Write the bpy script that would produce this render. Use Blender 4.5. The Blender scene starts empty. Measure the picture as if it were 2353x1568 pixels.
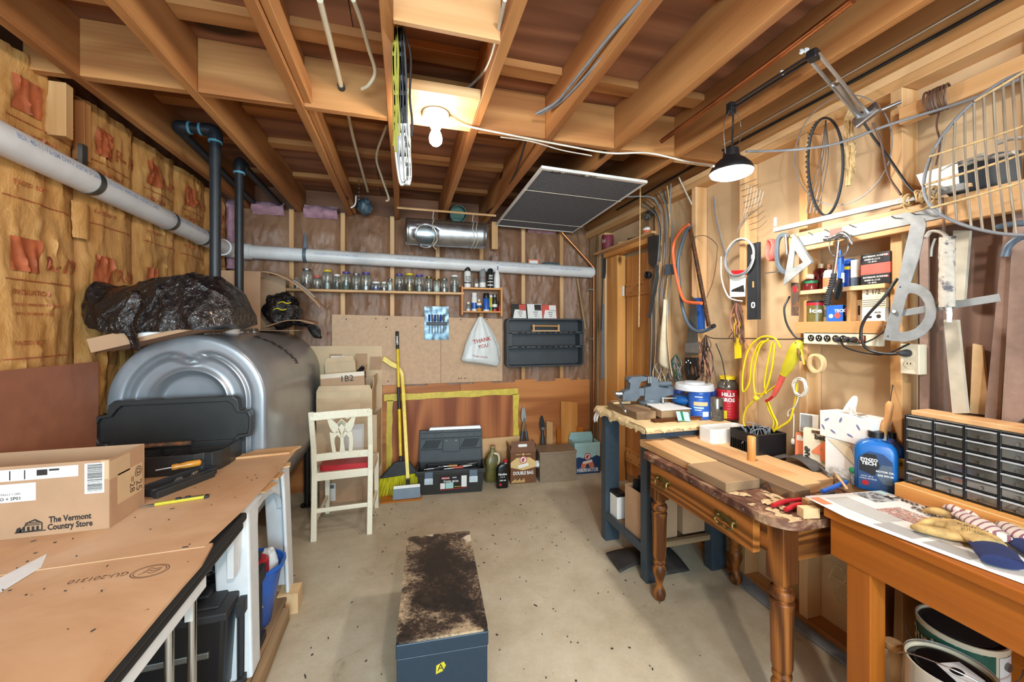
import bpy,math,random
import numpy as np
from mathutils import Vector,Matrix,noise

sc=bpy.context.scene
COL=sc.collection
R=math.radians

# ---------------------------------------------------------------- camera
FPX,CXP,HVP,CAMZ,YAW=905.0,1176.5,753.0,1.42,R(15.4)
cd=bpy.data.cameras.new('camera')
cd.sensor_fit='HORIZONTAL';cd.sensor_width=36.0
cd.lens=FPX/2353.0*36.0
cd.shift_y=(HVP-784.0)/2353.0
cd.clip_start=0.02
cam=bpy.data.objects.new('camera',cd)
cam.location=(0,0,CAMZ);cam.rotation_euler=(R(90),0,-YAW)
COL.objects.link(cam);sc.camera=cam

# ---------------------------------------------------------------- world, lights, exposure
w=bpy.data.worlds.new('sky');sc.world=w;w.use_nodes=True
w.node_tree.nodes['Background'].inputs[0].default_value=(0.55,0.72,1.0,1)
w.node_tree.nodes['Background'].inputs[1].default_value=1.0
sc.view_settings.view_transform='Standard'
sc.view_settings.look='None'
sc.view_settings.gamma=1.0
sc.view_settings.use_curve_mapping=False
sc.view_settings.exposure=0.95
try:
 sc.cycles.use_denoising=True
 sc.cycles.max_bounces=8
 sc.cycles.diffuse_bounces=5
 sc.cycles.transparent_max_bounces=24
 sc.cycles.sample_clamp_indirect=6.0
 sc.cycles.caustics_reflective=False
 sc.cycles.caustics_refractive=False
except Exception:
 pass

def lamp(name,kind,loc,energy,color,**kw):
 l=bpy.data.lights.new(name,kind);l.energy=energy;l.color=color
 for k,v in kw.items():
  if k!='rot':setattr(l,k,v)
 o=bpy.data.objects.new(name,l);o.location=loc
 o.rotation_euler=kw.get('rot',(0,0,0));COL.objects.link(o)
 return o

# daylight through the wide window in the wall behind the camera
lamp('window_daylight','AREA',(-0.15,-1.93,1.55),172,(0.68,0.84,1.0),
shape='RECTANGLE',size=2.3,size_y=1.4,rot=(R(90),0,0))
# bare bulb on the ceiling board
lamp('bulb_light','POINT',(0.145,1.87,2.315),14,(1.0,0.93,0.82),shadow_soft_size=0.045)
# frosted disc of the hanging work lamp
lamp('work_light','POINT',(1.383,1.407,2.035),3.8,(1.0,0.95,0.87),shadow_soft_size=0.05)
lamp('work_light_beam','AREA',(1.383,1.407,2.068),7.5,(1.0,0.95,0.87),shape='DISK',size=0.14)
# unseen fill light added behind the camera to brighten the room
lamp('rear_fill_light','POINT',(0.35,-0.75,2.25),58,(1.0,0.95,0.88),shadow_soft_size=0.06)

# ---------------------------------------------------------------- pixel -> point on a real plane of the room
SY,CY=math.sin(YAW),math.cos(YAW)
def P(u,v,x=None,y=None,z=None,d=None):
 a=(u-CXP)/FPX;b=(HVP-v)/FPX
 r=Vector((SY+CY*a,CY-SY*a,b))
 if x is not None:t=x/r.x
 elif y is not None:t=y/r.y
 elif z is not None:t=(z-CAMZ)/r.z
 else:t=d
 return Vector((r.x*t,r.y*t,CAMZ+r.z*t))

# ---------------------------------------------------------------- materials
def lin(c):
 if isinstance(c,str):
  c=[int(c[i:i+2],16)/255 for i in(0,2,4)]
 return tuple(x/12.92 if x<=.04045 else((x+.055)/1.055)**2.4 for x in c[:3])+(1.0,)

class N:
 """tiny node helper"""
 def __init__(s,name):
  s.m=bpy.data.materials.new(name);s.m.use_nodes=True
  s.t=s.m.node_tree;s.b=s.t.nodes['Principled BSDF'];s.out=s.t.nodes['Material Output']
 def n(s,ty,**kw):
  nd=s.t.nodes.new(ty)
  for k,v in kw.items():
   if k[0]=='_':setattr(nd,k[1:],v)
   else:
    key=int(k[1:])if k[0]=='i' and k[1:].isdigit()else k.replace('__',' ')
    s.set(nd,key,v)
  return nd
 def set(s,nd,key,v):
  i=nd.inputs[key]
  if isinstance(v,bpy.types.NodeSocket):s.t.links.new(v,i)
  elif isinstance(v,bpy.types.Node):s.t.links.new(v.outputs[0],i)
  else:i.default_value=v
 def coords(s,scale=(1,1,1),rand=True,rot=(0,0,0)):
  tc=s.n('ShaderNodeTexCoord');v=tc.outputs['Object']
  if rand:
   oi=s.n('ShaderNodeObjectInfo')
   mu=s.n('ShaderNodeMath',_operation='MULTIPLY',i0=oi.outputs['Random'],i1=37.0)
   ad=s.n('ShaderNodeVectorMath',_operation='ADD',i0=v,i1=mu.outputs[0]);v=ad.outputs[0]
  return s.n('ShaderNodeMapping',Vector=v,Scale=scale,Rotation=rot).outputs[0]
 def noise(s,co,scale,detail=3.0,rough=.55,dist=0.0):
  return s.n('ShaderNodeTexNoise',Vector=co,Scale=scale,Detail=detail,Roughness=rough,Distortion=dist).outputs[0]
 def ramp(s,fac,stops):
  nd=s.n('ShaderNodeValToRGB',Fac=fac);e=nd.color_ramp.elements
  while len(e)<len(stops):e.new(0.5)
  for q,(p,c)in zip(e,stops):q.position=p;q.color=lin(c)if not isinstance(c,float)else(c,c,c,1)
  return nd.outputs[0]
 def math(s,op,a,b=0.0,c=0.0,clamp=False):
  nd=s.n('ShaderNodeMath',_operation=op,_use_clamp=clamp,i0=a,i1=b)
  s.set(nd,2,c);return nd.outputs[0]
 def mix(s,fac,a,b,mode='MIX'):
  nd=s.n('ShaderNodeMix',_data_type='RGBA',_blend_type=mode)
  s.set(nd,0,fac);s.set(nd,6,a);s.set(nd,7,b);return nd.outputs[2]
 def bump(s,h,st=.3,dist=.01):
  b=s.n('ShaderNodeBump',Strength=st,Distance=dist,Height=h);s.set(s.b,'Normal',b.outputs[0])
 def fin(s,col=None,rough=.6,metal=0.0,spec=.5,**kw):
  if col is not None:s.set(s.b,'Base Color',col)
  s.set(s.b,'Roughness',rough);s.set(s.b,'Metallic',metal);s.set(s.b,'Specular IOR Level',spec)
  for k,v in kw.items():s.set(s.b,k.replace('__',' '),v)
  return s.m

def sh(c,f):
 if isinstance(c,str):c=[int(c[i:i+2],16)/255 for i in(0,2,4)]
 return tuple(min(1,max(0,x*f))for x in c[:3])

def plain(name,c,rough=.55,metal=0.0,var=.10,scale=14.0,bump=0.0,bscale=90.0,spec=.5,**kw):
 n=N(name);co=n.coords()
 f=n.noise(co,scale,4.0)
 col=n.ramp(f,[(.3,sh(c,1-var)),(.7,sh(c,1+var*.6))])
 if bump:n.bump(n.noise(co,bscale,3.0),bump,.004)
 return n.fin(col,rough,metal,spec,**kw)

def worn(name,c,c2,amount=.45,scale=9.0,rough=.5,metal=0.0,bump=.15,detail=7.0,**kw):
 """paint c with patches of c2 showing through"""
 n=N(name);co=n.coords()
 f=n.noise(co,scale,detail,.68,.4)
 k=n.ramp(f,[(amount,0.0),(amount+.07,1.0)])
 f2=n.noise(co,scale*4,3.0)
 base=n.mix(k,n.ramp(f2,[(.3,sh(c,.95)),(.7,sh(c,1.04))]),n.ramp(f2,[(.3,sh(c2,.9)),(.7,sh(c2,1.06))]))
 n.bump(f,bump,.004)
 return n.fin(base,rough,metal,**kw)

def wood(name,c1,c2,axis='x',scale=1.0,rings=7.0,rough=.6,knots=True,fib=.35,bump=.12,spec=.3,rand=True):
 """c1 early wood, c2 dark grain; contour lines of a noise stretched along the grain"""
 n=N(name);k=.13
 st={'x':(k,1,1),'y':(1,k,1),'z':(1,1,k)}[axis]
 co=n.coords(tuple(q*scale for q in st),rand)
 ph=n.noise(co,3.2,2.0,.45,.25)
 g=n.math('SINE',n.math('MULTIPLY',ph,rings*6.28))
 g=n.math('MULTIPLY_ADD',g,.5,.5)
 stf={'x':(.02,1,1),'y':(1,.02,1),'z':(1,1,.02)}[axis]
 cf=n.coords(tuple(q*scale for q in stf),rand)
 fi=n.noise(cf,95.0,3.0,.6)
 tone=n.noise(co,1.3,2.0)
 f=n.math('ADD',n.math('MULTIPLY',g,.48),n.math('ADD',n.math('MULTIPLY',fi,fib),n.math('MULTIPLY',tone,.45)))
 col=n.ramp(f,[(.32,c1),(.62,tuple(np.array(sh(c1,1))*.55+np.array(sh(c2,1))*.45)),(.95,c2)])
 if knots:
  stk={'x':(.45,1,1),'y':(1,.45,1),'z':(1,1,.45)}[axis]
  vk=n.n('ShaderNodeTexVoronoi',Vector=n.coords(tuple(q*scale for q in stk),rand),Scale=2.6)
  kk=n.ramp(vk.outputs['Distance'],[(.045,1.0),(.085,0.0)])
  col=n.mix(kk,col,lin(sh(c2,.45)))
 n.bump(n.math('ADD',g,fi),bump,.0025)
 return n.fin(col,rough,0.0,spec)

def metal(name,c,rough=.35,var=.12,scale=6.0,bump=.05,blotch=0.0,c2='8a8a88'):
 n=N(name);co=n.coords()
 f=n.noise(co,scale,5.0,.6)
 col=n.ramp(f,[(.3,sh(c,1-var)),(.7,sh(c,1+var*.5))])
 if blotch:
  v=n.n('ShaderNodeTexVoronoi',Vector=co,Scale=scale*6)
  col=n.mix(n.math('MULTIPLY',v.outputs['Color'],blotch),col,lin(c2))
 rr=n.math('MULTIPLY_ADD',f,.3,rough-.1)
 if bump:n.bump(f,bump,.003)
 return n.fin(col,rr,1.0)

def clear(name,tint='ffffff',gloss=.10,rough=.02,alpha=.12):
 """thin clear glass / film: see-through with surface reflections and a little haze"""
 n=N(name)
 tr=n.n('ShaderNodeBsdfTransparent',Color=lin(tint))
 di=n.n('ShaderNodeBsdfDiffuse',Color=lin(tint))
 gl=n.n('ShaderNodeBsdfGlossy',Roughness=rough,Color=(1,1,1,1))
 fr=n.n('ShaderNodeLayerWeight',Blend=.35)
 m1=n.n('ShaderNodeMixShader',i0=alpha);n.set(m1,1,tr.outputs[0]);n.set(m1,2,di.outputs[0])
 fac=n.math('MULTIPLY_ADD',fr.outputs['Fresnel'],.55,gloss,True)
 m2=n.n('ShaderNodeMixShader',i0=fac);n.set(m2,1,m1.outputs[0]);n.set(m2,2,gl.outputs[0])
 n.t.links.new(m2.outputs[0],n.out.inputs[0])
 return n.m

def glow(name,c,s):
 n=N(name);return n.fin(lin(c),.4,**{'Emission Color':lin(c),'Emission Strength':s})

M={}
def mt(key):
 return M[key]

# ---------------------------------------------------------------- mesh builder
WM={}  # object name -> world matrix of its frame
def frame_of(o):return WM.get(o.name,Matrix.Identity(4))if o else Matrix.Identity(4)

def basis(zaxis,xhint=None):
 z=Vector(zaxis).normalized()
 x=Vector(xhint)if xhint is not None else(Vector((1,0,0))if abs(z.x)<.9 else Vector((0,1,0)))
 x=(x-z*x.dot(z)).normalized();y=z.cross(x)
 return x,y,z

def rotz(a):return Matrix.Rotation(a,3,'Z')

class G:
 def __init__(s):s.v=[];s.f=[];s.m=[]
 def add(s,vs,fs,m=0):
  b=len(s.v);s.v.extend([Vector(q)for q in vs])
  for f in fs:s.f.append([b+i for i in f]);s.m.append(m)
  return s
 def box(s,c,d,rot=None,m=0,taper=1.0):
  c=Vector(c);hx,hy,hz=d[0]/2,d[1]/2,d[2]/2;vs=[]
  for z in(-1,1):
   k=taper if z>0 else 1
   for x,y in((-1,-1),(1,-1),(1,1),(-1,1)):
    p=Vector((x*hx*k,y*hy*k,z*hz));vs.append(c+(rot@p if rot else p))
  return s.add(vs,[(3,2,1,0),(4,5,6,7),(0,1,5,4),(1,2,6,5),(2,3,7,6),(3,0,4,7)],m)
 def bb(s,a,b,m=0):
  a,b=Vector(a),Vector(b);return s.box((a+b)/2,[abs(q)for q in(b-a)],None,m)
 def hexa(s,vs,m=0):
  """8 corners: bottom 4 (ccw), top 4"""
  return s.add(vs,[(3,2,1,0),(4,5,6,7),(0,1,5,4),(1,2,6,5),(2,3,7,6),(3,0,4,7)],m)
 def quad(s,a,b,c,d,m=0):return s.add([a,b,c,d],[(0,1,2,3)],m)
 def rings(s,rs,m=0,cap=True,closed=True):
  n=len(rs[0]);vs=[p for r in rs for p in r];fs=[]
  for i in range(len(rs)-1):
   for j in range(n if closed else n-1):
    k=(j+1)%n;fs.append((i*n+j,i*n+k,(i+1)*n+k,(i+1)*n+j))
  if cap:fs.append(tuple(range(n-1,-1,-1)));fs.append(tuple((len(rs)-1)*n+j for j in range(n)))
  return s.add(vs,fs,m)
 def cyl(s,p0,p1,r0,r1=None,n=14,m=0,cap=True):
  p0,p1=Vector(p0),Vector(p1);r1=r0 if r1 is None else r1
  x,y,z=basis(p1-p0);rs=[]
  for p,r in((p0,r0),(p1,r1)):
   rs.append([p+x*r*math.cos(2*math.pi*j/n)+y*r*math.sin(2*math.pi*j/n)for j in range(n)])
  return s.rings(rs,m,cap)
 def lathe(s,prof,o=(0,0,0),axis=(0,0,1),n=16,m=0,cap=True):
  o=Vector(o);x,y,z=basis(axis)
  return s.rings([[o+z*h+x*r*math.cos(2*math.pi*j/n)+y*r*math.sin(2*math.pi*j/n)for j in range(n)]for r,h in prof],m,cap)
 def tube(s,pts,r,n=6,m=0,cap=True,closed=False,flat=1.0):
  pts=[Vector(p)for p in pts];rs=[];x=None;L=len(pts)
  for i,p in enumerate(pts):
   a=pts[i-1]if(i>0 or closed)else p;b=pts[(i+1)%L]if(i<L-1 or closed)else p
   t=(b-a);t=t.normalized()if t.length>1e-9 else Vector((0,0,1))
   x=basis(t)[0]if x is None else(x-t*x.dot(t))
   if x.length<1e-6:x=basis(t)[0]
   x=x.normalized();y=t.cross(x);q=r[i]if isinstance(r,(list,tuple))else r
   rs.append([p+x*q*math.cos(2*math.pi*j/n)+y*q*flat*math.sin(2*math.pi*j/n)for j in range(n)])
  if closed:rs.append(rs[0]);cap=False
  return s.rings(rs,m,cap)
 def prism(s,poly,o,ux,uy,dep,m=0,hole=None,m2=None):
  """2D outline in the frame o,ux,uy pushed by the vector dep; hole = inner outline with as many points"""
  o,ux,uy,dep=Vector(o),Vector(ux),Vector(uy),Vector(dep);n=len(poly)
  a=[o+ux*p[0]+uy*p[1]for p in poly];vs=a+[p+dep for p in a]
  sd=[(j,(j+1)%n,n+(j+1)%n,n+j)for j in range(n)]
  if not hole:
   s.add(vs,[tuple(range(n-1,-1,-1)),tuple(range(n,2*n))],m if m2 is None else m2)
   return s.add(vs,sd,m)
  h=[o+ux*p[0]+uy*p[1]for p in hole];vs=vs+h+[p+dep for p in h]
  fs=list(sd)
  for j in range(n):
   k=(j+1)%n
   fs+=[(2*n+j,2*n+k,k,j),(n+j,n+k,3*n+k,3*n+j),(2*n+k,2*n+j,3*n+j,3*n+k)]
  return s.add(vs,fs,m)
 def grid(s,fn,nu,nv,m=0,wrap=False):
  vs=[fn(i/nu,j/nv)for j in range(nv+1)for i in range(nu+1)];w_=nu+1
  return s.add(vs,[(j*w_+i,j*w_+i+1,(j+1)*w_+i+1,(j+1)*w_+i)for j in range(nv)for i in range(nu)],m)
 def blob(s,c,d,seg=10,rings=7,m=0,fn=None,rot=None):
  c=Vector(c);rs=[]
  for i in range(rings+1):
   th=math.pi*(i/rings)*.98+.03;row=[]
   for j in range(seg):
    ph=2*math.pi*j/seg
    p=Vector((math.sin(th)*math.cos(ph),math.sin(th)*math.sin(ph),-math.cos(th)))
    if fn:p=fn(p)
    p=Vector((p.x*d[0],p.y*d[1],p.z*d[2]));row.append(c+(rot@p if rot else p))
   rs.append(row)
  return s.rings(rs,m,True)
 def text(s,body,size,o,ux,uy,m=0,align='CENTER',bold=0.0,lift=.0006,fit=None,surf=None,ext=0.0):
  cu=bpy.data.curves.new('t','FONT');cu.body=body;cu.size=1.0;cu.align_x=align;cu.align_y='CENTER'
  cu.resolution_u=2;cu.offset=bold
  ob=bpy.data.objects.new('t',cu);me=bpy.data.meshes.new_from_object(ob)
  o,ux,uy=Vector(o),Vector(ux).normalized(),Vector(uy).normalized();nz=ux.cross(uy)
  if len(me.vertices):
   xs=[q.co.x for q in me.vertices];wid=max(xs)-min(xs);sx=size
   if fit and wid>1e-6:sx=fit/wid
   vs=[o+ux*q.co.x*sx+uy*q.co.y*size+nz*lift for q in me.vertices]
   if surf:vs=[surf(q)for q in vs]
   s.add(vs,[tuple(p.vertices)for p in me.polygons],m)
  bpy.data.objects.remove(ob);bpy.data.curves.remove(cu);bpy.data.meshes.remove(me)
  return s
 def build(s,name,mats,parent=None,label=None,cat=None,group=None,kind=None,smooth=0,bev=0.0,seg=2,solid=0.0):
  if not isinstance(mats,(list,tuple)):mats=[mats]
  mats=[M[q]if isinstance(q,str)else q for q in mats]
  me=bpy.data.meshes.new(name);o=bpy.data.objects.new(name,me);COL.objects.link(o)
  if parent is not None:
   o.parent=parent;F=frame_of(parent);Fi=F.inverted();vs=[Fi@q for q in s.v];WM[o.name]=F
  elif kind=='structure':
   vs=s.v;WM[o.name]=Matrix.Identity(4)
  else:
   a=np.array([tuple(q)for q in s.v]);lo,hi=a.min(0),a.max(0)
   c=Vector(((lo[0]+hi[0])/2,(lo[1]+hi[1])/2,lo[2]));o.location=c
   vs=[q-c for q in s.v];WM[o.name]=Matrix.Translation(c)
  me.from_pydata([tuple(q)for q in vs],[],s.f)
  for q in mats:me.materials.append(q)
  if len(mats)>1:me.polygons.foreach_set('material_index',s.m)
  if smooth:
   me.polygons.foreach_set('use_smooth',[True]*len(me.polygons))
   me.set_sharp_from_angle(angle=R(smooth))
  me.update()
  if solid:
   md=o.modifiers.new('shell','SOLIDIFY');md.thickness=solid;md.offset=0
  if bev:
   md=o.modifiers.new('edge','BEVEL');md.width=bev;md.segments=seg;md.limit_method='ANGLE';md.angle_limit=R(40)
  tag(o,label,cat,group,kind)
  return o

def tag(o,label=None,cat=None,group=None,kind=None):
 if label:o['label']=label
 if cat:o['category']=cat
 if group:o['group']=group
 if kind:o['kind']=kind
 return o

def thing(name,label,cat,loc=(0,0,0),rz=0.0,group=None,rot=None):
 o=bpy.data.objects.new(name,None);COL.objects.link(o);o.empty_display_size=.05
 o.location=loc
 if rot is not None:o.rotation_euler=rot;Rm=rot_euler(rot)
 else:o.rotation_euler=(0,0,rz);Rm=Matrix.Rotation(rz,4,'Z')
 WM[o.name]=Matrix.Translation(Vector(loc))@Rm
 return tag(o,label,cat,group)

def rot_euler(r):
 from mathutils import Euler
 return Euler(r).to_matrix().to_4x4()

def struct(name,label=None):
 o=bpy.data.objects.new(name,None);COL.objects.link(o);o['kind']='structure'
 WM[o.name]=Matrix.Identity(4)
 return o

class L:
 """builder in the local frame of a thing"""
 def __init__(s,o):s.o=o;s.F=frame_of(o)
 def __call__(s,g,name,mats,**kw):
  p=kw.pop('parent',s.o)
  g.v=[s.F@q for q in g.v]
  return g.build(name,mats,p,**kw)

def spline(pts,n=6):
 """Catmull-Rom through the points"""
 pts=[Vector(p)for p in pts];out=[]
 q=[pts[0]*2-pts[1]]+pts+[pts[-1]*2-pts[-2]]
 for i in range(1,len(q)-2):
  for k in range(n):
   t=k/n;a,b,c,d=q[i-1],q[i],q[i+1],q[i+2]
   out.append(.5*((2*b)+(c-a)*t+(2*a-5*b+4*c-d)*t*t+(3*b-a-3*c+d)*t**3))
 out.append(pts[-1]);return out

def rrect(w_,h_,r,n=4,cx=0.0,cy=0.0):
 o=[]
 for sx,sy,a0 in((1,1,0),(-1,1,90),(-1,-1,180),(1,-1,270)):
  for k in range(n+1):
   a=R(a0+90*k/n);o.append((cx+sx*(w_/2-r)+r*math.cos(a),cy+sy*(h_/2-r)+r*math.sin(a)))
 return o

UX,UY,UZ=Vector((1,0,0)),Vector((0,1,0)),Vector((0,0,1))
rnd=random.Random(11)
def fbm(x,y,z=0.0,o=4):return noise.fractal(Vector((x,y,z)),.9,2.0,o)
# ================================================================ materials
fir=('bd8752','8f5930')
for ax in 'xyz':
 M['fir_'+ax]=wood('fir_'+ax,fir[0],fir[1],ax,1.0,5.0)
 M['pine_'+ax]=wood('pine_'+ax,'dcb486','b98a58',ax,1.0,4.0,.55)
 M['orange_pine_'+ax]=wood('orange_pine_'+ax,'e6aa62','b8763a',ax,1.0,4.0,.4)
 M['old_board_'+ax]=wood('old_board_'+ax,'a98a66','6e5640',ax,1.3,4.0,.7,False)
 M['oak_'+ax]=wood('oak_'+ax,'a8682f','4e2a12',ax,1.6,9.0,.42,False,.5)
 M['cherry_'+ax]=wood('cherry_'+ax,'c9792c','94501a',ax,.9,3.0,.35,False)
M['subfloor']=wood('subfloor','a06c4e','744a34','x',.5,11.0,.6)
M['ply_wall']=wood('ply_wall','cc874d','98582e','x',.9,5.0,.5)
M['ply_red']=wood('ply_red','bd7646','84472a','z',.45,11.0,.5)
M['ply_pale']=wood('ply_pale','d9ad7c','c08f5f','x',1.0,5.0,.6,False)
M['tan_board']=plain('tan_board','dcb98a',.65,var=.06,scale=20)
M['hardboard']=plain('hardboard','c6a281',.65,var=.05,scale=30)
M['hardboard_red']=worn('hardboard_red','9a6247','a8745a',.6,4.0,.55,0,.08)
M['panel_beige']=plain('panel_beige','c9ad88',.6,var=.06,scale=3.0,bump=.03)
M['panel_mauve']=plain('panel_mauve','7d6052',.6,var=.12,scale=3.0)
M['cardboard']=plain('cardboard','b69170',.75,var=.06,scale=5,bump=.04,bscale=200)
M['cardboard_pale']=plain('cardboard_pale','d4b792',.7,var=.07,scale=4,bump=.04,bscale=200)
M['cardboard_in']=plain('cardboard_in','9a7048',.8,var=.06,scale=5)
M['tape_clear']=plain('tape_clear','cdb08a',.32,var=.05,scale=6,spec=.5)
M['tape_yellow']=plain('tape_yellow','d6bd48',.5,var=.08,scale=25)
M['paper']=plain('paper','e9e7e2',.6,var=.03)
M['newsprint']=plain('newsprint','dcdad6',.7,var=.03)
M['kraft_paper']=plain('kraft_paper','d9bd8e',.75,var=.10,scale=10,bump=.1,bscale=60)
M['ink']=plain('ink','2a2523',.6,var=.02)
M['ink_grey']=plain('ink_grey','77736f',.6,var=.1,scale=120)
M['ink_brown']=plain('ink_brown','5a4030',.6,var=.02)
M['ink_red']=plain('ink_red','b04038',.6,var=.05)
M['red']=plain('red','b3202a',.4);M['red_soft']=plain('red_soft','d05548',.5)
M['orange']=plain('orange','d9683c',.38);M['orange_print']=plain('orange_print','dd7c55',.5)
M['yellow']=plain('yellow','e3c422',.38);M['yellow_bristle']=plain('yellow_bristle','d8cf2e',.6)
M['yellow_green']=plain('yellow_green','c2b52c',.4)
M['blue']=plain('blue','2a5fb8',.35);M['blue_deep']=plain('blue_deep','1d3f95',.35)
M['blue_bottle']=plain('blue_bottle','1763ac',.33,var=.12,scale=5);M['navy']=plain('navy','22406c',.5)
M['navy_knit']=plain('navy_knit','1f2b58',.9,bump=.3,bscale=200)
M['purple']=plain('purple','4f3f95',.4);M['green']=plain('green','1f7a50',.45)
M['green_dark']=plain('green_dark','1c5646',.5);M['teal_pale']=plain('teal_pale','a9d0cf',.6,var=.03)
M['white']=plain('white','e8e7e3',.45,var=.03);M['white_gloss']=plain('white_gloss','e6eaec',.25,var=.02)
M['white_plastic']=plain('white_plastic','e4e9ec',.4,var=.03)
M['cream_paint']=worn('cream_paint','e9dfc6','6e5a44',.74,30,.4,0,.05)
M['cream']=plain('cream','dcd0b4',.45,var=.03);M['ivory']=plain('ivory','d8cdb4',.4,var=.03)
M['pvc']=plain('pvc','d8d8d8',.38,var=.05,scale=8)
M['black']=plain('black','17171a',.4,var=.1);M['olive']=plain('olive','8f8a34',.45);M['guard_wire']=plain('guard_wire','8c7d6a',.5,.2);M['black_matte']=plain('black_matte','232325',.7,var=.1)
M['black_gloss']=plain('black_gloss','0c0c0e',.22);M['black_rubber']=plain('black_rubber','2a2a2c',.6)
M['char_plastic']=plain('char_plastic','3d4145',.5,var=.08,scale=10);M['char_dark']=plain('char_dark','2a2928',.42,var=.08)
M['blue_grey']=plain('blue_grey','515f6e',.42,var=.08);M['tool_black']=worn('tool_black','1f2023','55504a',.66,14,.5,0,.04)
M['grey_paint']=plain('grey_paint','5d6872',.38,var=.12,scale=10)
M['steel_blue']=worn('steel_blue','3a4650','6b6257',.70,10,.45,.0,.05)
M['slate_paint']=worn('slate_paint','35414e','7b7264',.73,16,.5,0,.04)
M['steel']=metal('steel','b8bcc0',.3);M['steel_dull']=metal('steel_dull','90928f',.45)
M['galv']=metal('galv','a9b0b6',.34,.1,5,.04,.45,'d8dde2');M['chrome']=metal('chrome','d0d2d6',.12,.05)
M['alu']=plain('alu','8c8f90',.55,.2,.12,20);M['tank']=plain('tank','a3a8ae',.30,.55,.10,2.2)
M['brass']=metal('brass','8e7a4a',.38,.25,40);M['copper']=metal('copper','b06f45',.38,.15)
M['rust']=worn('rust','57453a','8a5a35',.5,30,.7,.3,.2);M['lead_tin']=metal('lead_tin','9a9b9d',.4)
M['iron_pipe']=plain('iron_pipe','22272d',.45,var=.15,scale=20);M['blue_goo']=plain('blue_goo','5f9fb4',.5)
M['rope_tan']=plain('rope_tan','c7a878',.8,var=.15,scale=60,bump=.3,bscale=300)
M['rope_white']=plain('rope_white','e2dccb',.7,var=.08);M['string']=plain('string','d8ceb8',.8)
M['wire_brown']=plain('wire_brown','5b4032',.5);M['wire_grey']=plain('wire_grey','7d8086',.45);M['wire_black']=plain('wire_black','1d1c1c',.45)
M['wire_white']=plain('wire_white','cfcabd',.45);M['cord_yellow']=plain('cord_yellow','e0c41d',.35);M['wire_rose']=plain('wire_rose','9c6a5c',.5)
M['leather']=plain('leather','b8985f',.75,var=.3,scale=25,bump=.2,bscale=90)
M['canvas']=plain('canvas','d6c8ab',.85,var=.06,bump=.2,bscale=300)
M['felt']=plain('felt','4c4743',.9,var=.15,scale=20,bump=.2,bscale=200)
M['shaving']=plain('shaving','c4a880',.8,var=.15,scale=60,bump=.5,bscale=80)
M['leather_dark']=plain('leather_dark','35302d',.6,var=.15)
M['brown_box']=plain('brown_box','6b4020',.55,var=.05);M['tan_print']=plain('tan_print','d9b679',.55,var=.04)
M['khaki_metal']=worn('khaki_metal','86725d','6a4a30',.74,8,.45,0,.03)
M['mortar']=worn('mortar','b7afa2','5c5a60',.52,16,.8,0,.5)
M['pale_plank']=worn('pale_plank','b5ab98','8a7a66',.58,5,.7,0,.1)
M['mauve_metal']=worn('mauve_metal','8f7568','c9c0b4',.75,14,.5,0,.05)
M['glass']=clear('glass','eef6f4',.07,.03,.07);M['film']=clear('film','ffffff',.06,.12,.22)
M['glass_dark']=clear('glass_dark','9a9488',.12,.06,.25)
M['frosted']=clear('frosted','eef2f6',.08,.3,.55)
M['glow_white']=glow('glow_white','fff6e6',14.0);M['glow_disc']=glow('glow_disc','fffaf0',9.0)
M['glow_red']=glow('glow_red','ff5a30',1.5)
M['screen_mesh']=plain('screen_mesh','666b74',.8,var=.10,scale=40,bump=.3,bscale=600)
M['steel_black']=plain('steel_black','2a2c2f',.35,var=.1)
M['wood_handle']=wood('wood_handle','cf9a61','a87445','z',2.0,4,.45,False)
M['amber']=plain('amber','c9872f',.3,var=.06,spec=.6)
M['oil_dark']=plain('oil_dark','6b6233',.3,var=.2);M['oil_red']=plain('oil_red','5a1517',.2)
M['pink_wool']=plain('pink_wool','a07a86',.95,var=.15,scale=20,bump=.8,bscale=60)
M['stripe_knit']=plain('stripe_knit','d9cfc6',.9,var=.05,bump=.2,bscale=200)
M['ink_violet']=plain('ink_violet','77749f',.6)
M['maroon']=plain('maroon','7a2a3a',.6)
M['foil']=plain('foil','566b78',.25,.35,.3,40)

def bag_black():
 n=N('bag_black');co=n.coords()
 r=n.n('ShaderNodeTexNoise',Vector=co,_noise_type='RIDGED_MULTIFRACTAL',Scale=9.0,Detail=3.0,Roughness=.5,Distortion=.6).outputs[0]
 f2=n.noise(co,30,4.0,.6,.8)
 n.bump(n.math('ADD',n.math('MULTIPLY',r,.35),n.math('MULTIPLY',f2,.5)),1.0,.028)
 return n.fin(lin('121316'),.13,0,.9)
M['bag_black']=bag_black()
def bag_white():
 n=N('bag_white');co=n.coords((1,1,.35))
 f=n.noise(co,22,5.0,.6,.6);n.bump(f,.4,.012)
 return n.fin(lin('d9dddb'),.35,0,.5,Alpha=.93)
M['bag_white']=bag_white()

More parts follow.
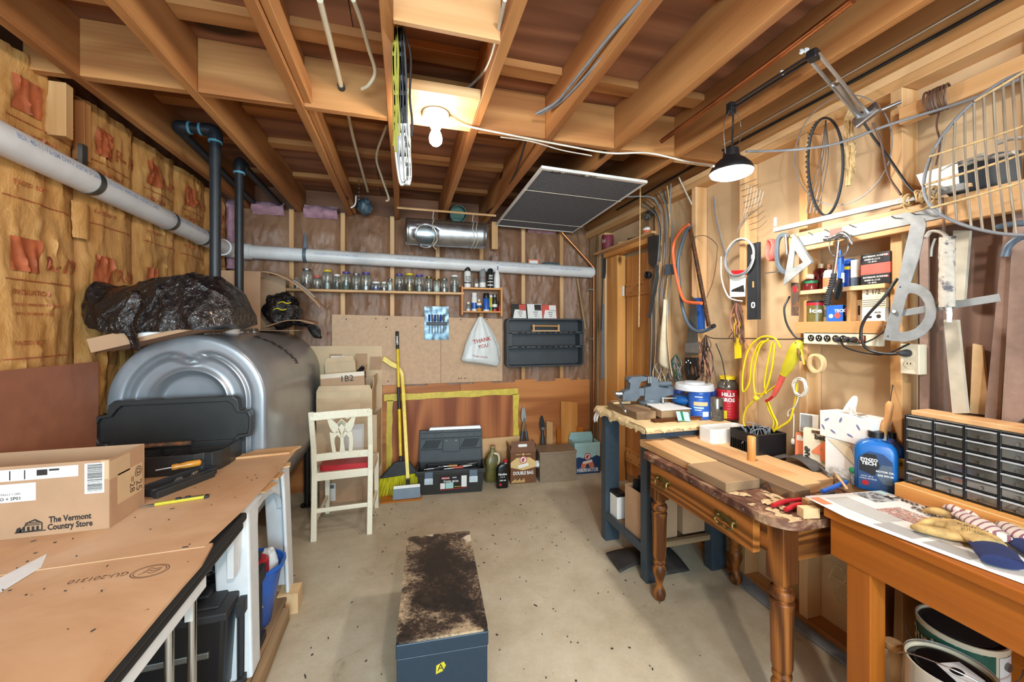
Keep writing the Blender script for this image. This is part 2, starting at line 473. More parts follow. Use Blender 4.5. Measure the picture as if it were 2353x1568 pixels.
def concrete():
 n=N('concrete');co=n.coords(rand=False)
 a=n.noise(co,2.1,6.0,.6,.3);b=n.noise(co,11,6.0,.7);c=n.noise(co,60,3.0)
 f=n.math('ADD',n.math('MULTIPLY',a,.55),n.math('ADD',n.math('MULTIPLY',b,.3),n.math('MULTIPLY',c,.15)))
 col=n.ramp(f,[(.33,'a99a80'),(.5,'bfb198'),(.66,'d0c4ad')])
 st=n.noise(co,5.5,5.0,.62,.8)
 col=n.mix(n.math('MULTIPLY',n.ramp(st,[(.63,0.0),(.70,1.0)]),.45),col,lin('8c7350'))
 st2=n.noise(co,8.0,4.0,.6,.5)
 col=n.mix(n.math('MULTIPLY',n.ramp(st2,[(.70,0.0),(.74,1.0)]),.5),col,lin('ddd6c8'))
 v=n.n('ShaderNodeTexVoronoi',Vector=co,Scale=9.0)
 col=n.mix(n.ramp(v.outputs['Distance'],[(.035,1.0),(.055,0.0)]),col,lin('4f4234'))
 n.bump(n.math('ADD',b,c),.12,.004)
 return n.fin(col,n.math('MULTIPLY_ADD',b,.25,.42),0,.4)
M['concrete']=concrete()

def kraft(name,c1,c2,c3,print_):
 n=N(name);co=n.coords((1,1,.45),False)
 f=n.noise(co,3.5,5.0,.6,.5);g=n.noise(co,17,5.0,.65,.9)
 col=n.ramp(n.math('ADD',n.math('MULTIPLY',f,.55),n.math('MULTIPLY',g,.45)),[(.30,c3),(.5,c1),(.70,c2)])
 n.bump(n.math('ADD',g,n.math('MULTIPLY',n.noise(co,55,3.0),.3)),.45,.012)
 return n.fin(col,.48,0,.5)
M['kraft_left']=kraft('kraft_left','c08c50','cfa064','ad7638',True)
M['kraft_back']=kraft('kraft_back','86624a','98745a','70503c',False)
M['kraft_print']=plain('kraft_print','a8552f',.55,var=.12,scale=30)

def chest_top():
 n=N('chest_top');co=n.coords(rand=False)
 sx=n.n('ShaderNodeSeparateXYZ',Vector=co)
 ex=n.math('POWER',n.math('ABSOLUTE',n.math('MULTIPLY',sx.outputs[0],6.33)),3.0);ey=n.math('POWER',n.math('ABSOLUTE',n.math('MULTIPLY',sx.outputs[1],2.9)),8.0)
 edge=n.math('MAXIMUM',ex,ey)
 a=n.noise(co,5,5.0,.6,.5);b=n.noise(co,70,6.0,.72,.4);c=n.noise(co,240,3.0,.7)
 d=n.math('ADD',n.math('MULTIPLY',a,.62),n.math('MULTIPLY',b,.38))
 d=n.math('ADD',d,n.math('MULTIPLY',edge,.10));d=n.math('ADD',d,n.math('MULTIPLY',n.math('SUBTRACT',c,.5),.14))
 col=n.ramp(d,[(.48,'1f1a18'),(.56,'3d3029'),(.61,'7d6b56'),(.68,'b39d7f'),(.76,'bf9f79')])
 e=n.noise(co,4.2,3.0,.5,.2)
 col=n.mix(n.ramp(e,[(.66,0.0),(.68,1.0)]),col,lin('cdbfa8'))
 n.bump(d,.2,.003)
 return n.fin(col,n.math('MULTIPLY_ADD',d,.6,.1),0,.5)
M['chest_top']=chest_top()
M['chest_paint']=worn('chest_paint','1d3040','5d5142',.70,22,.3,0,.06)

def dusty_top():
 n=N('dusty_top');co=n.coords(rand=False)
 a=n.noise(co,9,7.0,.65,.5)
 col=n.ramp(a,[(.40,'4a2a20'),(.52,'6e4a3a'),(.60,'a08064'),(.70,'c9b08a')])
 n.bump(a,.2,.004);return n.fin(col,.5,0,.4)
M['dusty_top']=dusty_top()

def bench_sheet():
 n=N('bench_sheet');co=n.coords(rand=False)
 a=n.noise(co,2.0,5.0,.6,.4);b=n.noise(co,60,3.0)
 col=n.ramp(a,[(.35,'bd9068'),(.55,'cfa883'),(.7,'dcbc9c')])
 s=n.noise(co,30,4.0,.6)
 col=n.mix(n.ramp(s,[(.71,0.0),(.73,1.0)]),col,lin('6a4a30'))
 n.bump(b,.05,.002);return n.fin(col,.6,0,.35)
M['bench_sheet']=bench_sheet()
def newsphoto(name,cs):
 n=N(name);co=n.coords(rand=True)
 f=n.noise(co,40,4.0,.6,1.0)
 return n.fin(n.ramp(f,[(.3+.4*i/(len(cs)-1),c)for i,c in enumerate(cs)]),.6)
M['photo_grey']=newsphoto('photo_grey',['2a2a2a','666666','bbbbbb','444444'])
M['photo_colour']=newsphoto('photo_colour',['4a4a55','b5a89a','9a4a4a','d9c9b9','3a4a6a'])
def stripes(name,c1,c2,axis,freq):
 n=N(name);co=n.coords(rand=False);s=n.n('ShaderNodeSeparateXYZ',Vector=co)
 w_=n.math('SINE',n.math('MULTIPLY',s.outputs[axis],freq*6.283))
 return n.fin(n.mix(n.ramp(w_,[(.55,0.0),(.7,1.0)]),lin(c1),lin(c2)),.85)
M['glove_stripe']=stripes('glove_stripe','cfc4ba','8a5560',1,55.0)
# ================================================================ the room
XL,XR,YB,YR,ZJ,ZS=-1.42,1.93,3.78,-1.9,2.42,2.655
floor=G().bb((-1.75,YR-.2,-.1),(2.9,YB+.25,0)).build('floor','concrete',kind='structure')
tag(floor,'stained grey-beige concrete basement floor')

# ---- ceiling: sheets, joists, blocking, strapping
ceiling=struct('ceiling','open joist ceiling under plywood sheets')
k=0
for i,y0 in enumerate((-1.9,-.69,.53,1.75,2.97)):
 y1=(-1.9,-.69,.53,1.75,2.97,4.0)[i+1]
 off=.6 if i%2 else 0
 for x0,x1 in((-1.75,-.20+off),(-.20+off,2.15)):
  G().bb((x0+.002,y0+.002,ZS),(x1-.002,y1-.002,ZS+.018)).build('plywood_sheet','subfloor',ceiling)
JX=[-1.285,-.885,-.475,-.072,.327,.727,1.137,1.53]
JW=.04
G().bb((-1.8,-2.0,ZS+.02),(2.95,4.1,ZS+.03)).build('floor_deck','subfloor',ceiling)
rj=random.Random(5)
def rough_board(a,b,axis,m,name,parent,wav=.003,n=18):
 """sawn board: box with many cuts along its length and slightly waney edges"""
 a,b=Vector(a),Vector(b);g=G();rs=[]
 ph=rj.random()*50
 for i in range(n+1):
  t=i/n;p=a[axis]+(b[axis]-a[axis])*t
  o1,o2=[k_ for k_ in range(3)if k_!=axis];row=[]
  for q,(s1,s2)in enumerate(((0,0),(1,0),(1,1),(0,1))):
   c=[0,0,0];c[axis]=p
   c[o1]=(b if s1 else a)[o1]+wav*noise.noise(Vector((p*3+ph,q*7.1,1.3)))
   c[o2]=(b if s2 else a)[o2]+wav*noise.noise(Vector((p*3+ph,q*5.3,8.7)))
   row.append(c)
  rs.append(row)
 g.rings(rs);return g.build(name,m,parent,bev=.002,seg=1)
for x in JX:
 rough_board((x,YR,ZJ),(x+JW,YB+.2,ZS),1,'fir_y','joist',ceiling,.004)
rough_board((1.885,YR,ZJ),(1.925,YB+.2,ZS),1,'fir_y','joist',ceiling)
rough_board((JX[2]+JW+.002,YR,ZJ+.018),(JX[2]+JW+.032,YB,ZJ+.10),1,'fir_y','nailer_strip',ceiling)
spans=[(-1.42,JX[0])]+[(JX[i]+JW,JX[i+1])for i in range(7)]+[(JX[7]+JW,1.885)]
for i,(a,b)in enumerate(spans):
 if i!=4:rough_board((a,1.97,ZJ+.004),(b,2.008,ZS),0,'fir_x','blocking',ceiling,.003,6)
 for j,y in enumerate((.45,1.08,1.73,2.44,2.87,3.45)):
  if i==4 and y in(2.44,):continue
  if i in(7,8)and y in(1.08,.45):continue
  zz=ZS-.036
  rough_board((a,y+.01*rj.random(),zz),(b,y+.09,ZS),0,'fir_x','strapping',ceiling,.002,4)
a,b=spans[4]
rough_board((a,1.97,ZJ+.05),(b,2.008,ZS),0,'fir_x','blocking',ceiling,.003,6)
rough_board((a,1.70,ZJ),(b,2.0,ZJ+.045),0,'pine_x','lamp_board',ceiling,.002,6)
G().bb((a,1.335,ZJ),(b,1.353,ZS)).build('plywood_blocking','ply_pale',ceiling)
# short tail of a nailer seen beside the tube holes
rough_board((1.58,2.02,2.43),(1.87,2.06,2.455),0,'pine_x','nailer',ceiling,.001,3)

# ---- wall_left: kraft-faced batts between studs
wall_left=struct('wall_left','kraft-faced insulation between the studs')
G().bb((XL-.16,YR,0),(XL-.10,YB+.25,ZS)).build('sheathing','subfloor',wall_left)
LS=[-1.80,-1.40,-.99,-.59,-.18,.22,.62,1.03,1.43,1.83,2.235,2.63,3.03,3.43,3.80]
def puff(u_,along,z,seed,depth=.05):
 """bulge of a batt: pinched at its two studs, creased"""
 e=max(0.0,1-(2*u_-1)**4)
 q=depth*.55*e
 q+=.009*fbm(along*9+seed,z*2.2,seed)*(.4+e)
 r_=1-abs(fbm(along*14+z*1.4+seed*3,z*3.0,4.4+seed,3))*2.2
 q+=.012*max(0,r_)**3*(.3+e)
 r2=1-abs(noise.noise(Vector((along*10-z*3.0,z*2.0+along*4,seed+9))))*6
 q+=.010*max(0,r2)**2*e
 return q
def left_pt(y,z,i):
 y0,y1=LS[i],LS[i+1]
 return Vector((XL-.015+.8*puff((y-y0)/(y1-y0),y,z,i*1.7,.06),y,z))
for i in range(len(LS)-1):
 y0,y1=LS[i],LS[i+1]
 fine=y1>1.1
 g=G().grid(lambda a,c:left_pt(y1+(y0-y1)*a,1.0+1.47*c,i),24 if fine else 8,76 if fine else 14)
 if fine:
  for zc in(2.31,1.70):
   def on(q,i=i,y0=y0,y1=y1):
    return Vector((left_pt(min(max(q.y,y0),y1),q.z,i).x+.006,q.y,q.z))
   yc=y0+.13
   g.grid(lambda a,c:on(Vector((0,yc+.06-.11*a,zc-.065+.13*c))),14,14,1)
   s0=len(g.v)
   g.text('R-19',.085,(0,yc+.09,zc-.02),(0,1,0),(0,0,1),1,'LEFT',.02,0,None,on)
   for dz,x0_,x1_ in((-.10,.0,.30),(-.40,.0,.30)):
    g.grid(lambda a,c:on(Vector((0,y0+.05+x1_*a,zc+dz+.004*c))),20,1,1)
   for dz,s_,tx in((-.145,.028,'INSULATION'),(-.19,.020,'vapour retarder this side'),(-.225,.020,'warm in winter side'),(-.34,.024,'FACED BATT')):
    g.text(tx,s_,(0,y0+.08,zc+dz),(0,1,0),(0,0,1),1,'LEFT',.01,0,None,on)
  g.m=[q for q in g.m]
 g.build('insulation_batt',['kraft_left','kraft_print'],wall_left,smooth=60)
 # the studs behind, seen where paper gapes
 G().bb((XL-.10,y0-.019,0),(XL-.018,y0+.019,2.5)).build('stud','fir_z',wall_left)
# blocks and a lifted stud end above the drain pipe
p=P(122,250,x=-1.36)
rough_board((XL,2.05,2.208),(-1.34,2.09,2.43),2,'pine_z','nailed_block',wall_left,.001,3)
rough_board((XL,2.205,2.17),(-1.375,2.245,2.44),2,'fir_z','stud_end',wall_left,.001,3)
for y_,z_,h_ in((2.235,1.98,.16),):
 g=G().grid(lambda a,c:Vector((XL+.012+.02*math.sin(a*3.1)+.004*fbm(a*3,c*4,y_),y_-.045+.09*a+.02*c*(a-.5),z_-h_+h_*c)),8,8)
 g.build('torn_paper_flap','kraft_left',wall_left,smooth=60)

# ---- wall_back
wall_back=struct('wall_back','kraft insulation above a plywood wainscot')
G().bb((-1.75,YB+.12,0),(2.9,YB+.18,ZS)).build('sheathing','subfloor',wall_back)
BS=[-1.42,-.93,-.52,-.10,.31,.73,1.156,1.569,1.95]
for i in range(len(BS)-1):
 x0,x1=BS[i],BS[i+1]
 def bp(a,c):
  x=x0+.018+(x1-x0-.036)*a;z=.88+1.56*c
  top=max(0,(z-2.25))*.25
  lim=3.742 if z<1.56 else 3.705+max(0,1.75-z)*.19
  return Vector((x,max(lim,YB+.01-puff(a,x,z,31+i*2.3,.075)+top),z))
 G().grid(bp,24,64).build('insulation_batt','kraft_back',wall_back,smooth=60)
for x in BS[1:-1]:
 rough_board((x-.019,YB-.012,0),(x+.019,YB+.11,2.44),2,'pine_z','stud',wall_back,.001,8)
# gap of pink wool under the joists
for x0,x1 in((-1.40,-1.29),(-1.22,-.98),(-.83,-.56),(1.2,1.5)):
 G().grid(lambda a,c:Vector((x0+(x1-x0)*a,YB-.01-.04*math.sin(math.pi*c)+.02*fbm(a*4,c*4,x0),2.375+.11*c)),10,8).build('pink_insulation','pink_wool',wall_back,smooth=60)
g=G().grid(lambda a,c:Vector((-1.40+.07*a+.01*fbm(c*6,a*3),YB-.05-.03*math.sin(3.1*a),1.90+.50*c)),5,12)
g.build('pink_insulation','pink_wool',wall_back,smooth=60)
# plywood wainscot sheets, leaning hardboard, taped panel
G().prism([(-1.40,0),(.52,0),(.52,.905),(-1.40,.915)],(0,YB-.030,0),UX,UZ,(0,.015,0)).build('wainscot_sheet','ply_wall',wall_back)
G().prism([(.523,0),(1.93,0),(1.93,.900),(.523,.905)],(0,YB-.030,0),UX,UZ,(0,.015,0)).build('wainscot_sheet','ply_wall',wall_back)
pb=[P(765,722,y=YB-.03),P(1152,735,y=YB-.03)]
for x0,x1 in((-.602,.335),(.338,.93)):
 za=1.535+(x0+.602)/1.53*-.03;zb=1.535+(x1+.602)/1.53*-.03
 hb=G().prism([(x0,.90),(x1,.90),(x1,zb),(x0,za)],(0,YB-.052,0),UX,UZ,(0,.006,0)).build('hardboard_sheet','hardboard',wall_back)
 g=G()
 for q in range(9):
  xx=x0+.04+(x1-x0-.08)*rj.random();zz=(1.49,1.42,.93)[q%3]+.01*rj.random()
  g.cyl((xx,YB-.054,zz),(xx,YB-.05,zz),.006,n=8)
 o=g.build('nail_hole','black_matte',hb);o['kind']='stuff'
tp=G().prism([(-.10,0),(1.06,0),(1.06,.755),(-.10,.76)],(0,YB-.046,0),UX,UZ,(0,.012,0)).build('taped_panel','ply_red',wall_back)
def wavy(n,a,b,wdt,seed):
 a,b=Vector(a),Vector(b);nrm=Vector((-(b-a).z,0,(b-a).x)).normalized();g=G();rows=[]
 for i in range(n+1):
  t=i/n;c=a+(b-a)*t
  e1=wdt*(.5+.12*noise.noise(Vector((t*6,seed,0))));e2=wdt*(.5+.22*noise.noise(Vector((t*7,seed,5))))
  rows.append([c+nrm*e1,c-nrm*e2])
 for i in range(n):
  g.hexa([rows[i][0],rows[i+1][0],rows[i+1][1],rows[i][1]]+[q+Vector((0,.004,0))for q in(rows[i][0],rows[i+1][0],rows[i+1][1],rows[i][1])])
 return g
yt=YB-.051
for n_,(a,b,w_)in enumerate((((-.17,yt,.785),(1.09,yt,.79),.058),((-.13,yt,.02),(-.12,yt,.76),.05),((1.07,yt,.02),(1.065,yt,.765),.055))):
 wavy(16,a,b,w_,n_*3.3).build('masking_tape','tape_yellow',tp)

# ---- wall_right: studs in front of beige panels, plate, rails
wall_right=struct('wall_right','bare studs over beige wall panels')
RSF=1.84
RS=[-1.75,-1.35,-.95,-.55,-.15,.26,.665,1.056,1.425,1.775,2.16]
seams=[-1.9,-.95,.26,1.075,1.444,1.795,2.18,2.60]
for a,b in zip(seams[:-1],seams[1:]):
 m='panel_mauve' if b<1.1 else 'panel_beige'
 if b<1.1:
  G().bb((XR,a+.002,0),(XR+.012,b-.002,1.82)).build('wall_panel','panel_mauve',wall_right);G().bb((XR,a+.002,1.822),(XR+.012,b-.002,2.44)).build('wall_panel','panel_beige',wall_right)
 else:G().bb((XR,a+.002,0),(XR+.012,b-.002,2.44)).build('wall_panel',m,wall_right)
for y in RS:
 rough_board((RSF,y,.04),(XR-.002,y+.04,2.342),2,'pine_z','stud',wall_right,.0015,8)
G().bb((XR+.012,YR,0),(XR+.03,2.6,2.44)).build('backing','panel_beige',wall_right)
rough_board((RSF,YR,0),(XR,2.60,.04),1,'fir_y','sill_plate',wall_right,.001)
rough_board((1.845,YR,2.344),(1.94,YB,2.382),1,'pine_y','top_plate',wall_right,.001)
rough_board((1.845,YR,2.383),(1.94,YB,2.419),1,'pine_y','top_plate',wall_right,.001)
rough_board((1.80,-.6,1.777),(RSF-.002,1.50,1.868),1,'pine_y','wall_rail',wall_right,.001)
rough_board((1.80,-.4,2.185),(RSF-.002,1.045,2.245),1,'pine_y','wall_rail',wall_right,.001)
# corner framing around the door
rough_board((1.86,2.60,0),(1.95,2.70,2.342),2,'old_board_z','jamb_stud',wall_right,.002,8)
rough_board((1.84,2.52,0),(1.93,2.598,2.342),2,'pine_z','jamb_stud',wall_right,.002,8)
rough_board((1.88,3.44,0),(1.96,3.56,2.342),2,'pine_z','jamb_stud',wall_right,.002,8)
rough_board((1.87,3.57,0),(1.95,3.74,2.342),2,'old_board_z','jamb_stud',wall_right,.002,8)
rough_board((1.86,2.60,2.09),(1.95,3.46,2.13),1,'orange_pine_y','door_header',wall_right,.001,8)
rough_board((1.80,2.58,2.132),(1.96,3.52,2.15),1,'pine_y','header_shelf',wall_right,.001,8)
G().bb((1.951,2.60,2.15),(1.97,3.74,2.344)).build('header_panel','panel_beige',wall_right)
G().bb((1.97,3.56,0),(1.99,3.95,2.44)).build('corner_panel','panel_mauve',wall_right)
# door: pine boards with nailed battens
door=struct('door_1','pine board door with nailed battens')
rough_board((1.90,3.24,0),(1.985,3.43,2.088),2,'orange_pine_z','jamb',door,.001,6)
for y0,y1 in((3.105,3.205),(2.905,3.100),(2.705,2.900)):
 rough_board((1.972,y0,.09),(1.99,y1,2.06),2,'orange_pine_z','plank',door,.0008,6)
for zc in(1.76,.93,.27):
 ba=rough_board((1.952,2.72,zc-.06),(1.971,3.185,zc+.06),1,'orange_pine_y','batten',door,.0008,4)
 g=G()
 for yy in(3.16,3.11,2.98,2.93):
  for zz in(-.03,.03):g.cyl((1.9495,yy+zz*.3,zc+zz),(1.9525,yy+zz*.3,zc+zz),.006,n=8)
 g.build('nail','ink_brown',ba)
G().bb((1.94,3.212,1.71),(1.955,3.236,1.80)).build('hinge','white',door)
G().bb((2.0,2.5,0),(2.02,3.6,2.44)).build('wall_panel','panel_beige',wall_right)

# ---- wall_rear behind the camera with its window
wall_rear=struct('wall_rear','panelled wall with a wide window behind the camera')
yr=YR
for a,b in(((-1.75,yr-.06,0),(-1.35,yr,ZS)),((1.05,yr-.06,0),(2.9,yr,ZS)),((-1.35,yr-.06,0),(1.05,yr,.8)),((-1.35,yr-.06,2.3),(1.05,yr,ZS))):
 G().bb(a,b).build('wall_panel','panel_beige',wall_rear)
win=struct('window_1','wide basement window')
g=G().bb((-1.35,yr-.05,.8),(-1.30,yr+.01,2.3)).bb((1.0,yr-.05,.8),(1.05,yr+.01,2.3)).bb((-1.30,yr-.05,.8),(1.0,yr+.01,.85)).bb((-1.30,yr-.05,2.25),(1.0,yr+.01,2.3))
g.build('window_frame','white',win)
for x in(-.53,.24):G().bb((x-.02,yr-.045,.85),(x+.02,yr,2.25)).build('mullion','white',win)
for x0,x1 in((-1.3,-.55),(-.51,.22),(.26,1.0)):G().bb((x0,yr-.03,.85),(x1,yr-.026,2.25)).build('pane','glass',win)
# ================================================================ left side: oil tank, tables, boxes
# ---- oil tank
T=thing('oil_tank','grey steel oil tank with embossed rounded end, standing along the kraft-faced wall','oil tank',(-1.037,3.03,0))
TX,TR,TZ0,TZ1,TY0,TY1=-1.037,.345,.615,1.04,2.335,3.72
def tank_ring(r,y,n=72,z_off=0):
 o=[]
 for j in range(n):
  a=2*math.pi*j/n;c,s_=math.cos(a),math.sin(a)
  o.append((Vector((TX+r*c,y,(TZ1 if s_>=0 else TZ0)+r*s_)),a))
 return o
def face_depth(r,a):
 """embossing of the end: rim, groove with a dip at the top, dish in the middle"""
 da=math.degrees((a-math.pi/2+math.pi)%(2*math.pi)-math.pi)
 re=r+.05*math.exp(-(da/13.0)**2)
 st=lambda x,c,w_:1/(1+math.exp(-(x-c)/w_))
 d=.022*(1-st(re,.270,.003))-.016*math.exp(-((re-.250)/.010)**2)
 d+=.030*(1-st(r,.146,.004))-.014*math.exp(-((r-.166)/.010)**2)
 return d
rs=[]
for r in(.02,.06,.10,.125,.134,.14,.144,.148,.152,.158,.164,.17,.178,.19,.20,.208,.216,.224,.23,.236,.242,.248,.254,.26,.265,.27,.275,.282,.295,.31,.322):
 rs.append([p+Vector((0,face_depth(r,a),0))for p,a in tank_ring(r,TY0)])
for r,dy in((.332,.002),(.340,.009),(.345,.022)):rs.append([p for p,a in tank_ring(r,TY0+dy)])
for f in(.15,.33,.5,.66,.85):rs.append([p for p,a in tank_ring(TR,TY0+.022+(TY1-TY0-.044)*f)])
for r,dy in((.345,.022),(.335,.004),(.30,0),(.1,0)):rs.append([p for p,a in tank_ring(r,TY1-dy)])
G().rings(rs).build('body','tank',T,smooth=50)
for x in(-.74,-1.33):
 for y in(2.62,3.46):G().cyl((x,y,0),(x,y,.62),.021,n=12).cyl((x,y,0),(x,y,.012),.05,n=14).build('leg','black',T,smooth=40)
for y in(2.50,2.62,2.96,3.06,3.2):
 G().cyl((TX,y,1.375),(TX,y,1.398),.045,n=16).cyl((TX,y,1.398),(TX,y,1.412),.034,n=6).build('bung','lead_tin',T,smooth=40,bev=.002)
g=G()
for k in range(7):  # pen scrawl along the top
 a0=R(70-k*7);pts=[]
 for q in range(9):
  a=a0-R(q*.8);y=2.86+.012*k+.04*math.sin(q*1.9+k)+.02*k
  pts.append((TX+(TR+.001)*math.cos(a),y,TZ1+(TR+.001)*math.sin(a)))
 g.tube(pts,.003,4)
g.build('pen_scrawl','ink',T)
# level gauge with its blue collar
t=thing('tank_gauge','clear tube level gauge in a blue collar on top of the oil tank','gauge',(TX,2.80,1.385))
G().cyl((TX,2.80,1.375),(TX,2.80,1.41),.056,n=20).build('base_ring','white',t,smooth=40)
G().lathe([(.044,1.405),(.052,1.42),(.062,1.46),(.055,1.463),(.03,1.458)],(TX,2.80,0),n=20).build('collar','blue',t,smooth=40)
tu=G().cyl((TX-.03,2.79,1.455),(TX-.03,2.79,1.545),.022,n=14).build('sight_tube','glass',t,smooth=40)
g=G()
for q in range(5):g.lathe([(.0225,1.475+q*.015),(.0225,1.478+q*.015)],(TX-.03,2.79,0),n=14,cap=False)
g.build('scale_marks','red',tu)
# vent and fill pipes
t=thing('vent_pipe','black iron pipe with two taped elbows rising from the tank, nearer of two','pipe',(TX,2.62,1.38))
g=G().cyl((TX,2.62,1.40),(TX,2.62,2.50),.027,n=16)
g.cyl((TX-.02,2.62,2.545),(-1.19,2.62,2.545),.027,n=16).cyl((-1.215,2.65,2.53),(-1.215,3.76,2.47),.024,n=14)
g.build('pipe','iron_pipe',t,smooth=40)
for c,ax in(((TX,2.62,2.545),(1,0,0)),((-1.215,2.62,2.545),(-1,0,0))):
 c=Vector(c);e=G()
 if ax[0]>0:e.tube(spline([c+Vector((0,0,-.06)),c+Vector((0,0,-.02)),c+Vector((-.015,0,0)),c+Vector((-.06,0,0))],5),.035,14)
 else:e.tube(spline([c+Vector((.05,0,0)),c+Vector((.015,0,0)),c+Vector((0,.015,0)),c+Vector((0,.06,0))],5),.035,14)
 e.build('elbow','iron_pipe',t,smooth=50)
G().cyl((TX,2.62,2.475),(TX,2.62,2.49),.0345,n=16).build('pipe_dope','blue_goo',t,smooth=40)
for x in(TX-.075,-1.165):G().cyl((x,2.62,2.545),(x+.012,2.62,2.545),.0345,n=16).build('pipe_dope','blue_goo',t,smooth=40)
t=thing('fill_pipe','black iron pipe with a single elbow, farther of the two on the tank','pipe',(TX,2.96,1.38))
G().cyl((TX,2.96,1.40),(TX,2.96,2.47),.025,n=16).cyl((TX,3.0,2.505),(TX+.02,3.76,2.47),.024,n=14).build('pipe','iron_pipe',t,smooth=40)
G().tube(spline([(TX,2.96,2.44),(TX,2.96,2.48),(TX,2.975,2.505),(TX,3.03,2.507)],5),.033,14).build('elbow','iron_pipe',t,smooth=50)
G().cyl((TX,2.96,2.425),(TX,2.96,2.438),.0335,n=16).build('pipe_dope','blue_goo',t,smooth=40)

# ---- open carton with the black bag, tilted on the shoulder of the tank
def carton(o,w_,d_,h_,m='cardboard',th=.004,flaps=(),bottom=True,m_in='cardboard_in'):
 """open box in the local frame of o: origin bottom centre; flaps: (side, length, angle, lean)"""
 B=L(o);hw,hd=w_/2,d_/2
 g=G()
 g.bb((-hw,-hd,0),(hw,-hd+th,h_),0).bb((-hw,hd-th,0),(hw,hd,h_),0)
 g.bb((-hw,-hd+th,0),(-hw+th,hd-th,h_),0).bb((hw-th,-hd+th,0),(hw,hd-th,h_),0)
 if bottom:g.bb((-hw+th,-hd+th,0),(hw-th,hd-th,th),0)
 B(g,'carton_body',m,bev=.0012,seg=1)
 for sd,ln,ang,ln2 in flaps:
  a=R(ang);g=G();n=4;pts=[]
  for i in range(n+1):
   s_=ln*i/n;bend=a+.25*(i/n)*(1 if ang>90 else-1)*ln2
   pts.append((s_*math.sin(bend),s_*math.cos(bend)))
  def mk(e,off):
   out=[]
   for ox,oz in pts:
    sh_=.02*oz/max(ln,.01)
    if sd=='-y':out.append(Vector(((-hw+sh_)if e==0 else(hw-sh_),-hd-ox+off,h_+oz)))
    if sd=='+y':out.append(Vector(((-hw+sh_)if e==0 else(hw-sh_),hd+ox+off,h_+oz)))
    if sd=='-x':out.append(Vector((-hw-ox+off,(-hd+sh_)if e==0 else(hd-sh_),h_+oz)))
    if sd=='+x':out.append(Vector((hw+ox+off,(-hd+sh_)if e==0 else(hd-sh_),h_+oz)))
   return out
  A,C_=mk(0,0),mk(1,0)
  g.add(A+C_,[(i,i+1,n+2+i,n+1+i)for i in range(n)])
  B(g,'flap',m,solid=.004)
 return B
t=thing('bag_carton','tilted brown carton under a black plastic bag, resting on the tank shoulder','box',(-1.075,2.36,1.372),rot=(0,R(-15),0))
B=carton(t,.48,.46,.062)
g=G().prism([(0,0),(.22,0),(.20,.035),(.02,.045)],(-.06,-.2305,.02),UX,UZ,(0,-.001,0));B(g,'paper_label','paper')
g=G().prism([(.0+.012*math.cos(q),.0+.012*math.sin(q))for q in[i*.524 for i in range(12)]],(.0,-.2320,.042),UX,UZ,(0,-.0004,0));B(g,'label_mark','ink')
def crumple(c,d,seed,m,name,label,cat,seg=44,rings=30,amp=.10,zmin=None,shape=None,parent=None):
 c=Vector(c)
 def fn(p):
  q=p*2.1+Vector((seed,seed*1.3,0));k=1+amp*1.2*noise.noise(q)
  r_=1-abs(noise.noise(p*3.3+Vector((seed*2,0,seed))))*2;k+=amp*.8*r_**2
  r2=1-abs(noise.noise(p*8+Vector((0,seed,seed))))*3;k+=amp*.35*max(0,r2)
  v_=p*k
  if shape:v_=shape(v_)
  return v_
 g=G().blob(c,d,seg,rings,0,fn)
 if zmin is not None:
  for q in g.v:q.z=max(q.z,zmin(q)if callable(zmin)else zmin)
 return g.build(name,m,parent,label,cat,smooth=35)
def pl(x,pts):
 for(x0,y0),(x1,y1)in zip(pts[:-1],pts[1:]):
  if x<=x1:return y0+(y1-y0)*max(0,(x-x0)/(x1-x0))
 return pts[-1][1]
g=G();rs=[];NS,NR=72,48
for i in range(NS+1):
 s_=i/NS;x=-1.405+.615*s_
 h=pl(s_,[(0,.12),(.05,.19),(.30,.235),(.55,.285),(.78,.27),(.93,.18),(1,.10)])
 zb=pl(s_,[(0,1.47),(.12,1.41),(.3,1.39),(.75,1.41),(1,1.435)])
 dp=.235*pl(s_,[(0,.55),(.08,.8),(.3,1),(.85,1),(1,.75)])
 row=[]
 for j in range(NR+1):
  th=math.pi*j/NR;c_,q_=math.cos(th),math.sin(th)
  e=lambda v_,k:math.copysign(abs(v_)**k,v_)
  p=Vector((x,2.345-dp*e(c_,.7)*(1-.18*q_),zb+(h if zb+h<1.70 else 1.70-zb)*e(q_,.75)))
  d_=1-abs(noise.noise(Vector((p.x*7+p.z*5,p.y*4+p.z*3,1.7))))*4
  r2=1-abs(noise.noise(Vector((p.x*16-p.z*12,p.y*9,p.z*5))))*4.5
  k=.018*max(0,d_)**1.5+.007*max(0,r2)+.018*fbm(p.x*4,p.y*4,p.z*4,2)
  ctr=Vector((x,2.345,zb+h*.3));p=p+(p-ctr).normalized()*(k-.012)
  row.append(p)
 rs.append(row)
for q in rs:q.append(Vector((q[0].x,2.345,q[0].z)))
g.rings(rs).build('rubbish_bag','bag_black',None,'shiny black plastic bag slumped over the tilted carton on the tank','bag',smooth=35)
t2=bpy.data.objects['rubbish_bag']
g=G().grid(lambda a,c:Vector((-1.165+.045*a+.012*math.sin(c*9),2.105-.012*math.sin(c*5+a*3)-.03*math.sin(math.pi*c),1.58-.26*c)),6,22)
g.build('bag_tie','bag_black',t2,smooth=40,solid=.003)
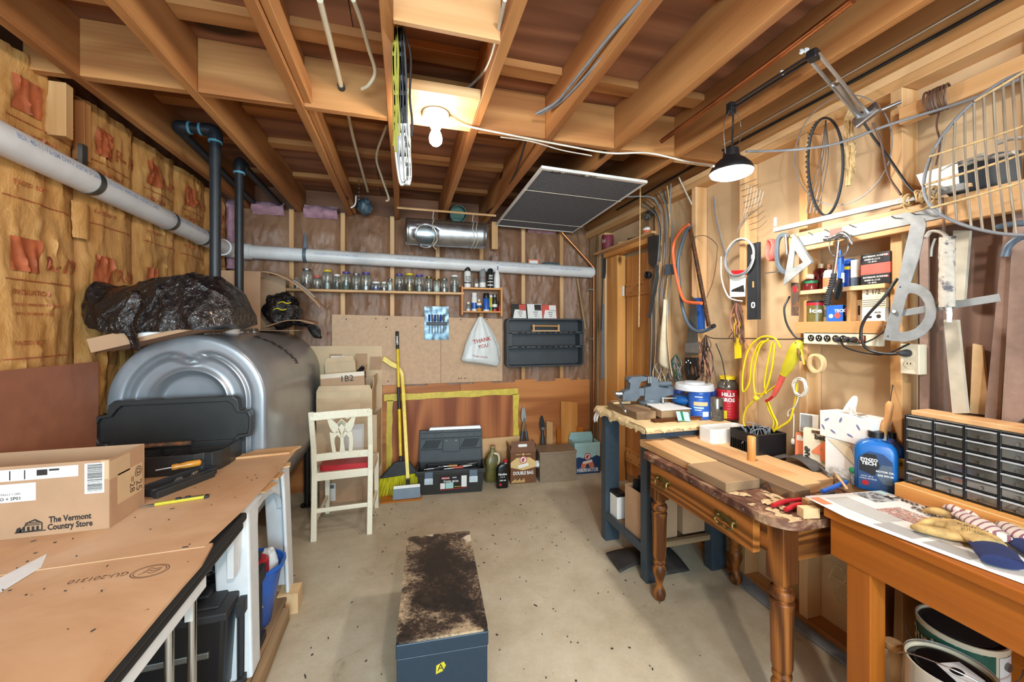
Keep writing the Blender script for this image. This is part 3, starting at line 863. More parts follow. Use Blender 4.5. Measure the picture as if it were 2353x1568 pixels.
# carton of tangled bags behind the pipes
t=thing('scrap_carton','brown open carton of crumpled dark bags standing on the tank behind the pipes','box',(-1.02,3.40,1.395))
B=L(t)
B(G().bb((-.28,.16,0),(.10,.165,.44)),'back_panel','cardboard',bev=.001,seg=1)
B(G().bb((-.28,-.10,0),(-.275,.16,.44)).bb((-.275,-.10,0),(.0,-.095,.44)),'carton_body','cardboard',bev=.001,seg=1)
B(G().bb((-.275,-.095,.001),(.26,.16,.005)),'bottom_flap','cardboard')
g=G().grid(lambda a,c:Vector((.0+.40*a,-.09+.22*c,.44-.02*a-.24*a*a+.02*math.sin(3*c))),12,4);B(g,'top_flap','cardboard',solid=.005,smooth=40)
g=G().grid(lambda a,c:Vector((.20+.15*a,-.05+.11*c,.44-.02*(.5+.375*a)-.24*(.5+.375*a)**2+.006+.02*math.sin(3*(.2+.5*c)))),6,3);B(g,'paper_label','paper')
g=G().grid(lambda a,c:Vector((.02+.34*a,-.12+.2*c,.02+.06*math.sin(2.6*a)+.01*c)),10,3);B(g,'low_flap','cardboard',solid=.005,smooth=40)
b1=crumple((-.90,3.40,1.55),(.12,.09,.12),7.7,'bag_black','plastic_bag','dark crumpled plastic bag spilling out of the carton behind the pipes','bag',30,20,.2)
g=G().grid(lambda a,c:Vector((-.84+.22*a,3.33+.05*c+.02*math.sin(a*7),1.53-.14*a+.03*math.sin(a*9+c*4)-.05*c)),14,6);g.build('bag_tail','bag_black',b1,smooth=40,solid=.004)
for q,m_ in(((.0,-.02,.07),'yellow'),((-.03,-.03,.02),'yellow_bristle')):
 a=Vector((-.90,3.31,1.53))+Vector(q);G().tube(spline([a,a+Vector((.03,-.012,.012)),a+Vector((.06,-.01,.0)),a+Vector((.085,0,.008))],4),.004,5).build('yellow_twine',m_,b1,smooth=60)
# ---- hardboard sheet leaning on the insulation
G().prism([(.2,.02),(2.27,.02),(2.275,1.262),(.2,1.285)],(-1.372,0,0),UY,UZ,(.006,0,0)).build('leaning_hardboard','hardboard_red',None,'red-brown hardboard sheet leaning on the kraft insulation behind the table','board')

# ---- white plastic table
TZ=.775
t=thing('plastic_table','white moulded plastic table under the hardboard sheet, beside the oil tank','table',(-.95,1.95,0))
G().prism(rrect(.80,.66,.09,6),(-.96,1.935,.728),UX,UY,(0,0,.030)).build('tabletop','white_plastic',t,bev=.006,smooth=40)
# arched apron on the long side, flowing into the legs
def arch(n=10):
 pts=[(1.62,.73),(2.25,.73),(2.25,.52)]
 pts+=[(1.93+.27*math.cos(R(180*k/n)),.52+.15*math.sin(R(180*k/n)))for k in range(n+1)]
 return pts+[(1.62,.52)]
G().prism(arch(),(-.605,0,0),UY,UZ,(.02,0,0)).build('apron','white_plastic',t,smooth=30,bev=.004)
G().bb((-1.33,1.62,.66),(-.60,1.635,.73)).build('apron','white_plastic',t,bev=.003)
def lleg(x0,y0,sx,sy,z0,z1):
 g=G()
 def ring(z,k):
  a,b,th=.118*k,.10*k,.016
  px_=[(0,0),(-sx*a,0),(-sx*a,sy*th),(-sx*th,sy*th),(-sx*th,sy*b),(0,sy*b)]
  return[Vector((x0+q[0]+sx*.02*(1-z/.73),y0+q[1]-sy*.015*(1-z/.73),z))for q in px_]
 return g.rings([ring(z0,.90),ring((z0+z1)/2,.96),ring(z1-.1,1.0),ring(z1,1.15)])
lleg(-.565,1.70,1,1,.10,.73).build('leg','white_plastic',t,bev=.008)
lleg(-.565,2.255,1,-1,.10,.73).build('leg','white_plastic',t,bev=.008)
lleg(-1.34,1.70,-1,1,.10,.73).build('leg','white_plastic',t,bev=.008)
lleg(-1.34,2.255,-1,-1,.10,.73).build('leg','white_plastic',t,bev=.008)
# ---- black-edged folding table with chrome legs
t=thing('folding_table','folding table with a double black rim and chrome tube legs, under the cardboard sheet','table',(-.95,.9,0))
g=G().bb((-1.38,.05,.705),(-.545,1.60,.732)).bb((-1.38,.05,.7335),(-.538,1.61,.762))
g.build('rim','tool_black',t,bev=.008)
G().bb((-1.36,.08,.69),(-.60,1.56,.704)).build('underside','black_matte',t)
for x,y in((-.645,1.47),(-.672,1.40),(-1.30,1.47),(-.66,.18)):
 G().cyl((x,y,0),(x,y,.70),.0125,n=16).cyl((x,y,0),(x,y,.03),.016,n=12).build('leg','chrome',t,smooth=40)
G().prism([(0,0),(.022,0),(.022,.16),(0,.16)],(-.658,1.455,.50),UX,UZ,(0,-.001,0)).build('paper_tag','white',t)
# boards hanging under the rim
G().bb((-.62,.86,.655),(-.56,1.36,.704)).build('white_board','white_gloss',None,'white laminated board under the black table rim, farther of two','board',bev=.003)
G().bb((-.615,.20,.615),(-.550,.84,.680)).build('white_board','white_gloss',None,'white laminated board under the black table rim, close to the camera','board',bev=.003)
G().bb((-.62,.20,.6815),(-.556,.86,.7035)).build('filler_board','old_board_y',None,'weathered brown lath wedged between black rim and white board','board',bev=.002)
# ---- sheets on top
G().prism([(-1.37,1.33),(-.565,1.36),(-.545,1.62),(-.538,2.02),(-.545,2.31),(-1.37,2.31)],(0,0,.7727),UX,UY,(0,0,.0022)).build('brown_hardboard','bench_sheet',None,'brown hardboard sheet covering the far half of the work table','board')
cs=[(-1.37,.10)]+[(-.535+.006*noise.noise(Vector((i*2.3,0,0))),.10+.09*i)for i in range(14)]+[(-.552,1.38),(-1.37,1.40)]
cb=G().prism(cs,(0,0,.7632),UX,UY,(0,0,.0092)).build('cardboard_sheet','bench_sheet',None,'corrugated cardboard sheet printed with an upside-down number on the table','cardboard')
q=P(345,1313,z=.7726);e1=Vector((.9,.42,0)).normalized()
g=G()
for s_ in(1.0,.86):
 n=32;o_=[(.042*s_*math.cos(2*math.pi*k/n),.030*s_*math.sin(2*math.pi*k/n))for k in range(n)]
 i_=[(a*.955,b*.945)for a,b in o_]
 g.prism(o_,q,UX,UY,(0,0,.0003),hole=i_)
for k in range(3):g.tube(spline([q+Vector((-.02+.005*k,-.012+.010*k,.0004)),q+Vector((-.005,-.004+.01*k,.0004)),q+Vector((.008,-.012+.01*k,.0004)),q+Vector((.022,.0+.006*k,.0004))],4),.0007,4)
g.build('round_stamp','ink_brown',cb)
G().text('GU-201310',.026,P(228,1328,z=.7726),(-1,-.05,0),(0.1,-1,0),0,'CENTER',0,.0003).build('lettering','ink_brown',cb)
# off-cut, shims, white strip
G().prism([(-.79,2.21),(-.56,2.235),(-.53,2.34),(-.74,2.325)],(0,0,.7755),UX,UY,(0,0,.010)).build('plywood_offcut','ply_pale',None,'thin plywood offcut at the far corner of the work table','board',bev=.001)
for k,(y,z)in enumerate(((1.83,.7595),(1.96,.7595),(2.10,.7595))):
 G().box((-.548,y,z+.003),(.05,.10-.02*k,.0055),rotz(.2*(k-1))).build('wood_shim','pine_y',None,('chipped wooden shim at the white table edge, closest to the black rim','wooden shim between two others at the white table edge','short wooden shim on the white table edge near the tank')[k],'shim')
ps=[P(0,1328,z=.7756),P(108,1273,z=.7756),P(95,1303,z=.7756),P(0,1362,z=.7756)]
a_=ps[0]+(ps[0]-ps[1])*.5;b_=ps[3]+(ps[3]-ps[2])*.5
g=G().hexa([b_-UZ*.001,ps[2]-UZ*.001,ps[1]-UZ*.001,a_-UZ*.001,b_,ps[2],ps[1],a_]);g.build('plastic_strip','white_gloss',None,'flat white plastic strip cut to a point, lying on the table','strip')
# ---- knife
a,b=P(322,1168,z=.7755),P(480,1143,z=.7755);d=(b-a).normalized();sd=d.cross(UZ);L_=(b-a).length
t=thing('utility_knife','yellow snap-off utility knife with black slider on the hardboard','knife',a)
def kn(lo,hi,w0,w1,z0,z1,o=0.0):
 p0,p1=a+d*L_*lo,a+d*L_*hi
 return[p0-sd*w0+UZ*z0+sd*o,p1-sd*w1+UZ*z0+sd*o,p1+sd*w1+UZ*z0+sd*o,p0+sd*w0+UZ*z0+sd*o,p0-sd*w0+UZ*z1+sd*o,p1-sd*w1+UZ*z1+sd*o,p1+sd*w1+UZ*z1+sd*o,p0+sd*w0+UZ*z1+sd*o]
G().hexa(kn(.20,.94,.008,.010,.0,.011)).build('handle','yellow_green',t,bev=.003)
G().hexa(kn(.0,.22,.0012,.007,.004,.006)).build('blade','steel_dull',t)
G().hexa(kn(.93,1.0,.010,.008,.0,.010)).hexa(kn(.50,.58,.006,.006,.010,.016)).hexa(kn(.64,.72,.006,.006,.010,.016)).hexa(kn(.50,.92,.003,.003,.0105,.0125)).build('slider','black',t,bev=.001)

# ---- mail-order carton
t=thing('shipping_box','open brown shipping box with a shop name and barcode labels on the work table','box',(-1.12,1.65,TZ))
B=carton(t,.42,.18,.222)
F_=frame_of(t)
fy=-.0905
g=G().text('The Vermont',.026,(.112,fy,.0475),UX,UZ,0,'CENTER',.03,fit=.106).text('Country Store',.026,(.112,fy,.0245),UX,UZ,0,'CENTER',.03,fit=.112)
B(g,'shop_lettering','ink')
n0=.062
g=G()  # small drawn store front
g.prism([(-.075,.018),(-.055,.047),(-.036,.055),(-.018,.042),(-.018,.020)],(n0,fy,0),UX,UZ,(0,-.0003,0),hole=[(-.070,.020),(-.053,.044),(-.037,.050),(-.021,.040),(-.021,.022)])
for q in range(4):g.bb((n0-.066+.011*q,fy-.0004,.021),(n0-.060+.011*q,fy,.033))
for q in range(3):g.bb((n0-.06,fy-.0004,.036+.004*q),(n0-.022-.003*q,fy,.038+.004*q))
g.bb((n0-.084,fy-.0004,.016),(n0-.010,fy,.019)).prism([(-.083,.019),(-.079,.031),(-.071,.034),(-.067,.019)],(n0,fy,0),UX,UZ,(0,-.0003,0))
B(g,'printed_store','ink')
def barcode(B,o,ux,uy,w_,h_,n,name='barcode_label',seed=1,across=True):
 o,ux,uy=Vector(o),Vector(ux),Vector(uy);nz=ux.cross(uy);q=random.Random(seed);g=G()
 g.prism([(0,0),(w_,0),(w_,h_),(0,h_)],o,ux,uy,nz*.0004,0)
 p=.06
 while p<.94:
  k=q.choice((.008,.014,.022))*25/n
  if across:g.prism([(w_*.14,h_*p),(w_*.9,h_*p),(w_*.9,h_*(p+k)),(w_*.14,h_*(p+k))],o+nz*.0005,ux,uy,nz*.0002,1)
  else:g.prism([(w_*p,h_*.14),(w_*(p+k),h_*.14),(w_*(p+k),h_*.9),(w_*p,h_*.9)],o+nz*.0005,ux,uy,nz*.0002,1)
  p+=k+q.choice((.008,.012,.02))*25/n
 return B(g,name,['paper','ink'])
barcode(B,(.148,fy,.118),UX,UZ,.050,.096,26)
g=G().bb((-.205,fy-.0004,.177),(.132,fy,.212),0)
for a0,a1,z0,z1 in((-.10,-.06,.186,.205),(-.035,-.032,.18,.208),(.0,.003,.18,.208),(.03,.056,.188,.206),(.06,.085,.200,.206)):g.bb((a0,fy-.0007,z0),(a1,fy-.0003,z1),1)
B(g,'label_strip',['paper','ink'])
g=G().bb((-.10,fy-.0004,.113),(.028,fy,.168),0);g.text('SMALLS 1 000',.009,(-.035,fy-.0004,.137),UX,UZ,1).text('DLO + SP01',.013,(-.04,fy-.0004,.123),UX,UZ,1,'CENTER',.02)
B(g,'address_label',['paper','ink'])
g=G().bb((.2101,-.05,.06),(.2106,.075,.16),0)
g.text('@ 25',.04,(.2106,.055,.11),(0,0,-1),(0,1,0),1).text('=28',.036,(.2106,.02,.10),(0,0,-1),(0,1,0),1)
B(g,'marker_writing',['tape_clear','ink_brown'])
B(G().bb((.2101,-.089,.155),(.2106,.01,.215)).bb((.19,-.0908,.16),(.2104,-.0902,.22)),'packing_tape','tape_clear')
g=G().add([(-.205,-.085,.222),(-.205,.085,.222),(-.30,.085,.20),(-.30,-.085,.19)],[(0,1,2,3)]);B(g,'flap','cardboard',solid=.004)

# ---- black blow-moulded tool case, open
t=thing('tool_case','open black moulded tool case with its lid upright, on the table before the tank','tool case',(-1.06,2.17,TZ))
B=L(t)
def dish(g,poly,o,ux,uy,dep,inset,wall):
 n=len(poly);cx=sum(p[0]for p in poly)/n;cy=sum(p[1]for p in poly)/n
 hole=[(cx+(p[0]-cx)*(1-inset*(2.2 if abs(p[1]-cy)>.4*abs(p[0]-cx)else 1)),cy+(p[1]-cy)*(1-inset*4))for p in poly]
 g.prism(poly,o,ux,uy,dep,hole=hole);dd=Vector(dep)
 g.prism(hole,Vector(o),ux,uy,dd*wall);return hole
lidp=[(-.27,-.135),(.24,-.135),(.262,-.115),(.268,-.075),(.315,-.068),(.322,-.03),(.322,.035),(.312,.06),(.268,.066),(.262,.118),(.24,.138),(-.24,.138),(-.262,.118),(-.268,.075),(-.312,.068),(-.322,.04),(-.322,-.04),(-.312,-.07),(-.285,-.075)]
g=G();hole=dish(g,lidp,(0,.135,.165),UX,UZ,(0,-.045,0),.05,.5)
B(g,'lid','char_dark',bev=.005)
for x in(-.16,.02,.19):
 for z in(.065,.265):
  B(G().bb((x-.032,.1385,z-.006),(x+.032,.1425,z+.006)),'lid_slot','char_plastic',bev=.002)
basep=[(-.27,-.13),(.17,-.13),(.20,-.11),(.235,-.115),(.26,-.085),(.27,-.02),(.27,.12),(-.27,.12)]
g=G();dish(g,basep,(0,0,.001),UX,UY,(0,0,.085),.035,.3);B(g,'base','char_dark',bev=.005)
for x in(-.05,.06):B(G().bb((x,-.10,.03),(x+.006,.10,.075)),'divider','char_dark')
# tools lying in and beside it
c=Vector((-1.10,2.15,.80))
def rod(name,label,cat,a,b,r,m,r1=None,n=10):return G().cyl(a,b,r,r1,n).build(name,m,None,label,cat,smooth=40)
rod('steel_tube','brown steel tube lying across the open tool case','tube',(-1.22,2.22,.868),(-.98,2.225,.868),.011,'rust')
t=thing('tool_tray','dark plastic tool tray with loose sockets beside the shipping box','tray',(-.89,1.93,TZ),R(62))
B=L(t);g=G();dish(g,rrect(.26,.09,.012,3),(0,0,.001),UX,UY,(0,0,.03),.06,.4);B(g,'tray_body','black_rubber',bev=.003)
B(G().box((-.02,-.058,.014),(.23,.026,.028)),'tray_edge','char_dark',bev=.004)
for k in range(7):
 x,y=-.05+.022*k,-.01+.02*((k*7)%3-1)
 q=frame_of(t)@Vector((x,y,.013));
 G().lathe([(.008,0),(.010,.002),(.010,.012),(.0095,.024),(.006,.025)],q,(.3,1,.2*(k%2)),10).build('socket','steel',None,('smallest','second','third','middle','fifth','sixth','last')[k]+' chrome socket in the row along the dark tool tray','socket','sockets in the dark tray',smooth=40)
q0,q1=Vector((-1.0,1.985,.822)),Vector((-.855,2.03,.828))
t=thing('screwdriver','screwdriver with a clear yellow handle on the tool tray','screwdriver',q0)
G().lathe([(.006,0),(.014,.006),(.015,.05),(.011,.075),(.014,.085),(.012,.10)],q1,q0-q1,8).build('handle','amber',t,smooth=50)
G().cyl(q1+(q0-q1).normalized()*.1,q0,.004,n=8).build('shaft','steel',t,smooth=40)

# ---- under the tables
t=thing('pallet','weathered wooden pallet on the concrete under the work tables','pallet',(-.95,1.7,0))
for k in range(5):
 x1=-.555-.17*k;rough_board((x1-.13,1.05,.075),(x1,2.22,.094),1,'old_board_y','plank',t,.003,10)
for y in(1.08,1.62,2.12):rough_board((-1.40,y,.003),(-.56,y+.09,.074),0,'old_board_x','stringer',t,.003,6)
rough_board((-.556,1.02,.02),(-.525,2.10,.085),1,'old_board_y','edge_board',t,.004,12)
rough_board((-.60,2.165,.0),(-.505,2.26,.10),2,'tan_board','end_block',t,.002,3)
t=thing('blue_bucket','blue plastic bucket with a pouring lip on the pallet','bucket',(-.665,2.0,.096))
n=28
def bucket_ring(r,z,lip=0.0):
 o=[]
 for j in range(n):
  a=2*math.pi*j/n;k=r*(1+lip*math.exp(-((math.degrees(a)-340)%360-0)**2/300)+lip*.8*math.exp(-((math.degrees(a)-20)**2)/200))
  o.append(Vector((-.665+k*math.cos(a),2.0+k*math.sin(a),z)))
 return o
prof=[(.085,.097),(.088,.10),(.105,.2),(.108,.205),(.125,.31),(.130,.345),(.137,.352),(.137,.365),(.128,.365),(.122,.33),(.100,.2),(.083,.105)]
G().rings([bucket_ring(r,z,.10 if z>.34 else .0)for r,z in prof]).build('bucket_body','blue',t,smooth=40)
t=thing('white_jar','white plastic container with a ribbed red lid inside the blue bucket','container',(-.635,1.955,.20))
G().lathe([(.05,.20),(.058,.21),(.058,.33),(.05,.35)],(-.635,1.955,0),n=22).build('jar_body','white',t,smooth=40)
G().lathe([(.06,.345),(.063,.35),(.063,.365),(.06,.37),(.063,.375),(.062,.40),(.05,.407)],(-.635,1.955,0),n=22).build('lid','red',t,smooth=30)
crumple((-.60,2.045,.33),(.04,.035,.07),5.0,'bag_white','plastic_sack','pale plastic sack tucked inside the blue bucket','bag',20,14,.15)
t=thing('storage_tote','black plastic storage tote with a moulded lid under the work tables','tote',(-.90,1.76,.096),R(2))
B=L(t)
B(G().box((0,0,.165),(.56,.36,.31),taper=1.06),'tote_body','black',bev=.012)
B(G().box((0,0,.325),(.61,.40,.03)).box((0,0,.342),(.54,.33,.012)).box((-.16,0,.352),(.12,.22,.012)).box((.15,0,.352),(.14,.22,.012)),'lid','black_rubber',bev=.006)
B(G().box((0,-.188,.20),(.50,.012,.022)),'ledge','steel_dull',bev=.003)
t=thing('slotted_crate','black slotted plastic crate beside the tote on the pallet','crate',(-.58,1.78,.096))
g=G().bb((-.590,1.66,.097),(-.585,1.90,.40))
for k in range(12):g.bb((-.585,1.665+.019*k,.13),(-.574,1.674+.019*k,.36))
g.bb((-.59,1.65,.36),(-.566,1.905,.415)).bb((-.59,1.65,.097),(-.566,1.905,.13));g.build('crate_side','black_rubber',t,bev=.002)
t=thing('blue_tub','small deep blue tub on the black tote lid','tub',(-.82,1.73,.452))
G().lathe([(.055,.453),(.06,.46),(.075,.53),(.078,.535),(.07,.53),(.055,.462)],(-.80,1.73,0),n=20).build('tub_body','blue_deep',t,smooth=40)
crumple((-.72,1.78,.50),(.09,.07,.05),9.0,'bag_black','grey_sack','dark folded plastic sack on the black tote lid','bag',24,14,.2)
# ================================================================ back wall and the things along it
# ---- white drain pipe: left run, elbow, back run
t=thing('drain_pipe','white plastic drain pipe running along the kraft walls and round the corner','pipe',(-1.3,3.6,2.0))
pa,pb_=Vector((-1.352,.9,2.098)),Vector((-1.352,3.56,2.042))
pc,pd=Vector((-1.23,3.675,2.040)),Vector((1.915,3.675,1.982))
G().cyl(pa,pb_,.056,n=28).build('pipe_run','pvc',t,smooth=40)
G().cyl(pc,pd,.056,n=28).build('pipe_run','pvc',t,smooth=40)
G().tube(spline([pb_,pb_+Vector((.0,.05,0)),Vector((-1.325,3.648,2.041)),pc+Vector((-.05,0,0)),pc],6),.060,28).build('elbow','pvc',t,smooth=40)
for q,dr in((pb_,(0,1,0)),(pc,(1,0,0))):G().cyl(q-Vector(dr)*.03,q+Vector(dr)*.03,.065,n=28).build('hub','pvc',t,smooth=40)
g=G()
for y,tx in((1.98,'BSA 40-11-76-SM DWV ASTM D 2665'),(2.40,'4 IN DWV PIPE NSF ASTM D 2665'),(2.95,'4 IN DWV PIPE NSF ASTM D 2665')):
 n0=len(g.v)
 f=(y-pa.y)/(pb_.y-pa.y);c=pa+(pb_-pa)*f
 g.text(tx,.026,(c.x+.0,y,c.z+.012),(0,1,0),(0,0,1),0,'CENTER',.01,0,.40)
 for k in range(n0,len(g.v)):
  q=g.v[k];cz=pa.z+(pb_.z-pa.z)*(q.y-pa.y)/(pb_.y-pa.y);h=q.z-(c.z+.012)+.012
  a=h/.056;g.v[k]=Vector((pa.x+.0566*math.cos(a),q.y,cz+.0566*math.sin(a)))
for x in(-.55,.1,1.05,1.55):
 c=pc+(pd-pc)*((x-pc.x)/(pd.x-pc.x));n0=len(g.v)
 g.text('4 IN DWV PIPE NSF ASTM D 2665',.02,(x,0,c.z+.01),UX,UZ,0,'CENTER',.01,0,.34)
 for k in range(n0,len(g.v)):
  q=g.v[k];cz=pc.z+(pd.z-pc.z)*(q.x-pc.x)/(pd.x-pc.x);a=(q.z-c.z)/.056
  g.v[k]=Vector((q.x,pc.y-.0566*math.cos(a),cz+.0566*math.sin(a)))
g.build('pipe_lettering',plain('ink_blue','8f9fc4',.5),t)
for y in(2.19,2.80,3.20):
 c=pa+(pb_-pa)*((y-pa.y)/(pb_.y-pa.y))
 g=G().cyl(c-Vector((0,.018,0)),c+Vector((0,.018,0)),.0585,n=28)
 if y<2.3:g.bb((c.x-.03,y-.015,c.z+.05),(c.x-.012,y+.015,c.z+.16))
 g.build('pipe_strap','steel_dull',t,smooth=40)
c=pc+(pd-pc)*((-.80-pc.x)/(pd.x-pc.x))
G().cyl(c-UX*.014,c+UX*.014,.0585,n=28).prism([(-.014,0),(.014,0),(.01,.12),(-.004,.15)],(c.x,3.665,c.z+.05),UX,UZ,(0,.003,0)).build('pipe_strap','grey_paint',t,smooth=40)

# ---- long jar shelf
o=rough_board((-1.045,3.60,1.722),(.535,3.735,1.742),0,'pine_x','jar_shelf',None,.001,10);tag(o,'long narrow pine shelf of glass jars below the white drain pipe','shelf')
G().bb((-1.045,3.735,1.742),(.535,3.745,1.76)).build('ledge','pine_x',o)
# jars: px left, right, top (photograph), lid material
jars=[(676,690,638,None,'short lidless glass jar at the tank end of the jar shelf'),
(693,717,618,'lead_tin','tall jar with a silver lid and dark screws near the tank end of the shelf'),
(720,738,634,'red_soft','small jar with a faded red lid between two taller jars'),
(741,764,621,'yellow','wide jar with a yellow lid beside the small red-lidded jar'),
(766,783,631,'white','jar with a white lid and dark bolts beside the yellow-lidded one'),
(785,806,625,'purple','tall jar with a purple lid and green contents on the jar shelf'),
(809,828,629,'lead_tin','jar with a domed tin lid between two purple-lidded jars'),
(830,852,627,'purple','tall jar with a purple lid beside the low white-lidded jar'),
(853,875,648,'white','low wide jar with a white lid in the middle of the shelf'),
(876,889,648,'white','tiny jar with a pale lid beside the low wide jar'),
(890,903,641,'steel_dull','slim spice jar with a steel cap in mid shelf'),
(908,927,630,'purple','purple-lidded jar of dark fasteners right after the slim spice jar'),
(930,952,629,'yellow','tall jar with a yellow lid beside two purple-lidded jars'),
(953,974,632,'purple','purple-lidded jar packed with grey nails'),
(977,994,636,'brass','jar with a gold lid beside the jar of grey nails'),
(995,1012,641,'brass','smaller jar with a copper-coloured lid'),
(1013,1029,641,'steel_dull','small jar with a dull steel lid and clear sides'),
(1035,1054,633,'white','round-shouldered jar with a white cap, nearest the can cabinet')]
YJ=3.665
conts=['steel_dull','rust','rust','steel_dull','black_matte','green_dark','steel_dull','steel','blue_deep','steel','white','black_matte','brass','steel_dull','lead_tin','white','steel','lead_tin']
for i,(u0,u1,v0,lid,lab)in enumerate(jars):
 a,b=P(u0,660,y=YJ),P(u1,660,y=YJ);x=(a.x+b.x)/2;r=(b.x-a.x)/2*.97
 zt=P((u0+u1)/2,v0,y=YJ).z;z0=1.7423;h=zt-z0;lh=.016 if lid else 0
 t=thing('glass_jar',lab,'jar',(x,YJ,z0),group='jars on the long shelf')
 prof=[(r*.5,0),(r*.93,.001),(r,.006),(r,h*.68),(r*.94,h*.78),(r*.76,h-lh-.006),(r*.76,h-lh)]
 G().lathe(prof,(x,YJ,z0),n=18).build('jar_glass','glass',t,smooth=50)
 ch=h*(.28+.32*rnd.random());g=G()
 for q in range(10):  # loose hardware inside
  an=rnd.random()*6.3;rr=r*.5*rnd.random()
  p0=Vector((x+rr*math.cos(an),YJ+rr*math.sin(an),z0+.008+(ch-.016)*rnd.random()))
  dv=Vector((rnd.uniform(-1,1),rnd.uniform(-1,1),rnd.uniform(-1,1))).normalized()*r*.36
  g.cyl(p0-dv,p0+dv,.0035,n=5)
 g.lathe([(r*.85,.005),(r*.88,ch*.7),(r*.5,ch)],(x,YJ,z0),n=12)
 o=g.build('loose_hardware',conts[i],t,smooth=30);o['kind']='stuff'
 if lid:G().lathe([(r*.80,h-lh-.001),(r*.84,h-lh+.001),(r*.84,h-.002),(r*.78,h)],(x,YJ,z0),n=18).build('lid',lid,t,smooth=40)

# ---- little can cabinet
def can(name,label,cat,x,y,z0,r,h,body,top=None,caph=.03,capr=.85,band=None,group=None,txt=None,tm='ink',shoulder=True,n=18,face=(0,-1,0)):
 t=thing(name,label,cat,(x,y,z0),group=group);bh=h-(caph if top else 0)
 prof=[(r*.9,0),(r,.003),(r,bh-(.012 if shoulder else 0))]
 prof+=[(r*.75,bh-.002),(r*.7,bh)]if shoulder else[(r,bh-.003),(r*.93,bh)]
 G().lathe(prof,(x,y,z0),n=n).build('can_body',body,t,smooth=40)
 if top:G().lathe([(r*capr,bh-.001),(r*capr,h-.004),(r*capr*.9,h)],(x,y,z0),n=n).build('cap',top,t,smooth=40)
 for q,(zz0,zz1,bm)in enumerate(band or[]):
  G().lathe([(r+.0006,zz0*bh),(r+.0006,zz1*bh)],(x,y,z0),n=n,cap=False).build('label_band',bm,t,smooth=60)
 if txt:
  g=G();f=Vector(face);ux=f.cross(UZ)*-1
  for q,(s_,zz,sz)in enumerate(txt):
   n0=len(g.v);g.text(s_,sz,(0,0,zz*bh),(1,0,0),(0,0,1),0,'CENTER',.03,0,min(r*1.5,sz*len(s_)*.62))
   for k in range(n0,len(g.v)):
    a=g.v[k].x/r;g.v[k]=Vector((x,y,z0+g.v[k].z))+(ux*math.sin(a)+f*math.cos(a))*(r+.0012)
  g.build('lettering',tm,t)
 return t
t=thing('can_cabinet','small open pine cabinet of spray cans beside the jar shelf','cabinet',(.745,3.66,1.50))
cl,cr=P(1060,700,y=3.60).x,P(1155,700,y=3.60).x
g=G().bb((cl,3.60,1.55),(cl+.018,3.74,1.80)).bb((cr-.018,3.60,1.54),(cr,3.74,1.80));
G().bb((cl,3.60,1.535),(cl+.018,3.74,1.80)).build('side_panel','orange_pine_z',t,bev=.002)
G().bb((cr-.018,3.60,1.525),(cr,3.74,1.80)).build('side_panel','orange_pine_z',t,bev=.002)
G().bb((cl+.018,3.602,1.775),(cr-.018,3.74,1.790)).build('shelf','orange_pine_x',t,bev=.001)
G().bb((cl+.018,3.602,1.560),(cr-.018,3.74,1.573)).build('shelf','orange_pine_x',t,bev=.001)
G().bb((cl+.018,3.735,1.573),(cr-.018,3.74,1.775)).build('back_panel','kraft_back',t)
def ux_(u,y=3.65):return P(u,650,y=y).x
CG='spray cans and bottles in the can cabinet'
can('spray_can','white spray paint can with a black cap on top of the cabinet','can',ux_(1074.5),3.655,1.7905,.031,.205,'white','black',.048,.97,[(.25,.32,'black')],CG,[('SATIN',.62,.022),('RUST',.5,.018),('STOP',.4,.018)])
can('small_jar','small empty glass jar between two spray cans atop the cabinet','jar',ux_(1094),3.63,1.7905,.018,.085,'glass','steel_dull',.008,.9,[(.1,.5,'white')],CG)
can('spray_can','silver spray paint can with a plain lid on top of the cabinet','can',ux_(1109),3.655,1.7905,.031,.205,'alu','steel_dull',.03,.9,[(.05,.30,'white')],CG,[('LACQUER',.55,.018)],'ink_red')
can('foam_can','black and white foam can with a straw nozzle on top of the cabinet','can',ux_(1126),3.64,1.7905,.028,.215,'black','black',.03,.5,[(.12,.18,'white'),(.30,.34,'white')],CG,[('GREAT',.62,.022),('STUFF',.48,.022)],'white')
G().cyl((ux_(1126)+.004,3.64,2.0),(ux_(1127)+.006,3.645,2.10),.0035,n=6).build('straw','black',bpy.data.objects['foam_can'])
t=thing('trigger_bottle','white trigger spray bottle with a blue nozzle on top of the cabinet','bottle',(ux_(1142),3.65,1.79),group=CG)
x=ux_(1142)
G().lathe([(.026,.0005),(.030,.004),(.030,.10),(.024,.14),(.012,.165),(.012,.185)],(x,3.65,1.79),n=16).build('bottle_body','white',t,smooth=45)
G().cyl((x,3.65,1.972),(x,3.65,1.995),.015,n=12).bb((x-.012,3.625,1.995),(x+.010,3.672,2.03)).bb((x-.004,3.61,1.965),(x+.004,3.618,2.0)).build('trigger_head','blue_deep',t,bev=.002)
z1=1.5735
can('sample_bottle','tiny clear bottle lying corner in the can cabinet','bottle',ux_(1076),3.65,z1,.017,.085,'glass','white',.02,.7,[(.0,.3,'white')],CG)
can('spray_can','white and clear aerosol with a white cap in the cabinet below','can',ux_(1091),3.675,z1,.028,.175,'white','white',.03,.9,[(.15,.55,'blue')],CG)
can('glue_bottle','amber glue bottle with a navy and white label','bottle',ux_(1100),3.63,z1,.023,.11,'amber','white',.02,.5,[(.3,.58,'navy'),(.58,.82,'white')],CG)
can('spray_can','blue and black aerosol lubricant can in mid cabinet','can',ux_(1117),3.645,z1,.029,.17,'blue','black',.045,.95,[(.0,.12,'white')],CG)
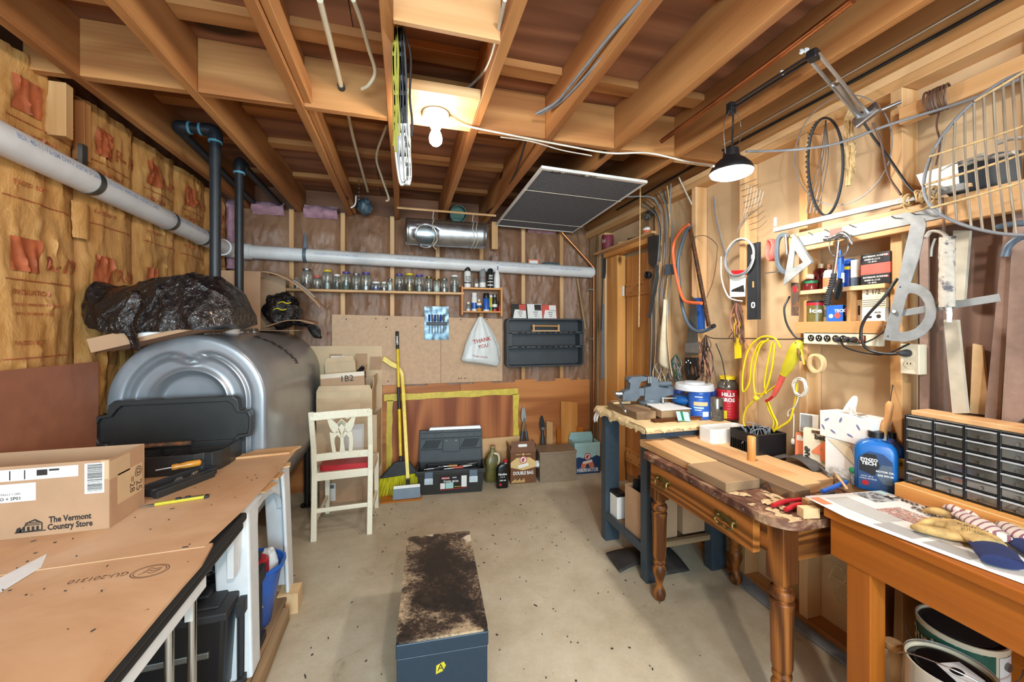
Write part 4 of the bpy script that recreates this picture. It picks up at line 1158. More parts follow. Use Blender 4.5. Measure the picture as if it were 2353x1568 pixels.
can('spray_can','yellow-green insect spray can at the back of the cabinet','can',ux_(1130),3.68,z1,.022,.155,'yellow_green','white',.02,.8,[(.1,.3,'green')],CG)
can('spray_can','dark aerosol with a grey cap and white stripes','can',ux_(1137),3.655,z1,.024,.165,'char_dark','steel_dull',.03,.9,[(.3,.5,'white'),(.0,.15,'red')],CG)
can('paint_marker','thin red tube standing at the end of the cabinet','tube',ux_(1147.5),3.64,z1,.011,.095,'red','black',.04,.8,None,CG)
# ---- driver set in a foil pouch
q=[P(975,704,y=3.722),P(1031,704,y=3.722),P(1033,781,y=3.722),P(974,780,y=3.722)]
t=thing('driver_set','screwdriver set in a shiny clear pouch hung on the hardboard','tool set',((q[0]+q[1])/2));x0,x1,z0,z1_=q[0].x,q[1].x,q[2].z,q[0].z
G().grid(lambda a,c:Vector((x0+(x1-x0)*a,3.720+.004*fbm(a*5,c*7),z0+(z1_-z0)*c)),14,18).build('pouch_back','foil',t,smooth=50)
G().bb((x0+.02,3.700,z0+.135),(x1-.015,3.715,z0+.165)).build('pocket_fold','char_plastic',t,bev=.006)
for k in range(6):
 x=x0+.045+.026*k
 s_=G().cyl((x,3.706,z0+.06),(x,3.706,z0+.18),.0035,n=8);o=s_.build('driver_shaft','steel',t)
 G().lathe([(.006,.17),(.010,.178),(.010,.225),(.007,.235)],(x,3.706,z0),n=8).build('driver_handle',('blue_deep','steel_dull')[k%2],t,smooth=40)
# ---- carrier bag
bx=P(1106,800,y=3.66);t=thing('carrier_bag','white plastic carrier bag with red print hanging below the can cabinet','bag',(bx.x,3.66,1.10))
def bagf(a,c):
 z=1.075+.445*c;th=2*math.pi*a
 rx=pl(c,[(0,.165),(.06,.185),(.35,.165),(.7,.10),(.88,.05),(1,.018)]);ry=pl(c,[(0,.045),(.06,.06),(.4,.06),(.8,.03),(1,.014)])
 sk=.02*math.sin(c*3);k=1+.10*fbm(th*2.2+3,c*1.2,2.0)+.05*math.sin(th*9+c*2)*min(1,c*2)
 bz=-.03*math.cos(th-.5)*max(0,1-c*4)
 return Vector((bx.x+sk*.5-.008+rx*k*math.cos(th),3.668+ry*k*math.sin(th),z+bz))
g=G().grid(bagf,60,30);n_=len(g.v);g.add([bagf(i/24,0)for i in range(24)],[tuple(range(24))])
g.build('bag_body','bag_white',t,smooth=50)
g=G()
def onbag(q):
 a=(q.x-bx.x);c=(q.z-1.075)/.445
 best=min((bagf(k/120,c)for k in range(60,121)),key=lambda w_:abs(w_.x-q.x));return Vector((q.x,best.y-.003,q.z))
g.text('THANK',.05,(bx.x-.0,3.6,1.30),(.96,0,.2),(-.2,0,.96),0,'CENTER',.02,0,None,onbag)
g.text('YOU',.045,(bx.x+.01,3.6,1.245),(.96,0,.2),(-.2,0,.96),0,'CENTER',.02,0,None,onbag)
g.text('Please recycle',.025,(bx.x-.02,3.6,1.15),(.98,0,-.12),(.12,0,.98),0,'CENTER',.01,0,None,onbag)
g.build('red_print','ink_red',t)
# ---- charcoal tool organiser with wooden-handled block, cards on top
tl,br_=P(1164,732,y=3.63),P(1341,840,y=3.63)
xo0,xo1,zo0,zo1=tl.x,br_.x,br_.z,tl.z
t=thing('tool_organizer','charcoal plastic tool organizer tray with two open bays hung on the back wall','organizer',((xo0+xo1)/2,3.68,zo0))
w_,h_=xo1-xo0,zo1-zo0
g=G();o_=rrect(w_,h_,.035,4,w_/2,h_/2);i_=rrect(w_-.03,h_-.03,.025,4,w_/2,h_/2)
g.prism(o_,(xo0,3.62,zo0),UX,UZ,(0,.115,0),hole=i_).prism(o_,(xo0,3.735,zo0),UX,UZ,(0,.006,0))
g.build('tray_shell','char_plastic',t,bev=.003)
def shelf_(z,slots=True):
 zc=zo0+z;o=G().bb((xo0+.012,3.617,zc-.011),(xo1-.012,3.73,zc+.011)).build('rack_shelf','char_plastic',t,bev=.002)
 for k,s_ in enumerate((.5,.3,.12,.3,.5,.65,.5,.3,.12,.3,.5)):
  x=xo0+.13+(w_-.24)*k/10;G().bb((x-.02*s_/.5,3.6155,zc-.005),(x+.02*s_/.5,3.619,zc+.005)).build('rack_slot','black_gloss',o)
shelf_(h_*.41);shelf_(h_*.71)
G().bb((xo0+.012,3.617,zo0+h_*.41),(xo0+.055,3.73,zo0+h_*.71)).build('end_cheek','char_plastic',t,bev=.002)
G().bb((xo1-.045,3.617,zo0+h_*.41),(xo1-.012,3.73,zo0+h_*.71)).build('end_cheek','char_plastic',t,bev=.002)
xa,xb=P(1222,745,y=3.64).x,P(1285,745,y=3.64).x;zb=zo0+h_*.72+.006
t=thing('wooden_holder','small pine holder with a dowel rail on the upper rack of the organizer','holder',((xa+xb)/2,3.65,zb))
G().bb((xa,3.625,zb),(xb,3.68,zb+.012)).build('base','pine_x',t,bev=.001)
for x in(xa+.012,xb-.014):G().bb((x,3.63,zb+.012),(x+.014,3.66,zb+.066)).build('post','pine_z',t,bev=.002)
G().cyl((xa+.004,3.645,zb+.055),(xb,3.645,zb+.052),.009,n=12).build('dowel','pine_x',t,smooth=40)
for k,(u0,u1,v0,ma,mb,lab)in enumerate(((1177,1211,699,'char_dark','red_soft','black and red blister card on the organizer top, closest to the can cabinet'),(1213,1246,699,'white','char_dark','white and black hardware card in the middle of the organizer top'),(1247,1280,701,'red_soft','white','red and white hardware card at the far end of the organizer top'))):
 a,b=P(u0,729,y=3.66),P(u1,v0,y=3.66);t=thing('hardware_card',lab,'card',((a.x+b.x)/2,3.66,a.z),group='hardware cards on the organizer')
 G().hexa([(a.x,3.655,zo1+.001),(b.x,3.655,zo1+.001),(b.x,3.665,zo1+.001),(a.x,3.665,zo1+.001),(a.x,3.69,b.z),(b.x,3.69,b.z),(b.x,3.70,b.z),(a.x,3.70,b.z)]).build('card_back',ma,t)
 w2,h2=b.x-a.x,b.z-zo1
 f=lambda x,z:Vector((a.x+w2*x,3.653+.035*z,zo1+h2*z))
 G().hexa([f(.05,.02),f(.95,.02),f(.95,.02)+UY*.002,f(.05,.02)+UY*.002,f(.2 if k!=1 else .05,.62),f(.95,.62),f(.95,.62)+UY*.002,f(.2 if k!=1 else .05,.62)+UY*.002]).build('printed_panel','white' if k!=1 else 'white',t)
 G().hexa([f(.5,.55),f(.97,.55),f(.97,.55)+UY*.002,f(.5,.55)+UY*.002,f(.5,.97),f(.97,.97),f(.97,.97)+UY*.002,f(.5,.97)+UY*.002]).build('printed_panel',mb,t)
 g=G()
 for r_ in range(3):g.box(f(.55,.45-.14*r_)-UY*.001,(.05-.012*r_,.0008,.007))
 g.build('card_print','ink_grey',t)
# ---- pieces high on the back wall
t=thing('pipe_card','small orange and white card standing on the white drain pipe','card',P(1227,610,y=3.68))
a,b=P(1214,613,y=3.70),P(1238,597,y=3.70)
G().bb((a.x,3.70,a.z+.008),(b.x,3.703,b.z)).build('card_back','orange_print',t)
G().bb((a.x+.012,3.698,a.z+.022),(b.x-.012,3.7,b.z-.012)).build('printed_panel','white',t)
a,b=P(1246,611,y=3.68),P(1283,610,y=3.68)
G().tube([a+UZ*.014,(a+b)/2+UZ*.017,b+UZ*.010],.016,8).build('foil_roll','foil',None,'crumpled foil roll lying on the white drain pipe','roll',smooth=50)
# galvanised duct tee hung by string from a stick
t=thing('duct_tee','galvanised round duct piece with a cut side opening, strung under the joists','duct',(.36,3.45,2.24))
n=40;g=G();rs=[]
for x in np.linspace(.017,.695,20):rs.append([Vector((x,3.45+.112*math.cos(2*math.pi*j/n),2.235+.112*math.sin(2*math.pi*j/n)))for j in range(n)])
g.rings(rs,cap=False)
hc=P(979,540,y=3.345)
keep=[i for i,f in enumerate(g.f)if not(sum((g.v[k]for k in f),Vector())/4-Vector((hc.x,3.345,hc.z))).length<.088]
g.f=[g.f[i]for i in keep];g.m=[g.m[i]for i in keep];g.build('duct_body','galv',t,smooth=50,solid=.002)
g=G();rim=[Vector((hc.x+.085*math.cos(q),3.45-math.sqrt(max(.112**2-(hc.z+.085*math.sin(q)-2.235)**2,0))-.001,hc.z+.085*math.sin(q)))for q in[2*math.pi*k/32 for k in range(32)]]
g.tube(rim,.006,6,closed=True);g.build('opening_rim','steel',t,smooth=50)
for x in(.03,.69):G().tube([(x,3.45+.113*math.cos(2*math.pi*j/32),2.235+.113*math.sin(2*math.pi*j/32))for j in range(32)],.003,6,closed=True).build('end_bead','galv',t,smooth=50)
rod('hanging_stick','thin wooden stick under the joists that carries the duct','stick',(-.05,3.40,2.415),(.78,3.36,2.40),.009,'pine_x',None,4)
for k,x in enumerate((.24,.58)):
 g=G();lp=[(x+.01*math.sin(j),3.45+.118*math.cos(2*math.pi*j/24),2.235+.118*math.sin(2*math.pi*j/24))for j in range(24)]
 g.tube(lp,.0028,5,closed=True).tube([(x,3.41,2.345),(x+.005,3.385,2.415)],.0028,5)
 if k==0:g.tube(spline([(x+.02,3.335,2.22),(x+.03,3.33,2.15),(x+.0,3.33,2.10),(x+.025,3.33,2.07)],5),.0028,5)
 else:g.tube([(q[0]+.03,q[1],q[2])for q in lp],.0028,5,closed=True)
 g.build('string_loop','string',None,('pale string loop with a dangling end beside the cut opening of the duct','double string loop round the far end of the duct')[k],'string')
G().lathe([(.075,0),(.075,.10),(.07,.10),(.07,.004)],(.47,3.60,2.46),(0,-.5,-.15),24).build('round_collar','green_dark',None,'dark green round collar seen end-on above the duct','collar',smooth=40)
# hanging post stub beside the duct
tag(rough_board((.80,3.62,2.16),(.86,3.68,2.418),2,'pine_z','post_stub',None,.001,4),'short pine post stub hanging from the joist beside the duct','post')
rod('leaning_stick','narrow stained stick standing by the wall right of the cans','stick',P(1327,640,y=3.70),P(1346,757,y=3.64),.012,'old_board_z',None,4)
# copper pipes in the far corner
t=thing('copper_pipe','copper pipe rising in the far corner beside the plywood wainscot','pipe',(1.86,3.66,0))
G().cyl((1.865,3.64,.02),(1.865,3.64,2.0),.011,n=10).build('pipe','copper',t,smooth=40)
G().tube(spline([(1.865,3.64,1.99),(1.86,3.645,2.02),(1.84,3.65,2.06),(1.50,3.70,2.42)],5),.010,8).build('pipe_bend','copper',t,smooth=40)
for z in(1.80,1.30):G().bb((1.80,3.635,z),(1.90,3.65,z+.012)).build('pipe_clip','steel_dull',t)

# ---- window screen hung under the joists
c4=[Vector((.805,2.25,2.385)),Vector((1.555,2.27,2.375)),Vector((1.645,3.66,2.372)),Vector((.835,3.64,2.382))]
t=thing('window_screen','grey mesh screen in a white frame hung flat under the joists','screen',sum(c4,Vector())/4)
ctr=sum(c4,Vector())/4;inn=[q+(ctr-q).normalized()*.035 for q in c4]
G().hexa([q+Vector((0,0,.004))for q in inn]+[q+Vector((0,0,.007))for q in inn]).build('mesh_panel','screen_mesh',t)
for k in range(4):
 a,b,a2,b2=c4[k],c4[(k+1)%4],inn[k],inn[(k+1)%4]
 G().hexa([a,b,b2,a2]+[q+UZ*.018 for q in(a,b,b2,a2)]).build('frame_bar','white',t,bev=.002)
n_=G()
for f in(.27,.82):n_.tube([c4[0].lerp(c4[3],f)-UZ*.003,c4[1].lerp(c4[2],f)-UZ*.003],.002,5)
n_.build('tie_string','string',t)
G().text('Sm  Bottom  E10',.045,(c4[0]+c4[1])/2+Vector((-.15,.018,-.0012)),(-1,0,0),(0,1,0),0,'CENTER',.02,-.0006).build('frame_writing','ink',t)

# ================================================================ floor along the back wall
# flattened carton and the stack of boxes
G().prism([(-.78,.0),(-.185,.0),(-.185,1.255),(-.50,1.26),(-.78,1.26)],(0,3.716,0),UX,UZ,(0,.01,0)).build('flat_carton','cardboard_pale',None,'tall flattened tan carton standing behind the box stack','cardboard')
fc=bpy.data.objects['flat_carton']
for x,z in((-.57,1.13),(-.36,1.13),(-.24,1.10)):G().bb((x-.05,3.7145,z-.06),(x+.05,3.716,z+.06)).build('tape_patch','cardboard',fc)
t=thing('floor_carton','brown carton with a shipping label on the floor behind the white chair','box',(-.43,3.575,0));B=carton(t,.44,.25,.215)
B(G().bb((-.18,-.1262,.02),(-.10,-.1255,.16),0).bb((-.14,-.1266,.12),(-.11,-.1261,.15),1),'shipping_label',['paper','ink_grey'])
t=thing('big_carton','large tan carton in the middle of the box stack behind the chair','box',(-.43,3.56,.2165),R(-4));B=carton(t,.46,.29,.49,'cardboard_pale')
B(G().bb((.13,-.1462,.03),(.17,-.1455,.07)).bb((-.02,-.1462,.1),(.13,-.1455,.42)),'shipping_label','paper')
B(G().prism(rrect(.05,.09,.006,2),(.2302,.0,.3),UY,UZ,(.0006,0,0),hole=rrect(.042,.082,.005,2)),'side_print','ink_brown')
t=thing('upper_carton','tan carton with clear tape and open flaps on top of the large carton','box',(-.45,3.555,.7075),R(-3));B=carton(t,.42,.29,.20,'cardboard_pale',flaps=(('+x',.11,18,1),('-y',.045,8,1)))
B(G().bb((-.21,-.1463,.10),(.20,-.1455,.15)).bb((.12,-.1466,.02),(.205,-.146,.19)),'packing_tape','tape_clear')
t=thing('inner_carton','small carton marked 1B2 tilted inside the upper carton','box',(-.47,3.50,.86),rot=(R(-6),R(-3),R(2)));B=carton(t,.33,.13,.185,'cardboard',flaps=(('+x',.06,30,1),))
B(G().text('1B2',.068,(.03,-.0655,.135),UX,UZ,0,'CENTER',.01),'marker_print','ink')
B(G().bb((-.165,-.0655,.15),(.165,-.065,.185)),'packing_tape','tape_clear')
t=thing('top_carton','smallest tan carton with a lifted flap at the top of the stack','box',(-.50,3.63,.93),rot=(R(-3),R(-5),0));B=carton(t,.24,.10,.19,'cardboard_pale',flaps=(('-y',.05,20,1),))
G().hexa([(-.60,3.655,1.10),(-.42,3.655,1.115),(-.42,3.66,1.115),(-.60,3.66,1.10),(-.60,3.66,1.175),(-.42,3.66,1.175),(-.42,3.665,1.175),(-.60,3.665,1.175)]).build('paper_sleeve','paper',None,'white printed paper sleeve sticking up behind the top carton','paper')
crumple((-.345,3.58,1.02),(.03,.025,.06),2.2,'bag_black','plastic_wad','dark plastic wad poking out beside the 1B2 carton','plastic',18,12,.3)
# ---- white chair
t=thing('white_chair','chipped cream-painted wooden chair with a red seat, its back to the camera','chair',(-.40,3.05,0))
def post(x0,x1,name='leg'):
 g=G();rs=[]
 for z,y,dx in((0,2.875,0),(.20,2.905,.0),(.42,2.935,0),(.60,2.93,.0),(.86,2.865,0)):
  f=z/.86;x=x0+(x1-x0)*f;w2=.018-.002*f
  rs.append([Vector((x-w2,y-.016,z)),Vector((x+w2,y-.016,z)),Vector((x+w2,y+.016,z)),Vector((x-w2,y+.016,z))])
 return g.rings(rs).build(name,'cream_paint',t,bev=.004)
post(-.575,-.590);post(-.225,-.222)
for x in(-.56,-.205):G().box((x,3.28,.215),(.03,.03,.43),taper=1.15).build('leg','cream_paint',t,bev=.003)
def curve_rail(z0,z1,y,dip,name,th=.022):
 G().grid(lambda a,c:Vector((0,0,0)),1,1)
 n=12;rs=[]
 for i in range(n+1):
  s_=i/n;x=-.60+.385*s_ if name=='top_rail' else-.57+.345*s_
  yy=y+dip*math.sin(math.pi*s_);up=.012*s_ if name=='top_rail' else .006*s_
  rs.append([Vector((x,yy-th/2,z0+up)),Vector((x,yy+th/2,z0+up)),Vector((x,yy+th/2,z1+up)),Vector((x,yy-th/2,z1+up))])
 G().rings(rs).build(name,'cream_paint',t,bev=.005)
curve_rail(.80,.855,2.865,.018,'top_rail');curve_rail(.510,.560,2.932,.012,'back_rail');curve_rail(.375,.43,2.935,0,'seat_rail');curve_rail(.17,.20,2.905,0,'stretcher',.016)
G().bb((-.56,3.255,.375),(-.20,3.275,.43)).build('seat_rail','cream_paint',t,bev=.003)
for x0,x1 in((-.575,-.56),(-.225,-.205)):
 G().hexa([(x0-.011,2.95,.375),(x0+.011,2.95,.375),(x1+.011,3.265,.375),(x1-.011,3.265,.375),(x0-.011,2.95,.43),(x0+.011,2.95,.43),(x1+.011,3.265,.43),(x1-.011,3.265,.43)]).build('seat_rail','cream_paint',t,bev=.003)
 G().hexa([(x0-.009,2.92,.10),(x0+.009,2.92,.10),(x1+.009,3.27,.12),(x1-.009,3.27,.12),(x0-.009,2.92,.125),(x0+.009,2.92,.125),(x1+.009,3.27,.145),(x1-.009,3.27,.145)]).build('stretcher','cream_paint',t,bev=.003)
G().prism(rrect(.33,.31,.03,4,-.392,3.105),(0,0,.4315),UX,UY,(0,0,.035)).build('seat','red',t,bev=.012,smooth=50)
# pierced splat
sx=lambda u:(u-787.5)/135.0*.36-.405
sy=lambda z:2.872+(.855-z)*.19
def sp(poly,holes=None):
 return[(sx(u),.845-(v-957)*.0029)for u,v in poly]
def plate(poly,hole=None):
 g=G();p_=sp(poly);n=len(p_)
 f=[Vector((x,sy(z),z))for x,z in p_];b=[q+Vector((0,.012,0))for q in f]
 if hole is None:
  g.add(f+b,[tuple(range(n)),tuple(range(2*n-1,n-1,-1))]+[(j,j+n,(j+1)%n+n,(j+1)%n)for j in range(n)])
 return g.build('splat_piece','cream_paint',t,bev=.002)
plate([(750,958),(762,962),(764,972),(775,984),(788,974),(790,982),(778,997),(781,1003),(772,1010),(764,1002),(758,990)])
plate([(824,958),(812,962),(810,972),(800,984),(786,974),(784,982),(796,997),(793,1003),(802,1010),(810,1002),(816,990)])
plate([(762,962),(776,960),(772,972),(767,974)]);plate([(792,962),(806,960),(807,972),(798,974)])
plate([(776,984),(787,972),(799,984),(787,1014)])
plate([(758,1004),(770,1008),(769,1030),(772,1056),(763,1056),(760,1030)]);plate([(812,1004),(803,1008),(804,1030),(802,1056),(811,1056),(814,1030)])
plate([(782,1012),(792,1012),(791,1030),(794,1056),(780,1056),(783,1030)])
plate([(768,1006),(776,1000),(786,1014),(784,1022),(776,1012),(769,1020)]);plate([(805,1006),(797,1000),(787,1014),(790,1022),(797,1012),(804,1020)])
# ---- broom and long scraper
t=thing('broom','angle broom with a yellow handle, black head and yellow bristles, standing by the boxes','broom',(-.02,3.45,0))
a,b=Vector((-.022,3.47,.26)),Vector((-.056,3.71,1.384));d=(b-a)
G().cyl(a,a+d*.86,.0125,n=14).build('handle','yellow',t,smooth=40)
G().cyl(a+d*.86,b,.014,.015,14).build('grip','black',t,smooth=40)
G().cyl(a+d*.40,a+d*.565,.0145,n=14).build('grip','black',t,smooth=40)
G().text('LIBMAN',.022,a+d*.93+Vector((0,-.0165,0)),d.normalized(),Vector((-1,0,0)),0,'CENTER',.03).build('lettering','white',t)
def fan(z0,z1,xa0,xa1,xb0,xb1,y,th):
 return[Vector((xa0,y-th,z0)),Vector((xa1,y-th,z0)),Vector((xa1,y+th,z0)),Vector((xa0,y+th,z0)),Vector((xb0,y-th,z1)),Vector((xb1,y-th,z1)),Vector((xb1,y+th,z1)),Vector((xb0,y+th,z1))]
g=G().hexa([Vector((-.19,3.43,.165)),Vector((.12,3.43,.185)),Vector((.12,3.475,.185)),Vector((-.19,3.475,.165)),Vector((-.075,3.435,.29)),Vector((.04,3.435,.295)),Vector((.04,3.47,.295)),Vector((-.075,3.47,.29))])
g.cyl((-.025,3.462,.22),(-.020,3.475,.33),.02,.016,12);g.build('broom_head','black_rubber',t,bev=.006)
g=G();rb=random.Random(3)
for k in range(150):
 f=k/150;x=-.185+.30*f;zt=.168+.018*f;zb=.012+.05*f*f+.01*rb.random();y=3.452+rb.uniform(-.018,.018)
 dx=(f-.5)*.10-.01
 g.cyl((x,y,zt),(x+dx+rb.uniform(-.008,.008),y-.01+rb.uniform(-.015,.015),zb),.0022,.0016,4)
o=g.build('bristles','yellow_bristle',t);o['kind']='stuff'
t=thing('floor_scraper','floor scraper with a yellow bent handle and a blue-grey blade in front of the broom','scraper',(.04,3.36,0))
q0=Vector((.035,3.395,.155));q1=Vector((-.01,3.645,.995))
path=[q0,q0.lerp(q1,.5),q0.lerp(q1,.92),q1+Vector((-.01,.0,.03)),q1+Vector((-.05,.005,.075)),q1+Vector((-.10,.008,.105)),q1+Vector((-.145,.01,.14)),q1+Vector((-.165,.01,.15))]
g=G();rs=[];sp_=spline(path,4)
for i,p in enumerate(sp_):
 tq=(sp_[min(i+1,len(sp_)-1)]-sp_[max(i-1,0)]).normalized();sdv=tq.cross(Vector((0,1,-.2))).normalized();nn=tq.cross(sdv)
 w2=.015 if i<len(sp_)-12 else .022
 rs.append([p+sdv*w2+nn*.009,p-sdv*w2+nn*.009,p-sdv*w2-nn*.009,p+sdv*w2-nn*.009])
g.rings(rs).build('handle','yellow',t,bev=.003)
G().hexa(fan(.075,.165,.021,.055,.02,.052,3.39,.016)).build('socket','black',t,bev=.004)
G().hexa([Vector((-.085,3.345,.016)),Vector((.135,3.338,.016)),Vector((.135,3.344,.016)),Vector((-.085,3.351,.016)),Vector((-.078,3.375,.115)),Vector((.132,3.37,.115)),Vector((.132,3.376,.115)),Vector((-.078,3.381,.115))]).build('blade','blue_grey',t)
G().hexa([Vector((-.080,3.366,.095)),Vector((.134,3.360,.095)),Vector((.134,3.366,.095)),Vector((-.080,3.373,.095)),Vector((-.078,3.370,.117)),Vector((.132,3.365,.117)),Vector((.132,3.371,.117)),Vector((-.078,3.377,.117))]).build('blade_edge','white',t)
G().prism([(-.18,3.335),(.145,3.325),(.145,3.50),(-.18,3.50)],(0,0,.0005),UX,UY,(0,0,.013)).build('floor_board','cherry_x',None,'short red-brown board lying under the broom bristles','board',bev=.001)
# ---- open toolbox
t=thing('tool_box','open dark grey plastic tool box with a product label and steel latches on the floor','tool box',(.4045,3.50,0),math.atan2(-.067,.577))
B=L(t);w_,dd,hh=.56,.25,.205
g=G();base=lambda z,k,o=0:[Vector((x*(w_/2*k+o),y*(dd/2*k+o),z))for x,y in((-1,-1),(1,-1),(1,1),(-1,1))]
g.rings([base(.002,.94),base(hh*.82,1.0),base(hh*.82,1.06),base(hh,1.06),base(hh,1.0),base(hh*.3,.93)])
B(g,'bin','char_dark',bev=.004)
B(G().hexa([Vector(q)for q in((-.29,.13,.20),(.29,.13,.20),(.29,.16,.20),(-.29,.16,.20),(-.285,.165,.475),(.285,.165,.475),(.285,.195,.475),(-.285,.195,.475))]),'lid','char_plastic',bev=.005)
fl=lambda x,z,o=0:Vector((x,.128+(z-.20)*.127-o,z))
def rib(x0,x1,z0,z1,th=.018):
 return[fl(x0,z0),fl(x1,z0),fl(x1,z0,-.01),fl(x0,z0,-.01),fl(x0,z1,0),fl(x1,z1,0),fl(x1,z1,-.01),fl(x0,z1,-.01)]
for z in(.30,.40,.447):
 q=rib(-.285,.285,z,z+.006);B(G().hexa([v_-Vector((0,.016 if i%4<2 else 0,0))for i,v_ in enumerate(q)]),'lid_rib','char_plastic')
for x in(-.28,-.22,-.14,-.08,.08,.14,.22,.277):
 q=rib(x,x+.006,.40 if abs(x)<.25 else .22,.47);B(G().hexa([v_-Vector((0,.014 if i%4<2 else 0,0))for i,v_ in enumerate(q)]),'lid_rib','char_plastic')
for s_ in(-1,1):
 for k in range(11):
  x=s_*(.11+.013*k);a_,b_=fl(x-.02,.315,.004),fl(x+.02,.388,.004);B(G().tube([a_,b_],.0025,4),'lid_groove','char_dark')
B(G().hexa([v_-Vector((0,.02 if i%4<2 else 0,0))for i,v_ in enumerate(rib(-.075,.08,.285,.40))]),'handle_plate','char_plastic',bev=.004)
B(G().cyl(fl(-.04,.385,.021),fl(-.04,.385,.026),.006,n=10).cyl(fl(.045,.385,.021),fl(.045,.385,.026),.006,n=10),'plate_screw','steel')
B(G().hexa([fl(-.20,.475,.004),fl(.28,.475,.004),fl(.28,.475,-.035),fl(-.20,.475,-.035),fl(-.19,.498,.002),fl(.27,.503,.002),fl(.27,.503,-.03),fl(-.19,.498,-.03)]),'lid_hook_rail','white_gloss',bev=.003)
for x in(-.185,.19):
 B(G().hexa([Vector(q)for q in((x-.035,-.152,.10),(x+.035,-.152,.10),(x+.04,-.135,.10),(x-.04,-.135,.10),(x-.035,-.142,.20),(x+.035,-.142,.20),(x+.035,-.131,.20),(x-.035,-.131,.20))]),'latch','blue_grey',bev=.004)
 B(G().hexa([Vector(q)for q in((x-.036,-.155,.10),(x+.036,-.155,.10),(x+.036,-.152,.10),(x-.036,-.152,.10),(x-.036,-.149,.15),(x+.036,-.149,.15),(x+.036,-.146,.15),(x-.036,-.146,.15))]),'latch_plate','steel',bev=.001)
fr=lambda x,z,o=.0:Vector((x,-.1185-.043*z-o,z))
def flat(poly,o,m_,nm):
 n=len(poly);f=[fr(x,z,o)for x,z in poly];b=[q+Vector((0,.0015,0))for q in f]
 B(G().add(f+b,[tuple(range(n)),tuple(range(2*n-1,n-1,-1))]+[(j,j+n,(j+1)%n+n,(j+1)%n)for j in range(n)]),nm,m_)
flat([(-.095,.035),(.135,.045),(.135,.155),(-.095,.155)],.002,'black','product_label')
flat([(-.095,.035),(.135,.045),(.135,.050),(-.095,.040)],.003,'red','label_stripe');flat([(-.08,.128),(-.01,.130),(-.01,.148),(-.08,.147)],.003,'red','label_flash')
flat([(.088,.055),(.133,.055),(.133,.153),(.088,.153)],.003,'white','label_panel');flat([(-.09,.045),(-.05,.046),(-.05,.095),(-.09,.095)],.003,'white','label_picture');flat([(-.045,.046),(.02,.048),(.02,.098),(-.045,.096)],.003,'teal_pale','label_picture')
g=G();g.text('Rubbermaid',.016,fr(-.045,.138,.004),UX,UZ,0,'CENTER',.03,fit=.062).text('TOOL BOX',.022,fr(.0,.108,.004),UX,UZ,0,'CENTER',.04,fit=.13).text('SERIES',.013,fr(.03,.140,.004),UX,UZ,0,'CENTER',.03)
B(g,'label_lettering','white');g=G().text('Bonus tray',.012,fr(.055,.062,.004),UX,UZ,0,'CENTER',.03);B(g,'label_lettering','yellow')
g=G();dish(g,rrect(.46,.16,.012,3),(.01,0,.15),UX,UY,(0,0,.045),.03,.3);B(g,'lift_tray','black',bev=.002)
Ft=frame_of(t)
for k,(x,y,ang,m_,lab)in enumerate(((-.15,-.03,5,'black','black-handled pliers lying in the open tool box'),(-.03,.01,-4,'wood_handle','wooden-handled chisel lying in the open tool box'),(.10,-.02,6,'steel','steel wrench lying in the open tool box'),(.15,.03,14,'steel_dull','dull ratchet lying in the open tool box'),(.02,-.045,2,'red_soft','red-handled screwdriver in the open tool box'))):
 q=Ft@Vector((x,y,.192));r_=R(ang);dv=Vector((math.cos(r_),math.sin(r_),0))*.085
 o=thing('hand_tool',lab,'tool',q)
 G().lathe([(.004,-.09),(.009,-.085),(.011,-.03),(.008,0)],q,-dv,8).build('handle',m_,o,smooth=40);G().cyl(q,q-dv*.95,.0045,.004,8).build('shaft','steel',o,smooth=40)
# ---- oil jug, black bottle
t=thing('oil_jug','translucent yellowish oil jug with a moulded handle beside the tool box','jug',(.80,3.58,0))
G().rings([[Vector((.80+x*k,3.58+y*k,z))for x,y in rrect(.15,.12,.035,4)]for z,k in((.002,.92),(.01,1),(.14,1),(.20,.92),(.255,.55),(.275,.30),(.30,.28))]).build('jug_body','oil_dark',t,smooth=40)
G().tube(spline([(.80,3.515,.27),(.835,3.51,.255),(.845,3.51,.20),(.835,3.512,.165)],5),.011,8).build('handle','cream',t,smooth=40)
G().cyl((.80,3.58,.30),(.80,3.58,.322),.023,n=16).build('cap','old_board_x',t,smooth=40)
def flatbottle(name,label,x,y,z0,w_,d_,h_,m_,cm,neck=0.0,rz=0,shoulder=.72,cat='bottle',capw=.3):
 t=thing(name,label,cat,(x,y,z0),rz);B=L(t);rs=[]
 for f,k,kd in((0,.94,.94),(.02,1,1),(shoulder,1,1),(shoulder+.08,.93,.9),(shoulder+.15,.7,.75),(shoulder+.19,capw,capw*w_/d_),(.90,capw,capw*w_/d_)):
  rs.append([Vector((px_*k+neck*(f>shoulder)*(f-shoulder)/(.9-shoulder)*w_,py_*kd,f*h_+.0008))for px_,py_ in rrect(w_,d_,min(w_,d_)*.3,4)])
 B(G().rings(rs),'bottle_body',m_,smooth=45)
 B(G().cyl((neck*w_,0,.895*h_),(neck*w_,0,h_),w_*capw*.62,n=14),'cap',cm,smooth=40)
 return t,B
t,B=flatbottle('motor_oil_bottle','black oil bottle with a red cap on the floor beside the jug',.845,3.40,0,.105,.06,.245,'black_gloss','red',.28,R(-4))
B(G().text('Havoline',.026,(0,-.0312,.125),UX,UZ,0,'CENTER',.03,fit=.075).text('SAE 30',.014,(0,-.0312,.10),UX,UZ,0).text('10W-40',.017,(.0,-.0312,.07),UX,UZ,0,'CENTER',.03),'lettering','white')
B(G().cyl((-.02,-.0305,.035),(-.02,-.0315,.035),.013,n=10),'star_mark','red')
